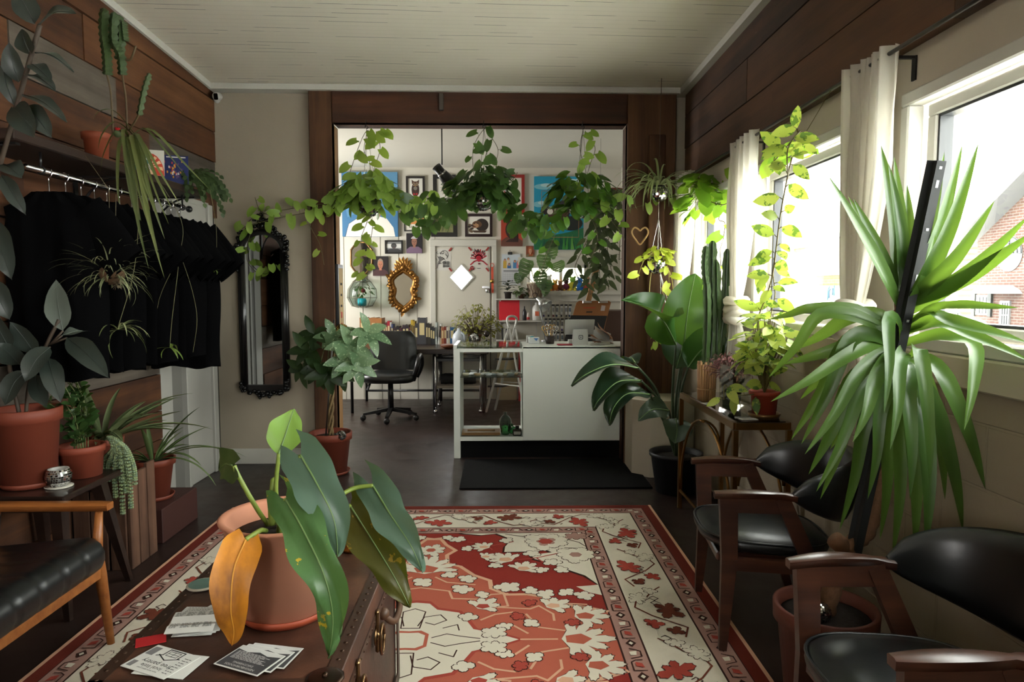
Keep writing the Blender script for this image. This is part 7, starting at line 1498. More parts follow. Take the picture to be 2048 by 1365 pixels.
# paint tubes clipped to the wall
TUB = M((206, 206, 200), .4); i = 0
for row, (y0, n, x0, dx) in enumerate(((609, 7, 1089, 8.6), (637, 7, 1092, 8.1), (664, 6, 1092, 8.1))):
    for k in range(n):
        px = x0+k*dx; t = P(px, y0, YB-.02); b = P(px-1.5+(k % 3), y0+21, YB-.03); cap = R.choice([(30, 30, 32), (60, 40, 120), (24, 60, 110), (120, 40, 50), (40, 40, 40)])
        r = thing('paint_tube', 'white paint tube hanging %s in the %s row on the back wall' % (('first from the left', 'second from the left', 'third from the left', 'fourth from the left', 'fifth from the left', 'sixth from the left', 'seventh from the left')[k], ('top', 'middle', 'bottom')[row]), 'paint tube', b, 'paint tubes on the back wall')
        m = MB(); m.bar(t+V((0, 0, -.02)), b, .03, .008, up=(0, 1, 0), w2=.03, h2=.028); m.build('tube', TUB, r); m = MB(); m.lathe([(.008, 0), (.011, -.03), (0, -.03)][::-1], b+V((0, 0, .004)), 10); m.build('cap', M(cap, .4), r); m = MB(); m.box(t+V((0, 0, -.012)), (.036, .02, .022)); m.build('clip', BLACKM, r)
        m = MB(); m.bb(((t.x+b.x)/2-.012, t.y-.026, (t.z+b.z)/2-.03), ((t.x+b.x)/2+.012, t.y-.0245, (t.z+b.z)/2+.025)); m.build('label', M(R.choice([(120, 120, 124), (90, 100, 110), (150, 150, 150)]), .6), r)
# easel with drawing board
r = thing('easel', 'wooden easel rising behind the payment terminal', 'easel', at(1180, 860, Y=7.6)); P = lambda a, b, y: at(a, b, Y=y); EW = M((186, 138, 88), .55, ns=(8, .25))
m = MB(); m.bar(P(1172, 620, 7.5), P(1194, 535, 7.75), .055, .03, up=(0, 1, 0)); m.build('mast', EW, r)
for a, b in (((1205, 640, 7.4), (1188, 760, 7.25)), ((1145, 640, 7.4), (1130, 760, 7.25)), ((1175, 640, 7.6), (1180, 780, 8.2))):
    q = P(*b); q.z = 0; m = MB(); m.bar(P(*a), q, .04, .025, up=(0, 1, 0)); m.build('leg', EW, r)
m = MB(); m.bar(P(1130, 688, 7.25), P(1212, 688, 7.25), .03, .05); m.build('ledge', EW, r)
r = thing('drawing_board', 'brown drawing board with metal clips and black paper propped on the easel', 'board', P(1172, 690, 7.25))
def tilt(px, py): y = 7.25+(690-py)*.0028; return P(px, py, y)
m = MB(); f = [tilt(1128, 690), tilt(1201, 690), tilt(1222, 605), tilt(1218, 602), tilt(1158, 602), tilt(1153, 606)]; m.add(f+[p+V((0, .012, 0)) for p in f], [list(range(6)), [11-i for i in range(6)]]+[(i, i+6, (i+1) % 6+6, (i+1) % 6) for i in range(6)]); m.build('board', M((156, 102, 58), .5, ns=(6, .3)), r)
o = V((0, -.004, 0)); m = MB(); m.face([tilt(1127, 689)+o, tilt(1200, 689)+o, tilt(1214, 632)+o, tilt(1142, 631)+o]); m.build('black_paper', M((22, 22, 24), .6, ns=(10, .3)), r)
for a in (1174, 1206): m = MB(); m.bb(tilt(a-9, 607)+V((0, -.012, 0)), tilt(a+9, 602)+V((0, .01, 0)), 0, .003); m.build('clip', CHROME, r)
m = MB(); m.face([tilt(1201, 622)+o, tilt(1209, 622)+o, tilt(1211, 612)+o, tilt(1203, 611)+o], 0); m.face([tilt(1166, 617)+o, tilt(1190, 617)+o, tilt(1191, 615)+o, tilt(1167, 615)+o], 1); m.face([tilt(1172, 626)+o, tilt(1184, 626)+o, tilt(1185, 623)+o, tilt(1173, 623)+o], 2); m.build('marks', [M((196, 186, 186), .6), M((186, 74, 44), .6), M((60, 44, 30), .6)], r)
a, b = at(1206, 622, Y=8.3), at(1245, 622, Y=8.3); m = MB(); m.bb((a.x, 8.3, 0), (1.58, 8.9, a.z), 0, .006); single(m, 'brown_cabinet', M((66, 40, 26), .55, ns=(5, .3)), 'plain dark brown cabinet in the right corner behind the easel', 'cabinet')
# step ladder
r = thing('step_ladder', 'white aluminium step ladder standing open behind the counter', 'ladder', (-.03, 8.0, 0)); LW = M((206, 206, 200), .4); P = lambda a, b, y: at(a, b, Y=y)
F1, F2 = P(972, 820, 8.1), P(990, 806, 8.25); F1.z = F2.z = 0; B1, B2 = P(1052, 806, 7.6), P(1064, 806, 7.9); B1.z = B2.z = .01; T1, T2_ = P(1018, 655, 7.85), P(1030, 655, 8.05)
for a, b in ((F1, T1), (F2, T2_)): m = MB(); m.bar(a, b, .05, .025, up=(1, 0, 0)); m.build('front_rail', LW, r)
for a, b in ((B1, T1), (B2, T2_)): m = MB(); m.bar(a, b, .035, .02, up=(1, 0, 0)); m.build('rear_rail', LW, r)
m = MB(); m.tube(spline([T1, T1+V((-.02, .02, .1)), (T1+T2_)/2+V((0, 0, .13)), T2_+V((.02, 0, .1)), T2_], 5), .014, 8); m.build('top_hoop', LW, r)
for t in (.3, .62): m = MB(); a, b = F1.lerp(T1, t), F2.lerp(T2_, t); m.bar(a, b, .03, .12, up=(0, 0, 1)) if False else m.add([a+V((-.06, 0, 0)), b+V((-.06, 0, 0)), b+V((.12, 0, 0)), a+V((.12, 0, 0)), a+V((-.06, 0, .02)), b+V((-.06, 0, .02)), b+V((.12, 0, .02)), a+V((.12, 0, .02))], [(3, 2, 1, 0), (4, 5, 6, 7), (0, 1, 5, 4), (1, 2, 6, 5), (2, 3, 7, 6), (3, 0, 4, 7)]); m.build('step', BLACKM, r)
m = MB(); m.bar(F1.lerp(T1, .72)+V((-.005, -.026, 0)), F1.lerp(T1, .86)+V((-.005, -.026, 0)), .045, .002, up=(1, 0, 0)) ; m.build('yellow_label', M((214, 190, 40), .5), r)
m = MB(); m.bar(F1.lerp(T1, .35), B1.lerp(T1, .35), .02, .01); m.bar(F2.lerp(T2_, .35), B2.lerp(T2_, .35), .02, .01); m.build('spreader', LW, r)
a, b = at(994, 800, Y=8.98), at(1034, 706, Y=8.98); m = MB(); m.bb((a.x, 8.98, 0), (b.x, 9.0, b.z), 0, .01); single(m, 'plywood_panel', M((206, 190, 152), .6), 'pale plywood panel leaning at the back wall behind the ladder', 'panel')
a, b = at(1037, 800, Y=8.9), at(1062, 700, Y=8.9); m = MB(); m.bb((a.x, 8.9, 0), (b.x, 8.94, b.z), 0, .004); single(m, 'red_sheet', M((190, 34, 40), .5), 'red board standing beside the pale plywood panel', 'panel')
# hanging plant at the right back corner
r, t = potted('hanging_hoya', 'dark trailing hoya in a terracotta pot at the right of the back room', 'plant', (at(1228, 400, Y=7.6).x, 7.6, at(1228, 402, Y=7.6).z), .07, .1, .13, TERRA2, rim=.035); m, ms = MB(), MB()
for (pts) in ([(1222, 385), (1200, 420), (1190, 470), (1185, 540), (1180, 590)], [(1230, 385), (1225, 440), (1215, 500), (1228, 560)], [(1215, 390), (1195, 440), (1165, 500), (1150, 540), (1170, 575)], [(1220, 400), (1205, 460), (1205, 520), (1218, 580)], [(1235, 385), (1242, 430), (1238, 520)], [(1215, 395), (1210, 450), (1198, 510), (1200, 560)]):
    vine(ms, m, [t]+[at(p[0], p[1], Y=7.35) for p in pts], .042, .17, .004, 'lance', .36, V((0, -1, .2)), 1.0, .03, .6)
ms.build('vine_stem', VST, r); m.build('foliage', leafmat('hoya_dark', (36, 50, 30), (88, 104, 66), .15, .4), r)
a, b = at(1205, 403, Y=7.5), at(1250, 403, Y=7.5); m = MB(); m.bb((a.x, 7.45, t.z-.13), (1.6, 7.75, t.z-.108), 0, .003); single(m, 'bracket_shelf', SH, 'small white bracket shelf under the trailing hoya', 'shelf')
c, r = mball('small silver mirror ball hanging near the trailing hoya', 1201, 358, 7.3, .05, MIRR, 'mirror_ball', 20); m = MB(); m.tube([c, V((c.x, c.y, 3.05))], .0015, 4); m.build('string', BLACKM, r)
# ================================================================== right side: curtains, rod
CURT = NT('sheer_curtain'); b_ = CURT.bsdf(lin((236, 233, 222)), .9); tr_ = CURT.n('ShaderNodeBsdfTranslucent'); tr_.inputs[0].default_value = lin((240, 236, 224)); mx_ = CURT.n('ShaderNodeMixShader'); mx_.inputs[0].default_value = .6
CURT.l(b_.outputs[0], mx_.inputs[1]); CURT.l(tr_.outputs[0], mx_.inputs[2]); CURT = CURT.done(mx_)
RODX, RODZ = 1.425, 2.315
def curtain(label, ya, yb, zk, zb, seed, kw=.05, kx=0):
    r = thing('curtain', label, 'curtain', (RODX, (ya+yb)/2, zb), 'knotted white curtains on the window rod'); yc, hw_ = (ya+yb)/2, (yb-ya)/2; rr = random.Random(seed)
    n, k = 40, 60; rows = []; z0 = RODZ+.03
    for i in range(n+1):
        z = z0+(zb-z0)*i/n
        if z > zk: t = (z-zk)/(z0-zk); w = kw+(hw_-kw)*min(1, t*1.7)**.75
        else: t = (zk-z)/(zk-zb); w = kw*.8+hw_*.62*t**.8
        s = yc+kx*(z0-z)
        f = .8 if z > zk else .6
        rows.append([(RODX+(.022*math.sin(j*5.2/ k*2*PI+.5*math.sin(z*4)+seed)+.012*math.sin(j*11.3/k*2*PI+z*2))*f*(.4+w/hw_)+.02*(1-w/hw_)*math.cos(PI*(j/k-.5)*2)-.03*(1-w/hw_), s+w*(-1+2*j/k), z) for j in range(k+1)])
    m = MB(); m.grid(rows); m.build('cloth', CURT, r)
    m = MB(); c = V((RODX-.02, yc+kx*(z0-zk), zk))
    for q in range(4):
        pts = [c+V((.05*math.cos(a), (kw+.022)*math.sin(a), .05*math.sin(a*1.0+q*1.5)*.6+(.035 if q % 2 else -.03))) for a in [2*PI*i/18 for i in range(19)]]; m.tube(pts, .026, 8, cap=False)
    m.build('knot', CURT, r)
curtain('white sheer curtain with a knot, between the near and middle windows', 2.52, 2.86, 1.33, 1.06, 1)
curtain('white sheer curtain with a knot, between the middle and far windows', 3.82, 4.26, 1.33, 1.05, 2)
curtain('narrow white curtain in the far corner beside the timber post', 5.1, 5.5, 1.2, 1.0, 3)
r = thing('curtain_rod', 'long thin dark curtain rod along the bottom of the right wall boards', 'rod', (RODX, 2, RODZ))
m = MB(); m.tube([(RODX, -1.2, RODZ), (RODX, 5.6, RODZ)], .008, 8); m.build('rod', M((70, 66, 62), .3, .8), r)
for y in (2.56, 4.0, 5.3, .7): m = MB(); m.bb((RODX-.02, y-.008, RODZ-.012), (XR-.001, y+.008, RODZ-.002)); m.bb((XR-.008, y-.012, RODZ-.09), (XR-.001, y+.012, RODZ-.002)); m.tube([(RODX-.014*math.cos(a), y, RODZ-.014*math.sin(a)) for a in [PI*i/8 for i in range(9)]], .004, 5); m.build('bracket', BLACKM, r)
# ------------------------------------------------------------------ bird of paradise
def bop():
    r, t = potted('bird_of_paradise', 'bird of paradise with huge paddle leaves in a black pot beside the timber post', 'plant', (1.27, 4.84, .002), .14, .19, .29, M((18, 18, 19), .5), rim=.03)
    t2 = NT('paddle_leaf'); 
    A = leafmat('paddle', (28, 66, 30), (44, 92, 36), .25, .3); D = leafmat('paddle_dark', (16, 34, 22), (28, 52, 34), .12, .28); G = leafmat('paddle_grey', (44, 62, 48), (64, 82, 66), .1, .35); rb = M((110, 140, 84), .5); st = M((50, 66, 40), .5)
    P = lambda p: at(p[0], p[1], Y=p[2])
    for pts, w, mt, up, pet, lab, fold, wv in (
        ([(1368, 692, 4.7), (1376, 620, 4.68), (1391, 547, 4.72)], .46, A, (-.15, -1, .2), [(1352, 800, 4.8)], 'largest upright bright green leaf', .12, .006),
        ([(1352, 690, 4.55), (1325, 640, 4.4), (1285, 612, 4.35), (1243, 600, 4.35)], .25, A, (-.6, -.5, .8), [(1345, 800, 4.75)], None, .75, .006),
        ([(1372, 672, 4.75), (1362, 705, 4.68), (1352, 738, 4.66)], .34, D, (0, -1, .1), [(1358, 790, 4.82)], None, .2, .006),
        ([(1376, 735, 4.6), (1402, 702, 4.55), (1428, 690, 4.5), (1440, 720, 4.45)], .26, A, (-.5, -.7, .5), [(1360, 800, 4.75)], None, .3, .01),
        ([(1278, 738, 4.3), (1225, 730, 4.2), (1175, 748, 4.15), (1142, 772, 4.15)], .19, D, (0, -.35, 1), [(1332, 850, 4.75), (1310, 780, 4.5)], None, .4, .01),
        ([(1282, 762, 4.35), (1235, 765, 4.25), (1198, 800, 4.2), (1186, 822, 4.2)], .2, D, (0, -.4, 1), [(1335, 860, 4.75), (1316, 800, 4.5)], None, .45, .012),
        ([(1300, 790, 4.4), (1256, 788, 4.3), (1228, 815, 4.25), (1218, 852, 4.25)], .19, D, (-.3, -.6, .7), [(1338, 865, 4.75)], None, .45, .012),
        ([(1270, 728, 4.5), (1262, 716, 4.6), (1248, 722, 4.7)], .12, D, (0, -.6, .8), [(1332, 850, 4.8), (1312, 780, 4.6)], None, .3, .01),
        ([(1338, 822, 4.5), (1305, 820, 4.42), (1276, 842, 4.4)], .15, G, (-.2, -.9, .5), [(1350, 880, 4.7)], 'dusty grey-green leaf', .3, .008),
        ([(1352, 838, 4.5), (1354, 862, 4.42), (1350, 888, 4.4)], .2, G, (0, -1, .3), [(1356, 880, 4.7)], 'dusty grey-green lower leaf', .25, .006)):
        m = MB(); leafpath(m, [P(p) for p in pts], w, 'ovate' if w < .4 else 'arrow', up, fold, 20, 4, 0 if w < .4 else .04, wv, rib=.006)
        o = m.build('leaf', [mt, rb], r)
        if lab: o['label'] = lab
        m = MB(); sp_ = spline([t+V((.0, 0, 0))]+[P(p) for p in pet]+[P(pts[0])], 6); m.tube(sp_, [.014-.008*i/len(sp_) for i in range(len(sp_))], 8); m.build('leaf_stalk', st, r)
bop()
# ------------------------------------------------------------------ brass table with glass top
GX0, GX1, GY0, GY1, GZ = 1.20, 1.475, 3.42, 4.46, .78
r = thing('console_table', 'narrow brass console table with a glass top and arched braces by the window wall', 'table', ((GX0+GX1)/2, (GY0+GY1)/2, 0)); BR = M((128, 92, 46), .3, .9)
m = MB()
for a, b in (((GX0, GY0), (GX1, GY0)), ((GX0, GY1), (GX1, GY1)), ((GX0, GY0), (GX0, GY1)), ((GX1, GY0), (GX1, GY1))): m.bar((a[0], a[1], GZ-.02), (b[0], b[1], GZ-.02), .022, .035)
m.build('top_frame', BR, r); m = MB(); m.bb((GX0+.012, GY0+.012, GZ-.004), (GX1-.012, GY1-.012, GZ+.002)); m.build('glass_top', glassmat('smoked_glass', (150, 146, 138), .25), r)
for x in (GX0, GX1):
    for y in (GY0, GY1): m = MB(); m.bar((x, y, 0), (x, y, GZ-.04), .026, .026, up=(0, 1, 0)); m.build('leg', BR, r)
for x in (GX0, GX1):
    for s, y in ((1, GY0), (-1, GY1)): m = MB(); m.tube([(x, y+s*.5*(1-math.cos(a)), .24+.46*math.sin(a)) if False else (x, y+s*(.5-.5*math.cos(a)), .08+.60*math.sin(a)) for a in [PI/2*i/12 for i in range(13)]], .009, 6); m.build('arched_brace', BR, r)
for y in (GY0, GY1): m = MB(); m.tube([(GX0+.02+(GX1-GX0-.04)*(.5-.5*math.cos(a)), y, .45+.14*math.sin(a)) for a in [PI*i/14 for i in range(15)]], .008, 6); m.build('arched_brace', BR, r)
m = MB(); m.tube([(GX0, GY0, .12), (GX0, GY1, .12)], .01, 6); m.build('stretcher', BR, r)
GT2 = GZ+.0025
# columnar cactus in a bamboo vase
c = V((1.262, 4.12, GT2)); r = thing('columnar_cactus', 'tall ribbed columnar cactus standing in a bamboo vase on the brass table', 'plant', c); m = MB()
for i in range(22): a = 2*PI*i/22; m.tube([c+V((.046*math.cos(a), .046*math.sin(a), 0)), c+V((.052*math.cos(a), .052*math.sin(a), .23+.008*math.sin(i*3)))], .0075, 6)
m.lathe([(.04, 0), (.044, .22), (0, .22)], c, 16); m.build('vase', wood('bamboo', [(.3, (134, 96, 60)), (.7, (186, 146, 98))], 'Z', 4, .6, .4, .1), r); m = MB(); m.tube([c+V((.054*math.cos(a), .054*math.sin(a), .07)) for a in [2*PI*i/22 for i in range(23)]], .004, 5); m.build('cord', M((170, 136, 92), .7), r)
m = MB(); P = lambda a, b, y: at(a, b, Y=y); b0 = c+V((0, 0, .2))
for pts, w in (([(1410, 740, 4.1), (1414, 640, 4.08), (1413, 560, 4.08)], .022), ([(1420, 735, 4.14), (1426, 640, 4.14), (1424, 560, 4.12), (1425, 482, 4.1)], .026), ([(1432, 735, 4.1), (1434, 640, 4.1), (1432, 520, 4.1)], .024), ([(1440, 690, 4.16), (1450, 600, 4.16), (1454, 498, 4.16)], .024), ([(1412, 570, 4.08), (1409, 530, 4.08), (1412, 492, 4.08)], .018)): ribbed(m, [P(*q) for q in pts], w, 5, .006)
ms = MB(); ms.tube([P(1432, 735, 4.12), P(1440, 690, 4.16)], .016, 8); m.add(ms.v, ms.f); m.build('cactus_stem', leafmat('cereus', (40, 66, 30), (66, 92, 44), .08, .45), r)
# acrylic box, red plant, cards
x0, x1, y0, y1 = 1.235, 1.33, 3.58, 3.80; r = thing('acrylic_box', 'clear acrylic box standing empty on the brass table', 'box', ((x0+x1)/2, (y0+y1)/2, GT2)); m = MB(); z1 = GT2+.26; AC = glassmat('acrylic', (248, 248, 244), .035)
for a, b in (((x0, y0), (x1, y0+.004)), ((x0, y1-.004), (x1, y1)), ((x0, y0+.004), (x0+.004, y1-.004)), ((x1-.004, y0+.004), (x1, y1-.004))): m.bb((a[0], a[1], GT2), (b[0], b[1], z1))
m.bb((x0, y0, z1), (x1, y1, z1+.004)); m.build('walls', AC, r)
r, t = potted('red_succulent', 'feathery dark red leaved plant in a dark pot behind the acrylic box', 'plant', (1.365, 3.97, GT2), .05, .07, .16, M((46, 28, 26), .6), rim=.03); m, ms = MB(), MB()
clump(ms, m, t+V((-.02, -.04, .10)), (.15, .15, .09), 260, .028, 'ovate', .35, root=t, lobe=0, low=-.6, r=.0012); m.build('foliage', leafmat('red_leaf', (84, 40, 44), (148, 96, 96), .2, .5), r); ms.build('stem', M((84, 44, 44), .6), r)
for i, (x, y, a, lab) in enumerate(((1.24, 4.0, .4, 'small printed card lying on the brass table beside the bamboo vase'), (1.29, 3.49, .1, 'small white card nearest the front on the brass table'), (1.28, 3.53, -.3, 'small grey card under the white card on the brass table'))): card('business_card', lab, 'card', (x, y), a, .09, .05, GT2+(.0015 if i == 1 else 0), draw=lambda m, mt: lines(m, mt, -.03, .03, -.012, .012, 4), base=PAPER if i != 2 else M((150, 150, 150), .7))
# hoya in terracotta pot climbing a string
c = V((1.395, 3.55, GT2)); r, t = potted('climbing_hoya', 'lime variegated hoya in a terracotta pot climbing a string up the middle window', 'plant', c, .06, .078, .13, M((140, 52, 28), .6), rim=.025, sauc=.085, saucmat=M((110, 82, 46), .35, .7), soil=.015)
HO = leafmat('hoya_lime', (126, 150, 56), (190, 200, 92), .4, .38, stripe=((70, 104, 46), 26, .56)); m, ms = MB(), MB()
top = at(1610, 268, Y=2.98); ms.tube([top, V((RODX, 2.98, RODZ))], .0015, 4)
path = [t]+[at(p[0], p[1], Y=p[2]) for p in ((1520, 700, 3.4), (1516, 640, 3.4), (1534, 590, 3.35), (1546, 545, 3.3), (1552, 500, 3.25), (1558, 450, 3.2), (1566, 400, 3.15), (1576, 350, 3.1), (1586, 310, 3.02), (1600, 290, 3.0))]
vine(ms, m, path, .04, .105, .0035, 'ovate', .5, V((-.5, -.8, .2)), .15, .02, .9); vine(ms, m, [path[0], path[1]+V((.06, 0, 0)), path[2]+V((.07, .02, 0)), path[3]+V((.04, 0, 0)), path[4], path[5]], .03, .105, .003, 'ovate', .5, V((-.5, -.8, .2)), .2, .02, .9); vine(ms, m, [path[8], path[9]+V((-.04, -.04, .02)), at(1600, 262, Y=3.0), at(1560, 310, Y=3.1), at(1540, 330, Y=3.2)], .035, .10, .003, 'ovate', .55, V((-.5, -.8, .2)), .3, .02, .9)
clump(ms, m, at(1530, 690, Y=3.42), (.11, .13, .19), 95, .10, 'ovate', .5, root=t, lobe=0, face=(-.5, -.8, .2), down=.35); vine(ms, m, [t, at(1470, 790, Y=3.45), at(1450, 770, Y=3.42), at(1448, 800, Y=3.42)], .05, .1, .003, 'ovate', .45, V((-.4, -.9, .2)), .4, .02, .6)
m.build('foliage', HO, r); ms.build('vine_stem', M((110, 100, 56), .6), r)
# hanging mirror balls by the post
YH = 5.33
def hanger(ball, top, r_): 
    m = MB()
    for a in (0.4, 2.5, 4.6):
        p, q = ball+V((r_*.8*math.cos(a), r_*.8*math.sin(a), r_*.6)), V(top); n = max(6, int((q-p).length/.022)); pts = [p.lerp(q, i/n) for i in range(n+1)]; m.tube([x+V((.0022*(i % 2), 0, 0)) for i, x in enumerate(pts)], .0028, 5)
    return m
c1 = at(1318, 386, Y=YH); hk = at(1323, 168, Y=YH); hk.z = zc(hk.x, YH)-.005; r = thing('hanging_spider_plant', 'spider plant in a mirror ball hung on a long string before the right post', 'plant', c1)
m = MB(); disco(m, c1, .07, 26, 0, -1, .5); m.ball(c1, .068, 18, 1); m.build('planter', [MIRR, SEAM], r); m = MB(); m.tube([hk, c1+V((0, 0, .3))], .0025, 5)
for a in (.4, 2.5, 4.6): m.tube([c1+V((0, 0, .3)), c1+V((.055*math.cos(a), .055*math.sin(a), .045))], .0015, 4)
m.build('string', M((90, 74, 56), .7), r); m = MB()
for i in range(70):
    a = R.uniform(0, 2*PI); el_ = R.uniform(.15, 1.2); L = R.uniform(.25, .5); d = V((math.cos(a)*math.cos(el_), math.sin(a)*math.cos(el_), math.sin(el_))); leaf(m, c1+V((.03*math.cos(a), .03*math.sin(a), .05)), d, V((-math.cos(a), -math.sin(a), 1)), L, R.uniform(.012, .02), 'strap', R.uniform(1.6, 2.7), .3, 12)
m.build('foliage', leafmat('spider_leaf', (120, 140, 84), (176, 184, 140), .25, .45), r)
c2 = at(1313, 530, Y=YH); r = thing('hanging_neon_pothos', 'lime pothos in a mirror ball hanging on silver chains below the spider plant', 'plant', c2); m = MB(); disco(m, c2, .072, 28, 0, -1, .55); m.ball(c2, .07, 18, 1); m.build('planter', [MIRR, SEAM], r); hanger(c2, c1+V((.0, 0, -.2)), .072).build('chain', CHROME, r)
m = MB(); m.tube([c1+V((0, 0, -.07)), c1+V((0, 0, -.2))], .002, 4); m.build('hook', CHROME, r)
m, ms = MB(), MB(); NEON = leafmat('neon_leaf', (176, 196, 50), (214, 222, 90), .45, .42); t = c2+V((0, 0, .05)); clump(ms, m, c2+V((0, -.01, .085)), (.12, .1, .06), 30, .075, root=t, lobe=.13, face=(0, -1, .3))
for pts in ([(1290, 520), (1278, 548), (1276, 560)], [(1334, 530), (1338, 580), (1328, 590), (1322, 575)], [(1336, 540), (1340, 555)]): vine(ms, m, [t]+[at(p[0], p[1], Y=YH-.03) for p in pts], .05, .08, .002)
for pts in ([(1302, 550), (1300, 600), (1318, 620)], [(1340, 545), (1347, 600), (1342, 640)]): ms.tube(spline([t]+[at(p[0], p[1], Y=YH) for p in pts], 6), .003, 5)
m.build('foliage', NEON, r); ms.build('vine_stem', M((190, 176, 100), .6), r)
c3 = at(1333, 642, Y=YH); r = thing('hanging_pot', 'lowest mirror ball planter on silver chains, half hidden behind the big paddle leaf', 'planter', c3); m = MB(); disco(m, c3, .062, 24, 0, -1, .7); m.ball(c3, .06, 16, 1); m.build('planter', [MIRR, SEAM], r); hanger(c3, c2+V((.03, 0, -.06)), .06).build('chain', CHROME, r)
m, ms = MB(), MB(); clump(ms, m, at(1318, 680, Y=5.38), (.06, .06, .1), 12, .07, root=c3, face=(0, -1, .2)); m.build('foliage', PLIME, r); ms.build('vine_stem', VST, r)
# pothos over the far window
c = at(1405, 400, Y=5.0); r = thing('window_pothos', 'bright pothos trained along the curtain rod across the far window', 'plant', c); m, ms = MB(), MB(); P = lambda a, b, y: at(a, b, Y=y)
clump(ms, m, P(1408, 392, 4.95), (.2, .14, .17), 60, .135, face=(-.4, -1, .2), low=-.9)
for pts in ([(1340, 395, 5.3), (1400, 385, 5.0), (1450, 380, 4.8), (1475, 360, 4.6), (1490, 340, 4.4), (1530, 330, 4.1), (1570, 318, 3.7), (1600, 300, 3.3)], [(1420, 400, 4.9), (1440, 420, 4.8), (1438, 440, 4.8), (1450, 447, 4.78), (1446, 480, 4.75)], [(1480, 380, 4.6), (1470, 395, 4.7), (1440, 400, 4.8)], [(1410, 400, 4.9), (1445, 410, 4.75), (1460, 400, 4.7)], [(1440, 500, 4.7), (1442, 540, 4.7), (1440, 590, 4.7), (1444, 640, 4.7)]): vine(ms, m, [P(*q) for q in pts], .085, .125, .0035, face=V((-.4, -1, .3)), down=.5)
ms.tube([P(1446, 480, 4.75), P(1440, 500, 4.7)], .003, 4); m.build('foliage', leafmat('window_pothos_leaf', (84, 132, 40), (150, 184, 60), .5, .4), r); ms.build('vine_stem', VST, r)
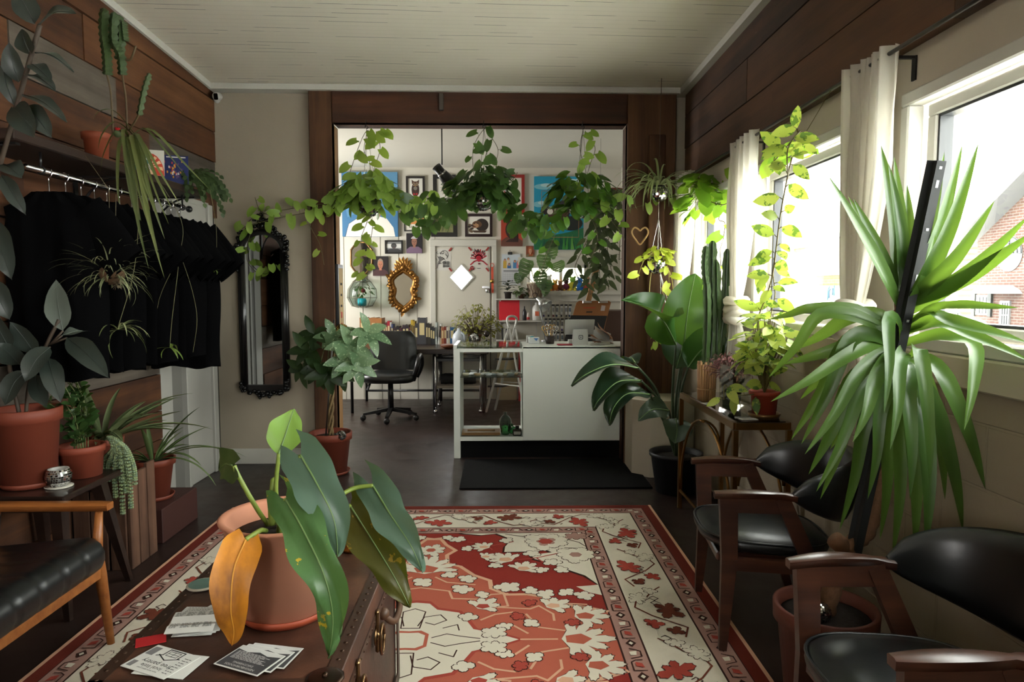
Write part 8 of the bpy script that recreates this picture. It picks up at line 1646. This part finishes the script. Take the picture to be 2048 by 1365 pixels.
# ------------------------------------------------------------------ yucca
def yucca():
    r, t = potted('potted_yucca', 'tall yucca with sword leaves and black support post, potted between the armchairs', 'plant', (1.14, 2.3, .002), .125, .172, .35, M((92, 42, 26), .65, ns=(5, .25)), rim=.06)  # darker terracotta than the other pots: its shade is put into the colour
    P = lambda p: at(p[0], p[1], Y=p[2]); m = MB(); pp = spline([t]+[P(p) for p in ((1680, 1130, 2.3), (1700, 1092, 2.3), (1735, 1062, 2.3), (1755, 980, 2.27), (1775, 890, 2.25), (1788, 770, 2.22), (1798, 650, 2.2), (1806, 590, 2.2))], 8)
    m.tube(pp, [.032+.003*math.sin(i*2.2)-.00018*i for i in range(len(pp))], 12); b = P((1690, 1098, 2.3)); m.tube([b, b+V((-.04, 0, .035))], .03, 10); m.build('trunk', M((120, 84, 56), .85, ns=(40, .7), bump=.6), r)
    m = MB(); a, b = P((1704, 1130, 2.3)), P((1876, 322, 2.08)); d = (b-a).normalized(); x = d.cross(V((0, 1, 0))).normalized(); n = x.cross(d)
    e = .028; secs = []
    for k, p in enumerate((a, b)): secs.append([p-x*e+n*.006, p-x*e*.55, p-x*e*.5-n*.02, p+x*e*.5-n*.02, p+x*e*.55, p+x*e+n*.006])
    m.grid(secs, 0, False); m.grid([[q+n*.004 for q in s][::-1] for s in secs], 0, False); post = m.build('support_post', M((12, 15, 16), .75), r)
    m = MB()
    for i, q_ in enumerate((.015, .05, .15, .26, .36, .47)):
        p = b.lerp(a, q_)-n*.0212; w, h = (.004, .004) if i % 2 == 0 else (.004, .011); m.add([p-x*w-d*h, p+x*w-d*h, p+x*w+d*h, p-x*w+d*h], [(0, 1, 2, 3)])
    m.build('punched_holes', M((190, 194, 192), .6), post)
    K = V((1806, 640, 0)); m = MB(); rr = random.Random(2)
    up_ = [(1655, 349), (1696, 392), (1706, 396), (1762, 291), (1777, 326), (1788, 313), (1814, 368), (1889, 304), (1925, 289), (1958, 283), (1949, 322), (1870, 470), (1990, 400), (2060, 430), (2070, 462), (1850, 420), (1912, 340)]
    for i, (x, y) in enumerate(up_): b0 = at(1800+rr.uniform(-8, 8), 625+rr.uniform(-25, 10), Y=2.2); yy = rr.uniform(2.0, 2.3) if x < 1950 else 1.85; e_ = at(x, y, Y=yy); mid = b0.lerp(e_, .5)+V((0, -.03, -.012)); leafpath(m, [b0, mid, e_], rr.uniform(.048, .062), 'blade', (-.1, -1, .35), .35, 14, 2)
    low = [((1536, 640), (1620, 628), 2.35), ((1536, 757), (1640, 640), 2.3), ((1541, 804), (1680, 730), 2.1), ((1566, 729), (1700, 700), 2.3), ((1581, 882), (1690, 700), 2.2), ((1602, 890), (1700, 690), 2.15), ((1609, 910), (1715, 760), 2.05), ((1617, 950), (1700, 780), 2.2), ((1632, 985), (1720, 800), 2.1), ((1705, 886), (1750, 770), 2.0), ((1780, 901), (1798, 740), 1.95), ((1768, 828), (1776, 650), 1.95), ((1860, 975), (1840, 720), 2.0), ((1971, 980), (1890, 770), 2.02), ((1928, 862), (1946, 700), 1.9), ((2038, 616), (1920, 622), 1.85), ((2056, 686), (1900, 652), 1.85), ((2060, 724), (1940, 680), 1.85), ((1785, 1115), (1800, 880), 2.1), ((1829, 1112), (1822, 860), 2.05), ((1851, 1104), (1850, 880), 2.0), ((1926, 1065), (1880, 860), 2.1), ((1679, 1061), (1730, 850), 2.2), ((1640, 1000), (1710, 800), 2.25), ((1600, 800), (1700, 690), 2.35), ((1735, 1000), (1760, 830), 2.1), ((1760, 1080), (1775, 880), 2.2), ((1890, 1000), (1860, 800), 2.15), ((1660, 900), (1730, 760), 2.3), ((1820, 1000), (1815, 800), 2.0), ((1590, 700), (1690, 650), 2.4)]
    for (tp, md, yy) in low:
        b0 = at(1800+(md[0]-1800)*.06, 660+max(0, (tp[1]-700))*.22+rr.uniform(-10, 10), Y=2.2); e_ = at(tp[0], tp[1], Y=yy); q = at(md[0], md[1]-10, Y=(2.2+yy)/2-.05); leafpath(m, [b0, b0.lerp(q, .5)+V((0, -.02, .03)), q, q.lerp(e_, .5)+V((0, -.015, .0)), e_], rr.uniform(.048, .064), 'blade', (-.1, -1, .45), .32, 18, 2)
    m.build('foliage', leafmat('yucca_leaf', (44, 74, 30), (78, 108, 44), .28, .36), r)
    c = at(1642, 1222, Y=2.22); q = MB(); return c
yucca()
mball('small silver mirror ball lying on the soil of the yucca pot', 1641, 1226, 2.26, .035)
